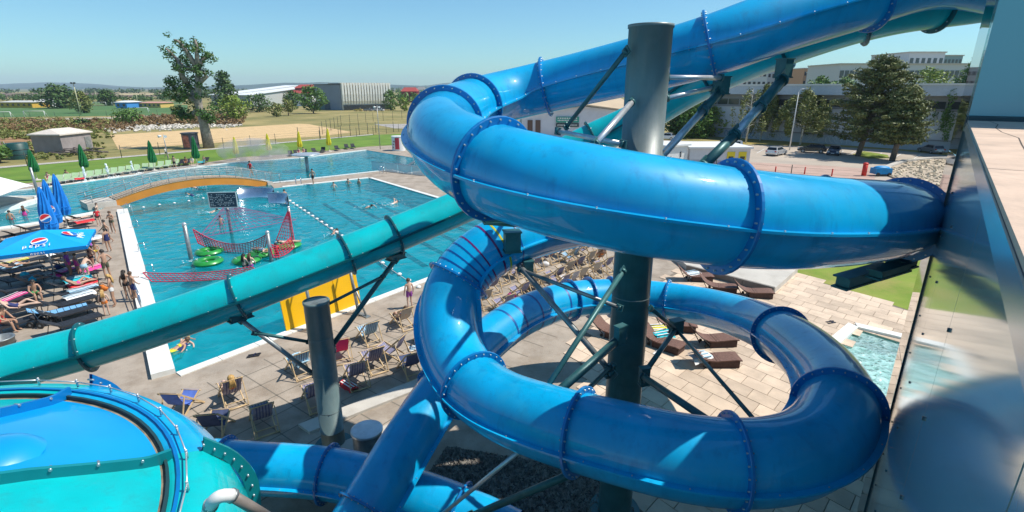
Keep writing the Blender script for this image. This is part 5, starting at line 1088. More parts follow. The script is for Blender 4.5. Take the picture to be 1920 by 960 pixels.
# ================================================================ BACKGROUND OBJECTS
M_fp = mat('dark_green_fence_post', (.03,.045,.03), .6)
def fence(label, pts, step, h, wires, name='wire_fence', r=.05, m=M_fp):
    o = thing(name, label, 'fence', pts[0]); 
    for a, b in zip(pts, pts[1:]):
        n = max(1, int((b-a).length/step))
        for i in range(n): c = a.lerp(b, i/n); mb = MB(); mb.tube(c, c+V((0,0,h)), r, 6); mb.build('post', m, o)
        for k in range(wires): z = h*(k+.5)/wires; mb = MB(); mb.tube(a+V((0,0,z)), b+V((0,0,z)), .012, 4, caps=False); mb.build('wire', m, o)
    return o
fence('dark wire fence with thin posts running behind the lawn', GP([(-60,322),(150,303),(300,290),(420,279),(600,262),(700,253),(790,243)]), 4.2, 2.0, 5)
fence('green mesh fence between sand court and dry meadow', GP([(560,262),(640,258),(705,249),(770,246)]), 3.2, 2.6, 6, r=.07)
fence('tall thin ball fence along the sand court far side', GP([(605,252),(640,236),(700,228),(770,222)]), 5, 3.0, 5, r=.06)
fence('low wire fence before the sports pitches', GP([(-40,224),(150,221),(340,216)]), 7, 2.4, 4, r=.06)
fence('thin fence between car park and swimming area', [p+V((0,0,0)) for p in GP([(1255,325),(1340,331),(1480,345),(1640,357)])], 4.6, 2.2, 4, r=.05)
def goal(label, px, py, w=7.3, yaw=0, h=2.44, name='football_goal'):
    c = G(px,py); o = thing(name, label, 'football goal', c, yaw, group='football goals on the far pitches'); r = .09
    for s_ in (-1,1): mb = MB(); mb.tube((s_*w/2,0,0),(s_*w/2,0,h),r,6); mb.build('post', M_white, o, local=True)
    mb = MB(); mb.tube((-w/2,0,h),(w/2,0,h),r,6); mb.build('crossbar', M_white, o, local=True)
    for s_ in (-1,1): mb = MB(); mb.tube((s_*w/2,0,h),(s_*w/2,1.8,0),.05,5); mb.build('stay', M_white, o, local=True)
    for k in range(7): mb = MB(); x = -w/2+w*(k+.5)/7; mb.tube((x,0,h),(x,1.8,0),.015,3); mb.build('net_cord', M_galv, o, local=True)
for px, py, yw_, lab in ((66,221,.05,'white football goal on the near edge of the left pitch'),(2,223,.05,'white football goal cut by the left frame edge'),(188,199.5,0,'white football goal right of the light green tree'),(222,199.5,0,'white football goal left of the tall mast'),(255,200,0,'wide white goal at the foot of the tall mast'),(280,199,0,'second wide white goal nearer the pollarded tree'),(310,199,0,'white goal partly behind the pollarded tree'),(262,213,.1,'small white goal behind the bush on the bank')): goal(lab, px, py, yaw=yw_)
def mast(label, px, py, ptx, pty, r=.16, lamp=True):
    b = G(px,py); z = topz(b, ptx, pty); o = thing('floodlight_mast', label, 'mast', b); mb = MB(); mb.tube(b, b+V((0,0,z)), r, 8, r*.6); mb.build('shaft', mat('mast_pale',(.5,.48,.3),.6), o)
    if lamp:
        mb = MB(); mb.box(b+V((0,0,z-.2)), (1.8,.3,.15)); mb.build('crossarm', M_galv, o)
        for s_ in (-.6,.6): mb = MB(); mb.box(b+V((s_,-.2,z+.1)), (.7,.35,.5)); mb.build('floodlight', M_dark, o)
mast('tall pale floodlight mast with a dark lamp head on the left', 152,216,140,156,.22); mast('thin mast left of the distant dark tree', 184,196,180,166,.16); mast('white mast rising over the wide goals', 260,200,257,169,.2); mast('slim mast beside the pollarded tree', 300,197,298,180,.14)
# lamp post on the car park
b = G(1480,282); z = topz(b, 1494, 173); o = thing('street_lamp', 'white curved street lamp standing in the car park before the birch', 'street lamp', b); mb = MB(); mb.tube(b, b+V((0,0,z)), .11, 8, .06); mb.build('pole', M_white, o); mb = MB(); mb.sweep([b+V((0,0,z)), b+V((.2,-.1,z+.5)), b+V((.8,-.2,z+.6))], .05, 6); mb.build('arm', M_white, o); mb = MB(); mb.box(b+V((1.1,-.2,z+.58)), (.8,.3,.14)); mb.build('lamp_head', M_white, o)
# mast with camera by the lawn
for px, py, ptx, pty, lab in ((713,280,706,198,'slim pole with small loudspeakers on the lawn right of the pool'),(318,312,309,252,'thin pole with two speakers near the round kiosk')):
    b = G(px,py); z = topz(b, ptx, pty); o = thing('loudspeaker_pole', lab, 'pole', b); mb = MB(); mb.tube(b, b+V((0,0,z)), .07, 8, .05); mb.build('shaft', M_galv, o)
    for k in (-.25,.25): mb = MB(); mb.tube(b+V((k,-.1,z-.2)), b+V((k*2,-.4,z-.25)), .10, 8, .2); mb.build('speaker_horn', M_white, o)
# green tank, shed, kiosks
c = G(38,298); o = thing('green_tank', 'dark green round tank behind the lawn fence at the left', 'tank', c); h = topz(c, 38, 268); mb = MB(); mb.lathe(c, [(1.35,0),(1.35,h*.98),(1.25,h),(.001,h*1.03)], 28, smooth=True); mb.build('shell', mat('tank_green',(.01,.06,.055),.5,vary=.1), o)
for z in (.3,.6): mb = MB(); mb.lathe(c, [(1.35,h*z-.04),(1.39,h*z),(1.35,h*z+.04)], 28); mb.build('hoop', M_dark, o)
mb = MB()
for s_ in (-.25,.25): mb.tube(c+V((-1.2+s_,-.9,0)), c+V((-1.2+s_,-.9,h+.3)), .03, 5)
for k in range(8): mb.tube(c+V((-1.45,-.9,.3+k*.35)), c+V((-.95,-.9,.3+k*.35)), .02, 4)
mb.build('ladder', M_galv, o)
a = G(120,287); b = G(176,279); o = thing('shed', 'low grey concrete shed with a pale flat pitched roof behind the lawn', 'shed', a); d = (b-a).normalized(); n_ = V((-d.y,d.x,0)); h = 2.9; L = (b-a).length
mb = MB(); mb.prism([a, b, b+n_*5, a+n_*5], 0, h); mb.build('wall', mat('shed_wall',(.30,.26,.25),.9,vary=.12,scale=.8), o)
mb = MB(); m0 = (a+b)/2+n_*2.5; e = .3; q = [a-d*e-n_*e, b+d*e-n_*e, b+d*e+n_*(5+e), a-d*e+n_*(5+e)]; vs = [v+V((0,0,h)) for v in q]+[v+V((0,0,h+.2)) for v in q]+[m0-d*2+V((0,0,h+1.0)), m0+d*2+V((0,0,h+1.0))]
mb.add(vs, [(0,3,2,1),(0,1,5,4),(1,2,6,5),(2,3,7,6),(3,0,4,7),(4,5,9,8),(5,6,9),(6,7,8,9),(7,4,8)]); mb.build('roof', mat('shed_roof',(.62,.55,.48),.8,vary=.08), o)
mb = MB(); mb.box(a+d*L*.85-n_*.03+V((0,0,1.2)), (1.2,.1,2.1), Matrix((d,n_,V((0,0,1)))).transposed()); mb.build('door', M_galv, o)
pl_ = thing('timber_pile', 'low dark pile of planks and rubble round the grey shed', 'timber pile', G(110,290)); rng = random.Random(2)
for i in range(26): q = G(rng.uniform(92,195), rng.uniform(283,292)); mb = MB(); a2 = rng.uniform(-.3,.3); L2 = rng.uniform(1,3.5); mb.box(q+V((0,0,rng.uniform(.1,.7))), (L2,.25,.12), Matrix.Rotation(a2,3,'Z') @ Matrix.Rotation(rng.uniform(-.2,.2),3,'Y')); mb.build('plank', mat('old_plank',(.13,.10,.09),.9,vary=.3), pl_)
c = G(360,279); h = topz(c, 358, 250); o = thing('round_kiosk', 'round dark kiosk with reddish advert panel beside the pollarded trunk', 'kiosk', c); mb = MB(); mb.lathe(c, [(1.3,0),(1.3,h),(1.45,h),(1.45,h+.12),(.001,h+.2)], 26, smooth=False); mb.build('drum', mat('kiosk_dark',(.07,.07,.09),.5), o)
mb = MB(); mb.lathe(c, [(1.33,.4),(1.33,h*.9)], 10, a0=-2.1, a1=-1.2); mb.build('advert_panel', mat('advert_red',(.4,.12,.08),.5,vary=.5,scale=2), o)
c = G(748,282); h = topz(c, 748, 256); o = thing('round_stand', 'small white drink stand with red front panel on the terrace', 'kiosk', c); mb = MB(); mb.lathe(c, [(1.15,0),(1.15,h),(1.2,h),(1.2,h+.1),(.001,h+.12)], 26, smooth=False); mb.build('drum', M_white, o)
mb = MB(); mb.lathe(c, [(1.17,.3),(1.17,h*.95)], 8, a0=-1.9, a1=-1.25); mb.build('red_panel', mat('stand_red',(.5,.03,.05),.5), o)
for k in range(3): mb = MB(); mb.lathe(c, [(1.18,.5+k*.5),(1.18,.75+k*.5)], 5, a0=-2.5+.1*k, a1=-2.15+.1*k); mb.build('lettering_patch', mat('advert_grey',(.3,.25,.25),.6), o)
c = G(773,280); o = thing('litter_bin', 'dark litter bin standing right of the white drink stand', 'litter bin', c); mb = MB(); mb.lathe(c, [(.3,0),(.34,1.0),(.34,1.1),(.001,1.12)], 14); mb.build('body', M_dark, o); mb = MB(); mb.lathe(c, [(.36,.95),(.36,1.02)], 14); mb.build('band', M_galv, o)
# splash channel of the upper pool
sp = thing('low_glass_wall', 'low translucent screen wall standing in the right end of the upper pool', 'screen wall', G(697,305)); a, b = G(697,318), G(800,330)
for i in range(4): p, q = a.lerp(b,i/4+.005), a.lerp(b,(i+1)/4-.005); mb = MB(); mb.beam(p+V((0,0,.55)), q+V((0,0,.55)), .04, 1.1); mb.build('pane', mat('frosted_screen', (.42,.62,.68), .25, alpha=.55), sp)
mb = MB(); mb.tube(a+V((0,0,1.12)), b+V((0,0,1.12)), .04, 6); mb.build('top_rail', M_inox, sp)
wf = thing('stacked_loungers', 'stack of folded grey loungers on the terrace right of the upper pool', 'lounger stack', G(780,303))
for k in range(5): mb = MB(); q = G(776+k*4,308-k*2); mb.box(q+V((0,0,.35)), (1.9,.6,.07), Matrix.Rotation(.6,3,'Z') @ Matrix.Rotation(-.45,3,'Y')); f = mb.build('lounger_frame', M_galv, wf); mb = MB(); mb.box(q+V((.1,0,.22)), (.05,.5,.4)); mb.build('leg_frame', M_white, f)
# white container kiosk
def rbox(name, label, cat, a, b, depth, h, wall, roofm, extra=None):
    o = thing(name, label, cat, a); d = (b-a).normalized(); n_ = V((-d.y,d.x,0)); mb = MB(); mb.prism([a, b, b+n_*depth, a+n_*depth], 0, h); mb.build('wall', wall, o)
    mb = MB(); e = .25; mb.prism([a-d*e-n_*e, b+d*e-n_*e, b+d*e+n_*(depth+e), a-d*e+n_*(depth+e)], h, h+.22); mb.build('roof', roofm, o); return o, d, n_
a, b = G(1290,322), G(1400,318); b = G(1402,322)
o, d, n_ = rbox('container_kiosk', 'white container kiosk with yellow windows at the edge of the car park', 'kiosk', a, b, 7, 3.0, mat('kiosk_white',(.62,.62,.64),.6,vary=.04), M_white); L = (b-a).length; R = Matrix((d,n_,V((0,0,1)))).transposed()
M_yk = mat('kiosk_yellow', (.75,.60,.02), .6)
for k in range(2): mb = MB(); mb.box(b+n_*(1.6+3.2*k)+d*.06+V((0,0,1.5)), (.1,2.2,2.2), R); f = mb.build('yellow_frame', M_yk, o); mb = MB(); mb.box(b+n_*(1.6+3.2*k)+d*.12+V((0,0,1.2)), (.06,1.3,1.4), R); mb.build('window', M_glass, f)
for k in range(2): mb = MB(); mb.box(b-d*(1.0+1.5*k)-n_*.05+V((0,0,1.6)), (1.0,.1,2.0), R); f = mb.build('yellow_frame', M_yk, o); mb = MB(); mb.box(b-d*(1.0+1.5*k)-n_*.1+V((0,0,1.35)), (.6,.06,1.3), R); mb.build('window', M_glass, f)
mb = MB(); mb.box(a+d*L*.4-n_*.04+V((0,0,1.0)), (L*.7,.06,.9), R); f = mb.build('mural_band', mat('mural_ground',(.45,.42,.52),.7), o); mb = MB(); rng = random.Random(6)
for k in range(26): mb.box(a+d*(L*(.08+.026*k))-n_*.09+V((0,0,.85+rng.random()*.2)), (.08,.03,rng.uniform(.3,.7)), R)
mb.build('mural_marks', mat('mural_purple',(.12,.07,.2),.7), f)
a, b = G(1245,326), G(1286,322); o, d, n_ = rbox('utility_box', 'white utility cabin with a 1 and a 4 mark just left of the container kiosk', 'cabin', a, b, 4, 3.4, M_white, M_white); R = Matrix((d,n_,V((0,0,1)))).transposed(); L = (b-a).length
def strokes(par, name, org, ux, uy, sc_, chars, m, r=.06, off=V((0,0,0))):
    D = {'1': [[(.1,.75),(.3,1),(.3,0)]], '4': [[(.45,0),(.45,1),(0,.35),(.6,.35)]]}; mb = MB(); x = 0
    for ch in chars:
        for s_ in D[ch]: mb.sweep([org+ux*(x+p[0]*sc_)+uy*(p[1]*sc_)+off for p in s_], r, 4)
        x += sc_*.8
    mb.build(name, m, par)
strokes(o, 'number', a+d*L*.62-n_*.05+V((0,0,2.0)), d, V((0,0,1)), .7, '1', M_dark); strokes(o, 'number', a+d*L*.62-n_*.05+V((0,0,.9)), d, V((0,0,1)), .7, '4', M_dark)
# gabion ring and ramp
gb = thing('stone_planter', 'curved planter of pale rubble with a smooth concrete rim right of the slide', 'planter', G(1740,345)); gpx = [(1662,330),(1672,316),(1700,306),(1750,301),(1810,300),(1850,305),(1850,360),(1780,352),(1700,345)]
gw = GP(gpx, 0); mb = MB(); mb.prism(gw, 0, .2); mb.build('wall', mat('planter_earth',(.42,.34,.25),.9,vary=.2,scale=1), gb)
for p, q in zip(gw, gw[1:6]): d = (q-p).normalized(); n_ = V((d.y,-d.x,0)); c_ = sum(gw, V((0,0,0)))/len(gw); n_ = n_ if ((p+n_)-c_).length > (p-c_).length else -n_; mb = MB(); mb.prism([p-d*.1, q+d*.1, q+d*.1+n_*.7, p-d*.1+n_*.7], 0, .45); mb.build('rim', M_conc, gb)
mb = MB(); rng = random.Random(14)
for _ in range(1500):
    q = V((rng.uniform(min(p.x for p in gw), max(p.x for p in gw)), rng.uniform(min(p.y for p in gw), max(p.y for p in gw)), 0))
    if inside(q, gw): s_ = rng.uniform(.12,.32); mb.box(q+V((0,0,.2+s_*.2)), (s_,s_*.8,s_*.6), Matrix.Rotation(rng.random()*3,3,'Z') @ Matrix.Rotation(rng.random(),3,'X'))
mb.build('rubble_fill', mat('tan_rubble',(.58,.48,.34),.9,vary=.3,scale=2), gb, kind='stuff')
# red bollards and hydrant
for px, py, h, lab in ((1619,330,1.5,'thick red hydrant pillar beside the fence'),(1453,326,.9,'thin red bollard first from the left at the car park'),(1508,327,.9,'thin red bollard below the dark estate car'),(1559,331,.9,'thin red bollard left of the red hydrant')):
    c = G(px,py); o = thing('red_bollard', lab, 'bollard', c); r = .28 if h > 1 else .08; mb = MB(); mb.tube(c, c+V((0,0,h)), r, 12); mb.build('shaft', mat('signal_red',(.62,.03,.02),.5), o); mb = MB(); mb.ball(c+V((0,0,h)), r*1.15, 12, 6, (1,1,.6)); mb.build('cap', MT['signal_red'], o)
# blue covered trolley
c = G(1650,330); o = thing('covered_trolley', 'small bright blue covered trolley by the planter corner', 'trolley', c); mb = MB(); mb.prism([c+V((-1,-.6,0)),c+V((1,-.6,0)),c+V((1,.6,0)),c+V((-1,.6,0))], .3, 1.0); mb.ball(c+V((0,0,1.0)), 1, 12, 6, (1.0,.6,.3)); mb.build('cover', mat('tarp_blue',(.0,.25,.55),.5,vary=.1), o)
for s_ in (-.7,.7): mb = MB(); mb.tube(c+V((s_,-.65,.25)), c+V((s_,-.55,.25)), .25, 12); mb.build('wheel', M_dark, o)
# cars
M_tyre = mat('tyre_rubber', (.015,.015,.015), .8); M_rim = mat('alloy_rim', (.45,.45,.46), .3, .8); M_lampw = mat('headlamp', (.7,.7,.7), .1, spec=.8); M_tail = mat('tail_lamp', (.4,.01,.01), .2)
def car(label, col, loc, yaw, kind='car', cat='car', L=4.3, H=1.48, Wd=1.76, estate=False, metallic=.3):
    m = mat('car_paint_%02d%02d%02d' % tuple(int(c*99) for c in col), col, .25, metallic, coat=.9, spec=.5); o = thing(kind, label, cat, loc, yaw)
    f, r = L/2, -L/2; hb = .78; tail = r+.25 if estate else r+.55
    low = [(r,.35),(r-.04,.55),(r,.9),(r+.15,.96),(tail,.98),(f-1.35,.95),(f-.3,.78),(f-.02,.6),(f,.38),(f-.05,.28),(r+.05,.28)]
    cab = [(tail-.02,.95),(tail+.35 if not estate else tail+.18,H-.05),(tail+.9,H),(f-2.1,H-.02),(f-1.2,.93)]
    def extr(prof, w, w2, name, mm, zmid):
        mb = MB(); vs = []
        for s_ in (-1,1):
            for x, z in prof: k = w if z < zmid else w2; vs.append(V((x, s_*k/2, z)))
        n = len(prof); mb.add(vs, [tuple(range(n)), tuple(range(n,2*n))[::-1]]+[((j+1)%n, j, n+j, n+(j+1)%n) for j in range(n)]); return mb.build(name, mm, o, local=True)
    body = extr(low, Wd, Wd*.97, 'body', m, .7); bm = bpy.data.objects[body.name]; mo = bm.modifiers.new('bevel', 'BEVEL'); mo.width = .06; mo.segments = 2
    c2 = extr(cab, Wd*.93, Wd*.72, 'cabin', m, 1.1)
    mb = MB(); X_ = Wd*.5
    for s_ in (-1,1):
        pw = [(tail+.32,.99),(tail+.5,H-.12),(f-2.15,H-.1),(f-1.42,.99)]; vs = [V((x, s_*(Wd*.465*(1-(z-.95)/(H-.95)*.226)+.006), z)) for x, z in pw]; mb.add(vs, [(0,1,2,3)]); mb.add(vs, [(3,2,1,0)])
    mb.build('side_windows', M_glass, c2, local=True)
    def glz(x0,z0,x1,z1,name,s0,s1):
        mb = MB(); w0 = Wd*.93*.46*(1-(z0-.95)/(H-.95)*.226); w1 = Wd*.93*.46*(1-(z1-.95)/(H-.95)*.226); vs = [V((x0+s0,-w0,z0+.01)),V((x0+s0,w0,z0+.01)),V((x1+s0,w1,z1+.01)),V((x1+s0,-w1,z1+.01))]; mb.add(vs, [(0,1,2,3)]); mb.add(vs,[(3,2,1,0)]); mb.build(name, M_glass, c2, local=True)
    glz(f-1.28,.97,f-2.02,H-.07,'windscreen',.012,0); x1 = (tail+.3 if not estate else tail+.15); glz(tail+.01,.99,x1,H-.1,'rear_window',-.02,0)
    for x in (r+.8, f-.8):
        for s_ in (-1,1):
            mb = MB(); mb.tube((x,s_*(Wd/2-.16),.32),(x,s_*(Wd/2+.01),.32),.32,18); w = mb.build('wheel', M_tyre, o, local=True); mb = MB(); mb.tube((x,s_*(Wd/2-.02),.32),(x,s_*(Wd/2+.022),.32),.2,14); mb.build('rim', M_rim, w, local=True)
    for s_ in (-1,1):
        mb = MB(); mb.box((f-.12,s_*Wd*.37,.68),(.22,.34,.15)); mb.build('headlight', M_lampw, o, local=True); mb = MB(); mb.box((r+.0,s_*Wd*.40,.8),(.12,.26,.2)); mb.build('tail_light', M_tail, o, local=True); mb = MB(); mb.box((f-1.5,s_*(Wd/2+.07),.98),(.12,.16,.12)); mb.build('wing_mirror', m, o, local=True)
    mb = MB(); mb.box((f-.0,0,.45),(.06,.8,.16)); mb.build('grille', M_dark, o, local=True); mb = MB(); mb.box((r-.04,0,.55),(.03,.5,.11)); mb.build('number_plate', M_white, o, local=True); mb = MB(); mb.box((f+.02,0,.42),(.03,.5,.11)); mb.build('number_plate', M_white, o, local=True)
    return o
car('white parked car seen from behind next to the container kiosk', (.62,.63,.65), G(1455,291), .75, estate=True, L=4.6); car('black estate car parked in the tree shade, left of the dark blue one', (.03,.03,.035), G(1521,286), 2.7, estate=True)
car('dark blue car facing the camera left of the large pine', (.01,.03,.08), G(1563,290), -2.2); car('silver grey car parked alone at the right of the pines', (.25,.25,.27), G(1744,287), 1.5, estate=True)
car('white car parked behind the column at the far end', (.62,.62,.62), G(1248,262), 2.6); car('small white and green car with a yellow front by the grey gabled hall', (.35,.55,.25), G(1010,247), -2.4, metallic=0)
van = car('white delivery van standing behind the container kiosk', (.66,.66,.66), G(1358,292), 2.9, kind='delivery_van', cat='van', L=5.6, H=2.5, Wd=2.0, estate=True, metallic=0)
for k, (px, col, lab) in enumerate(((672,(.55,.38,.03),'yellow car parked first before the ribbed hall'),(690,(.3,.3,.32),'grey car parked in the middle before the ribbed hall'),(700,(.6,.6,.6),'white car parked before the ribbed hall near the tree'),(712,(.62,.62,.64),'white car furthest right before the ribbed hall'))): car(lab, col, G(px,208.5), 2.9)
# trees on the right
GR = 'trees round the car park'
def pine(name, label, base, h, w, seed, low=.16, shift=0):
    rng = random.Random(seed); o = thing(name, label, 'pine tree', base, group=GR); b = V(base); tm = MB(); cm = MB(); top = b+V((shift,0,h)); tm.sweep([b, b.lerp(top,.4)+V((.2,0,0)), b.lerp(top,.8), top], [.42,.33,.16,.04], 9)
    for i in range(120):
        t = low+(1-low)*(i/120)**.9; a = i*2.4+rng.random()*.5; rad = w*.5*(1.02-t)**.62*rng.uniform(.50,1.22)*(.55+.45*min(1,(t-low)*5+.35)); s0 = b.lerp(top, t); e = s0+V((math.cos(a)*rad, math.sin(a)*rad, rng.uniform(-.05,.10)*h*.5+.03*h)); tm.sweep([s0, (s0+e)/2+V((0,0,-.15)), e], [.10,.06,.02], 4)
        for k in range(4): q = s0.lerp(e, .35+.22*k); clump(cm, q+V((rng.gauss(0,.3),rng.gauss(0,.3),.1)), .5+.7*rng.random(), 62, .19, rng, .42, .5)
    tm.build('trunk', M_bark, o); cm.build('crown', L_needle, o)
p = G(1608,293); pine('pine_tree', 'large dark spreading pine behind the car park road', p, topz(p,1640,117), 18, 3, .16, 1.6)
p = G(1672,302); pine('pine_tree', 'smaller lighter pine leaning right of the large pine', p, topz(p,1690,172), 9.5, 4, .24, .4)
def hanging(label, base, h, w, seed, lm, trunk_m, n=26, name='birch_tree', leaves=70, ls=.2):
    rng = random.Random(seed); o = thing(name, label, 'tree', base, group=GR); b = V(base); tm = MB(); cm = MB(); top = b+V((rng.uniform(-.5,.5),0,h)); tm.sweep([b, b.lerp(top,.35)+V((.2,.1,0)), b.lerp(top,.75), top], [.2,.16,.08,.02], 8)
    for i in range(n):
        t = .3+.66*i/n; a = i*2.4+rng.random(); rad = w*.5*math.sin(PI*min(.95,t*.9+.1))*rng.uniform(.5,1.1); s0 = b.lerp(top, t); e = s0+V((math.cos(a)*rad, math.sin(a)*rad, .04*h)); dn_ = e-V((0,0,rng.uniform(.08,.22)*h)); tm.sweep([s0, (s0+e)/2+V((0,0,.2)), e, dn_], [.06,.04,.02,.008], 4)
        for k in range(4): clump(cm, e.lerp(dn_, k/3), .38+.3*rng.random(), leaves//4, ls, rng, 1.4)
    tm.build('trunk', trunk_m, o); cm.build('crown', lm, o)
for px, py, ptx, pty, w, sd_, lab in ((1398,268,1395,165,9,5,'airy bare looking birch in front of the pale hall, left of the lamp'),(1425,264,1425,160,6,6,'thin birch with sparse light leaves beside its airy neighbour'),(1500,272,1500,168,8.5,7,'light green weeping birch right behind the street lamp'),(1520,268,1530,175,6,8,'small birch between street lamp and pine')):
    p = G(px,py); hanging(lab, p, topz(p,ptx,pty), w, sd_, L_olive, M_birchbark, n=44 if px != 1398 else 20, leaves=210 if px != 1398 else 60)
p = G(1797,287); hanging('tall narrow ivy hung tree beside the glass edge on the right', p, topz(p,1806,96), 8, 9, L_mid, M_birchbark, n=60, name='ivy_tree', leaves=150, ls=.2)
p = G(1835,292); hanging('dark tree top rising behind the ivy hung tree', p, topz(p,1822,92), 5, 19, L_dark, M_bark, n=40, name='ivy_tree', leaves=120)
for px, py, pt, w, lm, sd_, lab in ((1300,258,190,9,L_mid,21,'dense dark green bush under the turquoise slide'),(1330,255,200,8,L_lite,22,'mid green bush right of the dark one under the slide'),(1360,254,172,10,L_lite,23,'yellowish tree behind the delivery van'),(1405,252,162,10,L_lite,24,'light green tree peeking under the turquoise slide'),(1270,256,205,6,L_dark,25,'dark bush directly right of the big column')):
    p = G(px,py); h = topz(p,px,pt); tree('roadside_tree', lab, p, h, w, .22, 22, 170, .3, lm, sd_, .06, GR)
for px, pt, w, lm, sd_, lab in ((1660,128,15,L_lite,26,'yellow green treetop behind the long hall, beside the pine'),(1735,134,13,L_olive,27,'olive treetop above the long hall roof'),(1770,132,12,L_lite,28,'light green treetop near the right end of the long hall roof'),(1480,143,12,L_mid,29,'low dark treetop above the long hall roof on the left'),(1520,146,10,L_mid,30,'small treetop before the orange apartment block')):
    p = V(((px-960)/975*175*1.06,175,0)); tree('tall_tree', lab, p, topz(p,px,pt), w, .4, 18, 110, .45, lm, sd_, .3, GR)
# ================================================================ PEOPLE
SK = [mat('skin_tanned', (.45,.26,.17), .5, vary=.06, scale=6), mat('skin_fair', (.60,.40,.30), .5, vary=.06, scale=6), mat('skin_brown', (.32,.17,.11), .5, vary=.06, scale=6)]
HAIR = dict(dark=mat('hair_dark', (.02,.014,.01), .6, vary=.3, scale=20), brown=mat('hair_brown', (.09,.045,.02), .6, vary=.3, scale=20), blond=mat('hair_blond', (.50,.30,.10), .6, vary=.3, scale=20), grey=mat('hair_grey', (.35,.34,.32), .6, vary=.2, scale=20))
CL = {k: mat('cloth_'+k, c, .75, vary=.1, scale=8) for k, c in dict(black=(.02,.02,.025), navy=(.02,.03,.13), white=(.75,.73,.70), red=(.6,.02,.03), pink=(.75,.05,.28), lightblue=(.35,.55,.68), purple=(.28,.06,.32), orange=(.72,.20,.03), turquoise=(.0,.42,.50), green=(.06,.3,.1), yellow=(.7,.6,.04), camo=(.10,.10,.06)).items()}
def mirror(a): return V((a[0], -a[1], a[2]))
BASE = dict(pel=(0,0,.96), spi=(0,0,1.13), che=(.0,0,1.33), nek=(-.01,0,1.47), hed=(.02,0,1.57), top=(.02,0,1.68),
    shL=(0,.17,1.40), elL=(-.02,.24,1.13), wrL=(.06,.26,.90), haL=(.09,.26,.82), hiL=(0,.09,.91), knL=(.03,.10,.50), anL=(-.02,.11,.09), toL=(.13,.13,.035))
for k in list(BASE):
    if k.endswith('L'): BASE[k[:-1]+'R'] = (BASE[k][0], -BASE[k][1], BASE[k][2])
def pose(**k): d = dict(BASE); d.update(k); return {a: V(b) for a, b in d.items()}
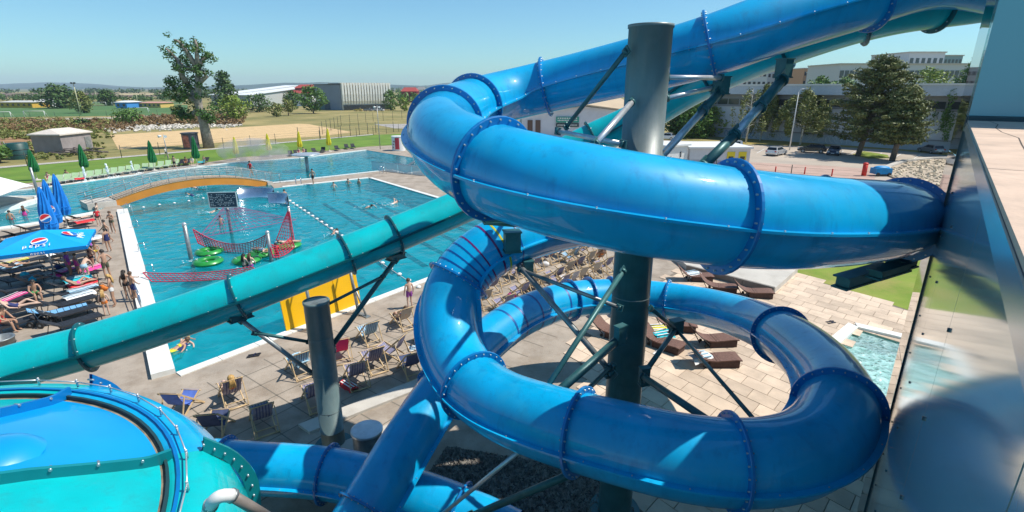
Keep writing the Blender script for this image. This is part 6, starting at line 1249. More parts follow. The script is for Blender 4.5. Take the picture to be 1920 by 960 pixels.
POSES = {
 'stand': pose(),
 'hips': pose(elL=(-.10,.33,1.16), wrL=(.02,.20,1.02), haL=(.07,.15,.99), elR=(-.10,-.33,1.16), wrR=(.02,-.20,1.02), haR=(.07,-.15,.99), knR=(.08,-.12,.50), anR=(.05,-.16,.09), toR=(.20,-.20,.035)),
 'walk': pose(knL=(.20,.09,.52), anL=(.26,.09,.11), toL=(.40,.09,.06), knR=(-.06,-.09,.50), anR=(-.30,-.09,.15), toR=(-.20,-.10,.04), elL=(-.16,.22,1.16), wrL=(-.14,.22,.93), haL=(-.12,.22,.85), elR=(.10,-.22,1.15), wrR=(.28,-.2,.98), haR=(.35,-.19,.93)),
 'bend': pose(spi=(.14,0,1.06), che=(.36,0,1.12), nek=(.48,0,1.15), hed=(.58,0,1.14), top=(.69,0,1.12), pel=(-.05,0,.93), shL=(.40,.17,1.08), shR=(.40,-.17,1.08), elL=(.47,.22,.84), wrL=(.55,.2,.62), haL=(.58,.2,.54), elR=(.47,-.22,.84), wrR=(.58,-.2,.66), haR=(.62,-.2,.58), hiL=(-.05,.09,.9), hiR=(-.05,-.09,.9), knL=(.04,.1,.5), knR=(.04,-.1,.5)),
 'reach': pose(elL=(.20,.30,1.30), wrL=(.42,.32,1.22), haL=(.50,.32,1.20), elR=(.05,-.26,1.15), wrR=(.20,-.2,1.0), haR=(.27,-.18,.97)),
 'phone': pose(elL=(.08,.22,1.14), wrL=(.24,.12,1.28), haL=(.29,.09,1.34), elR=(.08,-.22,1.14), wrR=(.24,-.12,1.26), haR=(.29,-.09,1.31)),
 'recline': pose(pel=(-.08,0,.46), spi=(-.24,0,.53), che=(-.42,0,.66), nek=(-.54,0,.78), hed=(-.58,0,.88), top=(-.60,0,.98), shL=(-.45,.17,.70), shR=(-.45,-.17,.70), elL=(-.26,.27,.55), wrL=(-.04,.22,.50), haL=(.04,.2,.50), elR=(-.30,-.28,.52), wrR=(-.08,-.3,.46), haR=(0,-.3,.45),
     hiL=(-.05,.09,.44), hiR=(-.05,-.09,.44), knL=(.32,.12,.66), knR=(.38,-.11,.48), anL=(.62,.12,.42), anR=(.80,-.11,.42), toL=(.75,.13,.44), toR=(.86,-.12,.54)),
 'sit': pose(pel=(0,0,.50), spi=(.0,0,.66), che=(.08,0,.85), nek=(.12,0,.98), hed=(.16,0,1.08), top=(.18,0,1.19), shL=(.09,.17,.92), shR=(.09,-.17,.92), elL=(.18,.24,.68), wrL=(.34,.17,.58), haL=(.42,.15,.57), elR=(.18,-.24,.68), wrR=(.36,-.18,.58), haR=(.44,-.16,.57),
     hiL=(.03,.09,.48), hiR=(.03,-.09,.48), knL=(.44,.12,.50), knR=(.44,-.12,.50), anL=(.46,.12,.10), anR=(.50,-.12,.10), toL=(.60,.13,.04), toR=(.64,-.13,.04)),
 'deck': pose(pel=(-.02,0,.42), spi=(-.15,0,.56), che=(-.28,0,.74), nek=(-.36,0,.88), hed=(-.36,0,.99), top=(-.37,0,1.10), shL=(-.30,.17,.80), shR=(-.30,-.17,.80), elL=(-.16,.30,.62), wrL=(.04,.24,.58), haL=(.12,.22,.60), elR=(-.16,-.30,.62), wrR=(.04,-.24,.58), haR=(.12,-.22,.60),
     hiL=(.02,.09,.42), hiR=(.02,-.09,.42), knL=(.42,.11,.62), knR=(.42,-.11,.60), anL=(.66,.11,.26), anR=(.72,-.11,.22), toL=(.80,.12,.22), toR=(.86,-.12,.18)),
 'lie': pose(pel=(0,0,.44), spi=(-.17,0,.45), che=(-.36,0,.46), nek=(-.50,0,.47), hed=(-.60,0,.49), top=(-.72,0,.50), shL=(-.42,.17,.46), shR=(-.42,-.17,.46), elL=(-.62,.30,.44), wrL=(-.82,.18,.46), haL=(-.88,.12,.46), elR=(-.2,-.26,.44), wrR=(.02,-.25,.44), haR=(.1,-.24,.44), hiL=(.05,.09,.44), hiR=(.05,-.09,.44), knL=(.46,.12,.44), knR=(.46,-.12,.46), anL=(.86,.14,.42), anR=(.86,-.14,.42), toL=(.98,.15,.46), toR=(.98,-.15,.46)),
 'swim': pose(pel=(0,0,-.14), spi=(.17,0,-.08), che=(.36,0,-.02), nek=(.50,0,.03), hed=(.59,0,.10), top=(.68,0,.17), shL=(.42,.17,.0), shR=(.42,-.17,.0), elL=(.66,.26,.10), wrL=(.88,.22,.02), haL=(.96,.2,-.03), elR=(.28,-.36,-.05), wrR=(.12,-.44,-.12), haR=(.05,-.45,-.14), hiL=(-.05,.09,-.16), hiR=(-.05,-.09,-.16), knL=(-.45,.14,-.22), knR=(-.45,-.14,-.3), anL=(-.85,.14,-.26), anR=(-.82,-.14,-.18), toL=(-.98,.15,-.28), toR=(-.95,-.15,-.2)),
 'crawl': pose(pel=(0,0,-.10), spi=(.17,0,-.04), che=(.36,0,.03), nek=(.50,0,.06), hed=(.59,0,.08), top=(.70,0,.07), shL=(.42,.17,.06), shR=(.42,-.17,.0), elL=(.56,.34,.34), wrL=(.78,.26,.16), haL=(.86,.24,.06), elR=(.30,-.26,-.2), wrR=(.12,-.24,-.3), haR=(.05,-.22,-.32), hiL=(-.05,.09,-.12), hiR=(-.05,-.09,-.12), knL=(-.45,.1,-.14), knR=(-.45,-.1,-.2), anL=(-.85,.1,-.08), anR=(-.82,-.1,-.22), toL=(-.98,.12,-.04), toR=(-.95,-.12,-.22)),
}
RAD = dict(pel=.135, spi=.115, che=.135, nek=.055, hed=.088, top=.062, sh=.058, el=.043, wr=.028, ha=.030, hi=.092, kn=.058, an=.036, to=.030)
EDG = [('pel','spi'),('spi','che'),('che','nek'),('nek','hed'),('hed','top')]
for s_ in 'LR': EDG += [('che','sh'+s_),('sh'+s_,'el'+s_),('el'+s_,'wr'+s_),('wr'+s_,'ha'+s_),('pel','hi'+s_),('hi'+s_,'kn'+s_),('kn'+s_,'an'+s_),('an'+s_,'to'+s_)]
tmp = {}
for nm, P_ in POSES.items():
    ks = list(P_); me = bpy.data.meshes.new('pose_'+nm); vs = [P_[k] for k in ks]; es = []; mids = []
    for a, b in EDG:                                       # a mid vertex on the long limbs gives calf, thigh and forearm their swell
        key = a[:2]+b[:2]
        if key in ('hikn','knan','elwr','shel'):
            m = P_[a].lerp(P_[b], .35); vs.append(m); i = len(vs)-1; mids.append(dict(hikn=.082, knan=.056, elwr=.042, shel=.050)[key]); es += [(ks.index(a), i), (i, ks.index(b))]
        else: es.append((ks.index(a), ks.index(b)))
    me.from_pydata([tuple(v) for v in vs], es, []); o = bpy.data.objects.new('pose_'+nm, me); SC.collection.objects.link(o)
    sk = o.modifiers.new('skin', 'SKIN'); ss = o.modifiers.new('sub', 'SUBSURF'); ss.levels = 1; ss.render_levels = 1
    rs = [RAD.get(k, RAD.get(k[:2])) for k in ks]+mids
    for i, v in enumerate(me.skin_vertices[0].data): rx = rs[i]; v.radius = (rx, rx*(1.0 if i >= len(ks) or ks[i] not in ('pel','spi','che') else .78)); v.use_root = (i == ks.index('pel'))
    tmp[nm] = o
dg = bpy.context.evaluated_depsgraph_get(); dg.update(); BODY = {}
for nm, o in tmp.items():
    ev = o.evaluated_get(dg); m = ev.to_mesh(); BODY[nm] = ([v.co.copy() for v in m.vertices], [tuple(p.vertices) for p in m.polygons], [p.normal.copy() for p in m.polygons], [v.normal.copy() for v in m.vertices]); ev.to_mesh_clear()
for o in tmp.values(): me = o.data; bpy.data.objects.remove(o); bpy.data.meshes.remove(me)
def seg_t(p, a, b): d = b-a; t = max(0, min(1, (p-a).dot(d)/max(1e-9, d.length_squared))); return (p-(a+d*t)).length, t
SEG = {}
for nm, (vs, fs, _, _) in BODY.items():
    P_ = POSES[nm]; out = []
    for f in fs:
        c = sum((vs[i] for i in f), V((0,0,0)))/len(f); best = min(((seg_t(c, P_[a], P_[b])[0]/max(RAD.get(a, RAD.get(a[:2])), RAD.get(b, RAD.get(b[:2]))), seg_t(c, P_[a], P_[b])[1], a[:3], b[:3]) for a, b in EDG), key=lambda q: q[0]); out.append((best[2][:2], best[3][:2], best[1], c))
    SEG[nm] = out
def sel_cloth(nm, kind):
    def ok(s):
        a, b, t, c = s
        if kind == 'trunks': return (a,b) == ('pe','sp') and t < .35 or (a,b) == ('pe','hi') or (a,b) == ('hi','kn') and t < .55
        if kind == 'briefs': return (a,b) == ('pe','sp') and t < .2 or (a,b) == ('pe','hi') or (a,b) == ('hi','kn') and t < .14
        if kind == 'bra': return (a,b) == ('sp','ch') and t > .55 or (a,b) == ('ch','ne') and t < .12
        if kind == 'suit': return (a,b) in (('pe','sp'),('pe','hi'),('sp','ch')) or (a,b) == ('hi','kn') and t < .12 or (a,b) == ('ch','ne') and t < .25
        if kind == 'shirt': return (a,b) in (('pe','sp'),('sp','ch'),('ch','sh')) or (a,b) == ('sh','el') and t < .6 or (a,b) == ('ch','ne') and t < .4
    return [i for i, s in enumerate(SEG[nm]) if ok(s)]
DATA = {}
def shell(nm, ids, off, mat_, name, key):
    k = (nm, key, mat_.name)
    if k not in DATA:
        vs, fs, _, vn = BODY[nm]; used = sorted({i for f in ids for i in fs[f]}); mp = {v: i for i, v in enumerate(used)}
        me = bpy.data.meshes.new(name); me.from_pydata([tuple(vs[i]+vn[i]*off) for i in used], [], [[mp[i] for i in fs[f]] for f in ids]); me.materials.append(mat_); me.polygons.foreach_set('use_smooth', [True]*len(ids)); me.update(); DATA[k] = me
    return DATA[k]
def body_mesh(nm, skin):
    k = (nm, 'body', skin)
    if k in DATA: return DATA[k]
    P_ = POSES[nm]; vs, fs, _, _ = BODY[nm]; mb = MB(); mb.add(vs, fs, 0, True)
    up = (P_['top']-P_['nek']).normalized(); fwd = V((1,0,0)); fwd = (fwd-up*fwd.dot(up)); fwd = V((0,0,-1)) if fwd.length < .3 and nm in ('bend',) else (V((0,0,1)) if fwd.length < .35 else fwd); fwd.normalize(); side = up.cross(fwd)
    h = P_['hed']; mb.sweep([h+up*.03+fwd*.075, h+up*.0+fwd*.105, h-up*.015+fwd*.085], [.010,.016,.008], 6)            # nose
    for s_ in (-1,1): mb.ball(h+side*.088*s_-fwd*.005+up*.005, .026, 6, 4, (.6,.6,1.2))                               # ears
    mb.sweep([h-up*.045+side*.025+fwd*.078, h-up*.047+fwd*.088, h-up*.045-side*.025+fwd*.078], .006, 5)               # lips
    for s_ in 'LR':                                           # five fingers on each hand
        wr, ha, el = P_['wr'+s_], P_['ha'+s_], P_['el'+s_]; d = (ha-wr).normalized(); across = d.cross(V((0,1,0)) if abs(d.y) < .8 else V((0,0,1))).normalized(); curl = d.cross(across)
        if curl.dot(-ha+P_['pel']) < 0: curl = -curl
        for i, (o_, L) in enumerate(((-.026,.062),(-.009,.072),(.009,.070),(.026,.054))): b = ha+d*.012+across*o_; mb.sweep([b, b+d*L*.5+curl*.006, b+d*L+curl*.022], [.009,.008,.006], 5)
        b = ha-d*.035-across*.026; mb.sweep([b, b-across*.03+d*.025, b-across*.035+d*.055], [.010,.009,.007], 5)
    me = bpy.data.meshes.new('body'); me.from_pydata([tuple(v) for v in mb.v], [], mb.f); me.materials.append(SK[skin]); me.polygons.foreach_set('use_smooth', mb.sm); me.update(); DATA[k] = me; DATA[(nm,'hf')] = (up, fwd, side, h)
    return me
def person(label, loc, yaw, pose_='stand', skin=0, hair='dark', cloth=(('trunks','navy'),), scale=1.0, long=False, z=0.0, hat=None):
    o = thing('person', label, 'person', (loc[0], loc[1], z), yaw); o.scale = (scale,)*3; link('body', body_mesh(pose_, skin), o)
    up, fwd, side, h = DATA[(pose_,'hf')]
    for kind, col in cloth: link({'trunks':'swim_trunks','briefs':'bikini_bottom','bra':'bikini_top','suit':'swimsuit','shirt':'shirt'}[kind], shell(pose_, sel_cloth(pose_, kind), .013, CL[col], kind, kind), o)
    kh = (pose_, 'hair', hair, long)
    if kh not in DATA:
        mb = MB(); c = h+up*.045-fwd*.012; n, m = 12, 7; vs = []
        for j in range(m+1):
            t = PI*.60*j/m
            for i in range(n):
                a = 2*PI*i/n; q = fwd*math.cos(a)+side*math.sin(a); tt = t*(1 if math.cos(a) < .3 else .66); w = 1+.05*math.sin(i*5+j*3); vs.append(c+(up*math.cos(tt)*.118+q*math.sin(tt)*.112)*w)
        mb.add(vs, [(j*n+i,(j+1)*n+i,(j+1)*n+(i+1)%n,j*n+(i+1)%n) for j in range(m) for i in range(n)], 0, True)
        if long:
            dn = (POSES[pose_]['che']-h).normalized()
            for s_ in (-.05,-.02,.02,.05): mb.sweep([h+up*.06-fwd*.10+side*s_, h-fwd*.125+side*s_*1.2+dn*.1, h-fwd*.135+side*s_*1.6+dn*.24, h-fwd*.13+side*s_*1.8+dn*.36], [.03,.036,.032,.012], 6)
        me = bpy.data.meshes.new('hair'); me.from_pydata([tuple(v) for v in mb.v], [], mb.f); me.materials.append(HAIR[hair]); me.polygons.foreach_set('use_smooth', mb.sm); me.update(); DATA[kh] = me
    link('hair', DATA[kh], o)
    ke = (pose_, 'eyes')
    if ke not in DATA:
        mb = MB()
        for s_ in (-.032,.032): mb.ball(h+up*.022+fwd*.080+side*s_, .011, 6, 4)
        me = bpy.data.meshes.new('eyes'); me.from_pydata([tuple(v) for v in mb.v], [], mb.f); me.materials.append(M_dark); DATA[ke] = me
    link('eyes', DATA[ke], o)
    if hat:
        mb = MB(); c = h+up*.08; mb.lathe(c, [(.20,-.02),(.12,.0),(.115,.06),(.08,.11),(.001,.12)], 14); link_me = mb.build('sun_hat', CL[hat], o, local=True)
    return o
g = lambda a, b: G(a, b)
L_, R_, Bk, Fr = PI, 0, PI/2, -PI/2
BR2 = (('bra','black'),('briefs','black'))
for a in [
 ('bare chested man in dark camouflage trunks standing in the gap by the loungers', g(204,524), 2.6, 'hips', 0, 'dark', (('trunks','camo'),), 1.05),
 ('woman in white bikini bottom standing with her back to the lap pool', g(217,574), -2.6, 'phone', 0, 'blond', (('bra','white'),('briefs','white')), 1.0, True),
 ('girl with long dark hair standing left of the boy at the railing', g(243,562), 1.9, 'stand', 0, 'dark', BR2, .95, True),
 ('boy in navy trunks seen from behind holding the steel railing', g(255,565), 1.1, 'reach', 0, 'brown', (('trunks','navy'),), .95),
 ('small blond child standing nearest the turquoise slide', g(202,592), 2.2, 'stand', 1, 'blond', (('briefs','orange'),), .78, True),
 ('woman in light blue bikini bending over a lounger under the blue parasol', g(165,528), 2.0, 'bend', 1, 'dark', (('bra','lightblue'),('briefs','lightblue')), 1.05),
 ('tanned woman in black bikini standing behind the bending woman', g(177,508), -1.9, 'hips', 2, 'dark', BR2, 1.0, True),
 ('woman in purple top standing in the shade of the blue parasol', g(135,522), .4, 'stand', 2, 'dark', (('shirt','purple'),('briefs','pink')), 1.0),
 ('girl in pink dress beside the purple woman in the parasol shade', g(150,520), 1.2, 'stand', 0, 'brown', (('suit','pink'),), .85),
 ('woman walking on the wooden walkway toward the bridge in a dark bikini', g(214,437), -1.4, 'phone', 0, 'brown', (('bra','camo'),('briefs','camo')), 1.0),
 ('child in a red top standing at the coping near the bridge foot', g(187,424), -1.0, 'stand', 1, 'dark', (('shirt','red'),('briefs','black')), .85),
 ('person in a green top walking along the walkway between loungers and wall', g(204,456), -2.4, 'walk', 0, 'dark', (('bra','green'),('trunks','black')), 1.0),
 ('dark haired girl in a navy top standing right of the last black lounger', g(206,472), 2.8, 'stand', 0, 'dark', (('suit','navy'),), .95),
 ('man in dark trunks standing with hands on hips by the far green parasol', g(329,317), -1.6, 'hips', 0, 'dark', (('trunks','black'),), 1.05),
 ('woman in a pale dress walking over the far lawn', g(313,297), .2, 'walk', 1, 'brown', (('shirt','white'),('briefs','black')), 1.0),
 ('man in dark trunks walking on the narrow strip between the pools', g(588,346), -1.7, 'walk', 0, 'dark', (('trunks','black'),), 1.05),
 ('woman in red bikini bottom walking past the right end of the lap pool', g(1034,468), 2.6, 'walk', 1, 'brown', (('bra','white'),('trunks','red')), 1.0, True),
 ('boy in purple trunks standing with his back to us at the lap pool edge', g(769,578), 2.2, 'stand', 1, 'brown', (('trunks','purple'),), .93),
 ('person sitting on a green lounger near the red towel on the far side', g(128,337), -1.2, 'sit', 0, 'dark', (('trunks','black'),), 1.0),
 ('person sitting on the far row near the first green parasol', g(93,342), -1.0, 'sit', 1, 'brown', (('suit','pink'),), 1.0),
 ('woman sitting at the kiosk end of the far row', g(362,310), -1.2, 'sit', 1, 'brown', (('shirt','white'),('briefs','white')), 1.0),
 ('child standing at the far row with wet hair near the turquoise towel', g(384,309), -1.4, 'stand', 0, 'dark', (('trunks','turquoise'),), .75),
 ('sunbather in a pink suit on the dark lounger below the third yellow parasol', g(561,291), -1.4, 'sit', 1, 'brown', (('suit','pink'),), 1.0),
 ('sunbather in red trunks right of the pink one below the third yellow parasol', g(570,290), -1.4, 'sit', 1, 'dark', (('trunks','red'),), 1.0),
]: person(*a)
person('person in red top crossing the arched footbridge near its right end', V((-29.3,58.4,0)), 1.0, 'walk', 0, 'dark', (('shirt','red'),('trunks','camo')), 1.05, z=.97)
# bathers
for a in [
 ('woman in a pink swimsuit standing in the left pool by the bar wall', g(46,402), 2.3, 'hips', 1, 'brown', (('suit','pink'),), 1.0, True, -.95),
 ('man standing waist deep in the left pool beside the woman in pink', g(20,410), 2.0, 'stand', 0, 'dark', (('trunks','red'),), 1.0, False, -1.0),
 ('bather with a bare back standing near the end of the footbridge railing', g(182,392), .5, 'hips', 1, 'brown', (('trunks','black'),), 1.0, False, -1.15),
 ('swimmer doing crawl directly below the middle of the bridge', g(370,352), 2.9, 'crawl', 1, 'dark', (('trunks','black'),), 1.05, False, 0),
 ('swimmer reaching forward in front of the bridge, left of the sign board', g(362,366), 2.7, 'crawl', 1, 'blond', (('suit','navy'),), 1.0, False, 0),
 ('swimmer with dark hair between bridge and red net', g(392,397), .4, 'swim', 1, 'dark', (('trunks','white'),), 1.0, False, .02),
 ('bather beside the curved steel wall', g(441,385), 1.4, 'hips', 0, 'brown', (('trunks','black'),), 1.0, False, -1.2),
 ('bather climbing inside the triangular net', g(414,418), 2.0, 'reach', 0, 'dark', (('trunks','red'),), .95, False, -1.0),
 ('swimmer at the foot of the left net post', g(368,487), .4, 'swim', 0, 'dark', (('trunks','black'),), 1.0, False, .0),
 ('left one of two women leaning on the green float', g(459,498), 1.3, 'reach', 1, 'dark', (('bra','black'),('briefs','black')), 1.0, True, -.95),
 ('right one of two women leaning on the green float', g(470,497), 1.6, 'reach', 1, 'brown', (('bra','purple'),('briefs','purple')), 1.0, True, -.95),
 ('child lying on the green float at the slanting post', g(541,462), .3, 'lie', 1, 'brown', (('trunks','orange'),), .9, False, -.05),
 ('child in red clinging to the flat net near the right front post', g(520,482), 2.0, 'reach', 0, 'dark', (('shirt','red'),('trunks','red')), .85, False, -.5),
 ('bather lying across the green float left of the right front post', g(492,478), 2.6, 'lie', 1, 'blond', (('suit','lightblue'),), .95, False, -.05),
 ('swimmer splashing at the bridge abutment corner', g(534,366), 2.4, 'reach', 0, 'dark', (('trunks','navy'),), 1.0, False, -1.1),
 ('swimmer in the lap lanes, left of the pair', g(687,387), -.5, 'swim', 1, 'dark', (('trunks','black'),), 1.05, False, .02),
 ('swimmer in the lap lanes, right of the pair', g(736,381), 1.0, 'crawl', 1, 'brown', (('trunks','white'),), 1.0, False, 0),
 ('bather at the far end of the lap pool, left of the ladder', g(653,344), -1.6, 'hips', 0, 'dark', (('trunks','navy'),), 1.0, False, -1.15),
 ('second bather at the far end of the lap pool further left', g(626,350), -1.3, 'hips', 1, 'dark', (('trunks','red'),), 1.0, False, -1.2),
 ('bather at the far lap pool corner beneath the ladder', g(673,343), -2.0, 'stand', 0, 'brown', (('trunks','black'),), 1.0, False, -1.2),
 ('swimmer close to the lane rope above the turquoise slide', g(622,438), 1.2, 'swim', 0, 'dark', (('trunks','black'),), 1.0, False, .02),
 ('woman with tied hair floating at the near left corner of the pool', g(340,652), 1.7, 'swim', 1, 'blond', (('suit','navy'),), 1.0, False, .06),
 ('woman holding the pool corner next to her floating friend', g(324,655), 1.0, 'swim', 0, 'brown', (('bra','yellow'),('briefs','yellow')), 1.0, False, .06),
]:
    label, loc, yaw, ps, sk, hr, cl, sc, lg, z = a; person(label, loc, yaw, ps, sk, hr, cl, sc, lg, z)
# seated on loungers and deckchairs
def seated(label, px, py, dr, ps, sk, hr, cl, lg=False, base=None, sc=1.0, z=.0):
    p = G(px,py); person(label, p, (face-dr) if base is None else base, ps, sk, hr, cl, sc, lg, z)
seated('woman with long blond hair leaning back in a lilac deckchair', 437, 752, .15, 'deck', 1, 'blond', (('suit','red'),), True, sc=1.06)
seated('tanned boy sitting in a beige deckchair by the pool edge', 755, 612, .1, 'deck', 0, 'brown', (('trunks','navy'),), sc=1.0)
seated('woman in orange bikini reclining in a deckchair left of the big column', 1124, 493, .6, 'deck', 2, 'blond', (('bra','orange'),('briefs','orange')), sc=1.05)
seated('person lying back in a deckchair of the long row', 1030, 492, .1, 'deck', 0, 'brown', (('trunks','lightblue'),), sc=1.0)
seated('woman in a navy swimsuit and pink hat stretched out on a black lounger', 40, 590, 0, 'recline', 1, 'brown', (('suit','navy'),), base=rot_of(ldir)-.35, sc=1.05)
seated('woman in a red bikini sitting on a black lounger at the left edge', 10, 622, 0, 'sit', 0, 'dark', (('bra','red'),('briefs','red')), base=.1, sc=1.05)
seated('person in black lying on a lounger with a red towel by the bridge', 146, 420, 0, 'lie', 1, 'dark', (('trunks','black'),), base=rot_of(ldir)+.2)
seated('sunbather lying on a black lounger in the middle of the poolside column', 152, 545, 0, 'recline', 0, 'brown', (('bra','pink'),('briefs','pink')), base=rot_of(ldir)+.05)
seated('man lying back on a lounger deep in the parasol shade', 62, 540, 0, 'recline', 2, 'dark', (('trunks','turquoise'),), base=rot_of(ldir))

seated('man in black trunks reclining on a lounger near the yellow towel', 24, 512, 0, 'recline', 0, 'grey', (('trunks','black'),), base=rot_of(ldir))
seated('woman in turquoise bikini lying on a far poolside lounger', 142, 478, 0, 'recline', 0, 'brown', (('bra','turquoise'),('briefs','turquoise')), base=rot_of(ldir))
seated('woman in white bikini lying on a lounger just above the purple towel', 138, 462, 0, 'lie', 2, 'dark', (('bra','white'),('briefs','white')), base=rot_of(ldir))
seated('boy in yellow trunks sitting at a lounger end by the walkway', 182, 482, 0, 'sit', 0, 'brown', (('trunks','yellow'),), base=-.8, sc=.85)
seated('man in green trunks sitting up on a lounger in the left column', 70, 565, 0, 'sit', 0, 'dark', (('trunks','green'),), base=-.6)
seated('woman in a purple swimsuit reclining in a deckchair of the long row', 1062, 475, .1, 'deck', 1, 'brown', (('suit','purple'),))
seated('man in navy trunks reclining in a deckchair of the middle row', 1080, 508, .1, 'deck', 0, 'dark', (('trunks','navy'),))
seated('sunbather in orange lying on a dark lounger at the kiosk end', 350, 310, 0, 'sit', 2, 'dark', (('trunks','orange'),), base=-1.2)
# broken water round the swimmers
rng = random.Random(91); mb = MB()
for px, py, n_, sp in ((370,352,40,1.6),(362,366,30,1.3),(392,397,18,.9),(441,385,10,.6),(368,487,22,.8),(465,497,18,.9),(534,366,26,1.0),(687,387,20,1.1),(736,381,34,1.4),(653,344,8,.6),(622,438,18,.8),(332,650,16,.8),(46,402,8,.5),(20,410,8,.5),(182,392,10,.6),(400,470,10,1.2),(505,384,40,1.2)):
    c = G(px,py,-.04)
    for _ in range(n_): q = c+V((rng.gauss(0,sp*.55), rng.gauss(0,sp*.45), 0)); r = rng.uniform(.012,.048); mb.ball(q, r, 5, 3, (rng.uniform(1,2.8),1,.35))
mb.build('broken_water', M_foam, kind='stuff')

# ---------------------------------------------------------------- towels, bags, small things
rng = random.Random(77)
def towel(label, c, yaw, col, w=.7, L=1.3, z=.40, name='towel', drape=True):
    o = thing(name, label, 'towel', (c.x,c.y,0), yaw); mb = MB(); n, m = 8, 5; vs = []
    for i in range(n+1):
        for j in range(m+1):
            x = -L/2+L*i/n; y = -w/2+w*j/m; zz = z+rng.uniform(0,.035)-(.16*(abs(y)/(w/2))**4 if drape else 0); vs.append(V((x+rng.uniform(-.03,.03), y+rng.uniform(-.03,.03), zz)))
    k = m+1; mb.add(vs, [(i*k+j,(i+1)*k+j,(i+1)*k+j+1,i*k+j+1) for i in range(n) for j in range(m)], 0, True); mb.build('cloth', CL[col], o, local=True)
    mb = MB()
    for y in (-.2,0,.2): mb.add([V((-L/2+.05,y*w*1.6-.03,z+.045)),V((L/2-.05,y*w*1.6-.03,z+.045)),V((L/2-.05,y*w*1.6+.03,z+.045)),V((-L/2+.05,y*w*1.6+.03,z+.045))], [(0,1,2,3)])
    mb.build('stripe', CL['white' if col != 'white' else 'lightblue'], o, local=True)
yl = rot_of(ldir)
for px, py, dx, col, lab in ((155,542,0,'red','crumpled red towel on the poolside loungers'),(158,553,0,'lightblue','light blue towel just below the red one'),(150,565,.1,'white','white towel hanging off a black lounger'),(146,532,0,'turquoise','turquoise patterned towel behind the red one'),(120,520,.4,'pink','bright pink towel near the parasol pole'),(172,512,.2,'pink','pink towel by the feet of the bending woman'),(105,482,.2,'white','white towel on a lounger right of the parasol pole'),
   (30,500,.1,'yellow','yellow towel under the edge of the blue parasol'),(14,510,.1,'lightblue','pale blue towel under the blue parasol at the left'),(26,570,.5,'pink','magenta beach mat behind the reclining woman'),(170,455,0,'white','white towel on a far poolside lounger'),(150,470,.1,'purple','purple towel in the far part of the poolside column'),(158,422,.1,'red','large red towel on the lounger at the bridge foot')):
    towel(lab, G(px,py), yl+dx, col)
for px, py, col, lab in ((150,340,'red','small red towel in the row of green loungers'),(379,308,'turquoise','turquoise towel hung at the kiosk end of the row'),(1240,640,'turquoise','turquoise towel thrown over the wicker lounger by the column'),(1228,630,'yellow','yellow towel beside the turquoise one by the column'),(1297,524,'white','white towel on the wicker lounger at the platform edge'),(1310,684,'white','small white towel on the front wicker lounger')): towel(lab, G(px,py), rng.uniform(0,1), col, L=.9, z=.42)
towel('red towel hanging at the foot of the shaded lilac deckchair', G(655,728), face, 'red', w=.35, L=.8, z=.16); towel('light blue towel spread over the deckchair beside the slim column', G(566,698), face, 'lightblue', w=.6, L=.9, z=.62); towel('white towel thrown over the top of a deckchair by the strut joint', G(938,528), face, 'white', w=.7, L=.9, z=.78)
towel('small white towel on the ground by the left bend of the slide', G(778,655), .4, 'white', w=.4, L=.5, z=.06, drape=False)
def bag(label, c, col, s=1.0):
    o = thing('beach_bag', label, 'bag', c); mb = MB(); mb.ball(c+V((0,0,.17*s)), .22*s, 10, 7, (1.2,.75,.85)); mb.build('bag_body', CL[col], o); mb = MB(); mb.sweep([c+V((-.15*s,0,.28*s)), c+V((-.08*s,0,.45*s)), c+V((.08*s,0,.45*s)), c+V((.15*s,0,.28*s))], .015, 6); mb.build('handle', CL['black'], o)
for px, py, col, lab in ((168,540,'pink','pink beach bag next to the bending woman'),(112,505,'navy','navy beach bag by the parasol pole'),(195,545,'orange','orange bag at the feet of the man in camouflage trunks'),(190,565,'black','black bag at the foot of the loungers'),(48,520,'turquoise','turquoise bag between the shaded loungers'),(1022,500,'white','white bag under the second chair of the long row'),(960,560,'pink','pink bag between the deckchairs near the low loop')): bag(lab, G(px,py), col)
def flipflops(label, c, yaw, col='black', s=1.0):
    o = thing('flip_flops', label, 'flip flops', c, yaw); 
    for k, dy in ((0,-.07),(1,.08)):
        mb = MB(); mb.prism([(-.14*s+.05*k,dy-.045),(.0+.05*k,dy-.04),(.12*s+.05*k,dy-.05),(.15*s+.05*k,dy),(.12*s+.05*k,dy+.05),(0+.05*k,dy+.04),(-.14*s+.05*k,dy+.045)], .035, .06); sole = mb.build('sole', CL[col], o, local=True); mb = MB(); mb.sweep([(0+.05*k,dy-.045,.06),(.06+.05*k,dy,.10),(0+.05*k,dy+.045,.06)], .010, 5); mb.build('strap', CL['navy'], sole, local=True)
flipflops('pair of dark flip flops on the paving above the whirlpool', G(1557,606), .3, 'black', 1.6); flipflops('pair of white sandals left of the front wicker lounger', G(1232,664), .9, 'white', 1.6); flipflops('dark flip flops lying at the pool edge above the shaded chairs', G(475,668), .4, 'black', 1.7); flipflops('white sandals on the deck by the low wall of deckchairs', G(782,654), 1.2, 'white', 1.5)
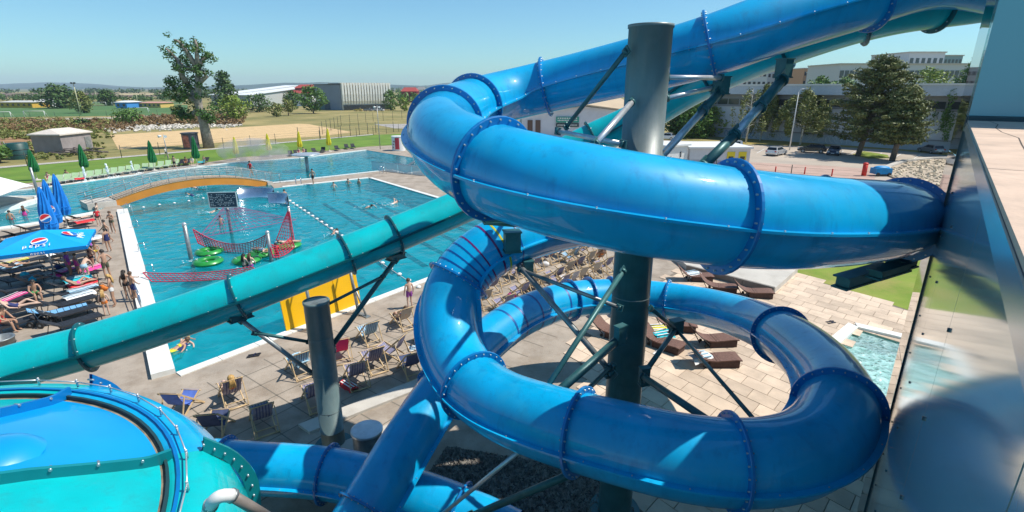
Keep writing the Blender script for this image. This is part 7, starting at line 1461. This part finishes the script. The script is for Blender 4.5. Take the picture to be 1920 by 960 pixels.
# wheeled pushchair frame at the end of the loungers
c = G(76,612); o = thing('pushchair', 'folded dark pushchair with black wheels in front of the black loungers', 'pushchair', c)
for dx, dy in ((-.25,-.2),(.25,-.25),(.3,.3)):
    mb = MB(); q = c+V((dx,dy,.16)); mb.tube(q-V((0,.03,0)), q+V((0,.03,0)), .16, 16); w = mb.build('wheel', M_dark, o); mb = MB(); mb.tube(q-V((0,.035,0)), q+V((0,.035,0)), .06, 10); mb.build('hub', M_galv, w)
mb = MB(); mb.tube(c+V((-.25,-.2,.16)), c+V((.35,.1,.75)), .018, 6); mb.tube(c+V((.3,-.2,.16)), c+V((-.3,.1,.8)), .018, 6); mb.tube(c+V((.3,.3,.16)), c+V((-.3,.25,.8)), .018, 6); mb.tube(c+V((-.3,-.1,.8)), c+V((-.3,.35,.8)), .018, 6); mb.build('frame', M_galv, o)
mb = MB(); mb.box(c+V((0,0,.42)), (.5,.36,.05), Matrix.Rotation(.5,3,'Y')); mb.build('seat', CL['black'], o)
# steel bin by the left frame edge
c = G(12,668); o = thing('steel_bin', 'grey steel bin at the left edge above the turquoise slide', 'bin', c); mb = MB(); mb.lathe(c, [(.40,0),(.42,.8),(.45,.8),(.45,.85),(.38,.85),(.36,.4),(.001,.4)], 24); mb.build('body', M_galv, o); mb = MB(); mb.lathe(c, [(.445,.5),(.46,.53),(.445,.56)], 24); mb.build('band', M_silver, o)
# starting block clutter on the white wall
for k, (px, py) in enumerate(((246,432),(258,478),(272,520))):
    c = G(px+4,py); o = thing('grab_rail', ('small steel grab rail at the far end of the white pool wall','small steel grab rail halfway along the white pool wall','small steel grab rail nearest the low red net on the white pool wall')[k], 'grab rail', c); mb = MB(); mb.sweep([c+V((0,0,.3)), c+V((.02,0,.75)), c+V((.3,.2,.75)), c+V((.32,.22,.3))], .025, 6); mb.build('rail', M_inox, o)
    for q in (c+V((0,0,.345)), c+V((.32,.22,.345))): mb = MB(); mb.lathe((q.x,q.y,0), [(.06,.34),(.06,.36),(.03,.37)], 10); mb.build('foot', M_silver, o)

# dark rubber mat on the deck
mm_ = G(850,382); o = thing('rubber_mat', 'dark square rubber mat on the deck beside the lap pool end', 'mat', mm_); mb = MB(); mb.prism(GP([(806,385),(828,377),(858,386),(838,399)]), .01, .04); mb.build('mat_sheet', M_dark, o); mb = MB(); mb.prism(GP([(812,385.3),(828,379.5),(852,386.5),(837,396)]), .035, .046); mb.build('mat_field', mat('mat_grey',(.06,.06,.065),.9,vary=.2,scale=5), o)
# summer air: one closed box of even haze round everything
mb = MB(); mb.box((0,2900,64), (13400,7400,136)); hz = bpy.data.materials.new('summer_haze'); hz.use_nodes = True; nth = hz.node_tree; nth.nodes.clear(); oh = nth.nodes.new('ShaderNodeOutputMaterial'); vh = nth.nodes.new('ShaderNodeVolumePrincipled'); vh.inputs['Density'].default_value = .00013; vh.inputs['Color'].default_value = (.72,.86,1,1); nth.links.new(vh.outputs[0], oh.inputs['Volume'])
mb.build('haze', hz, kind='stuff')
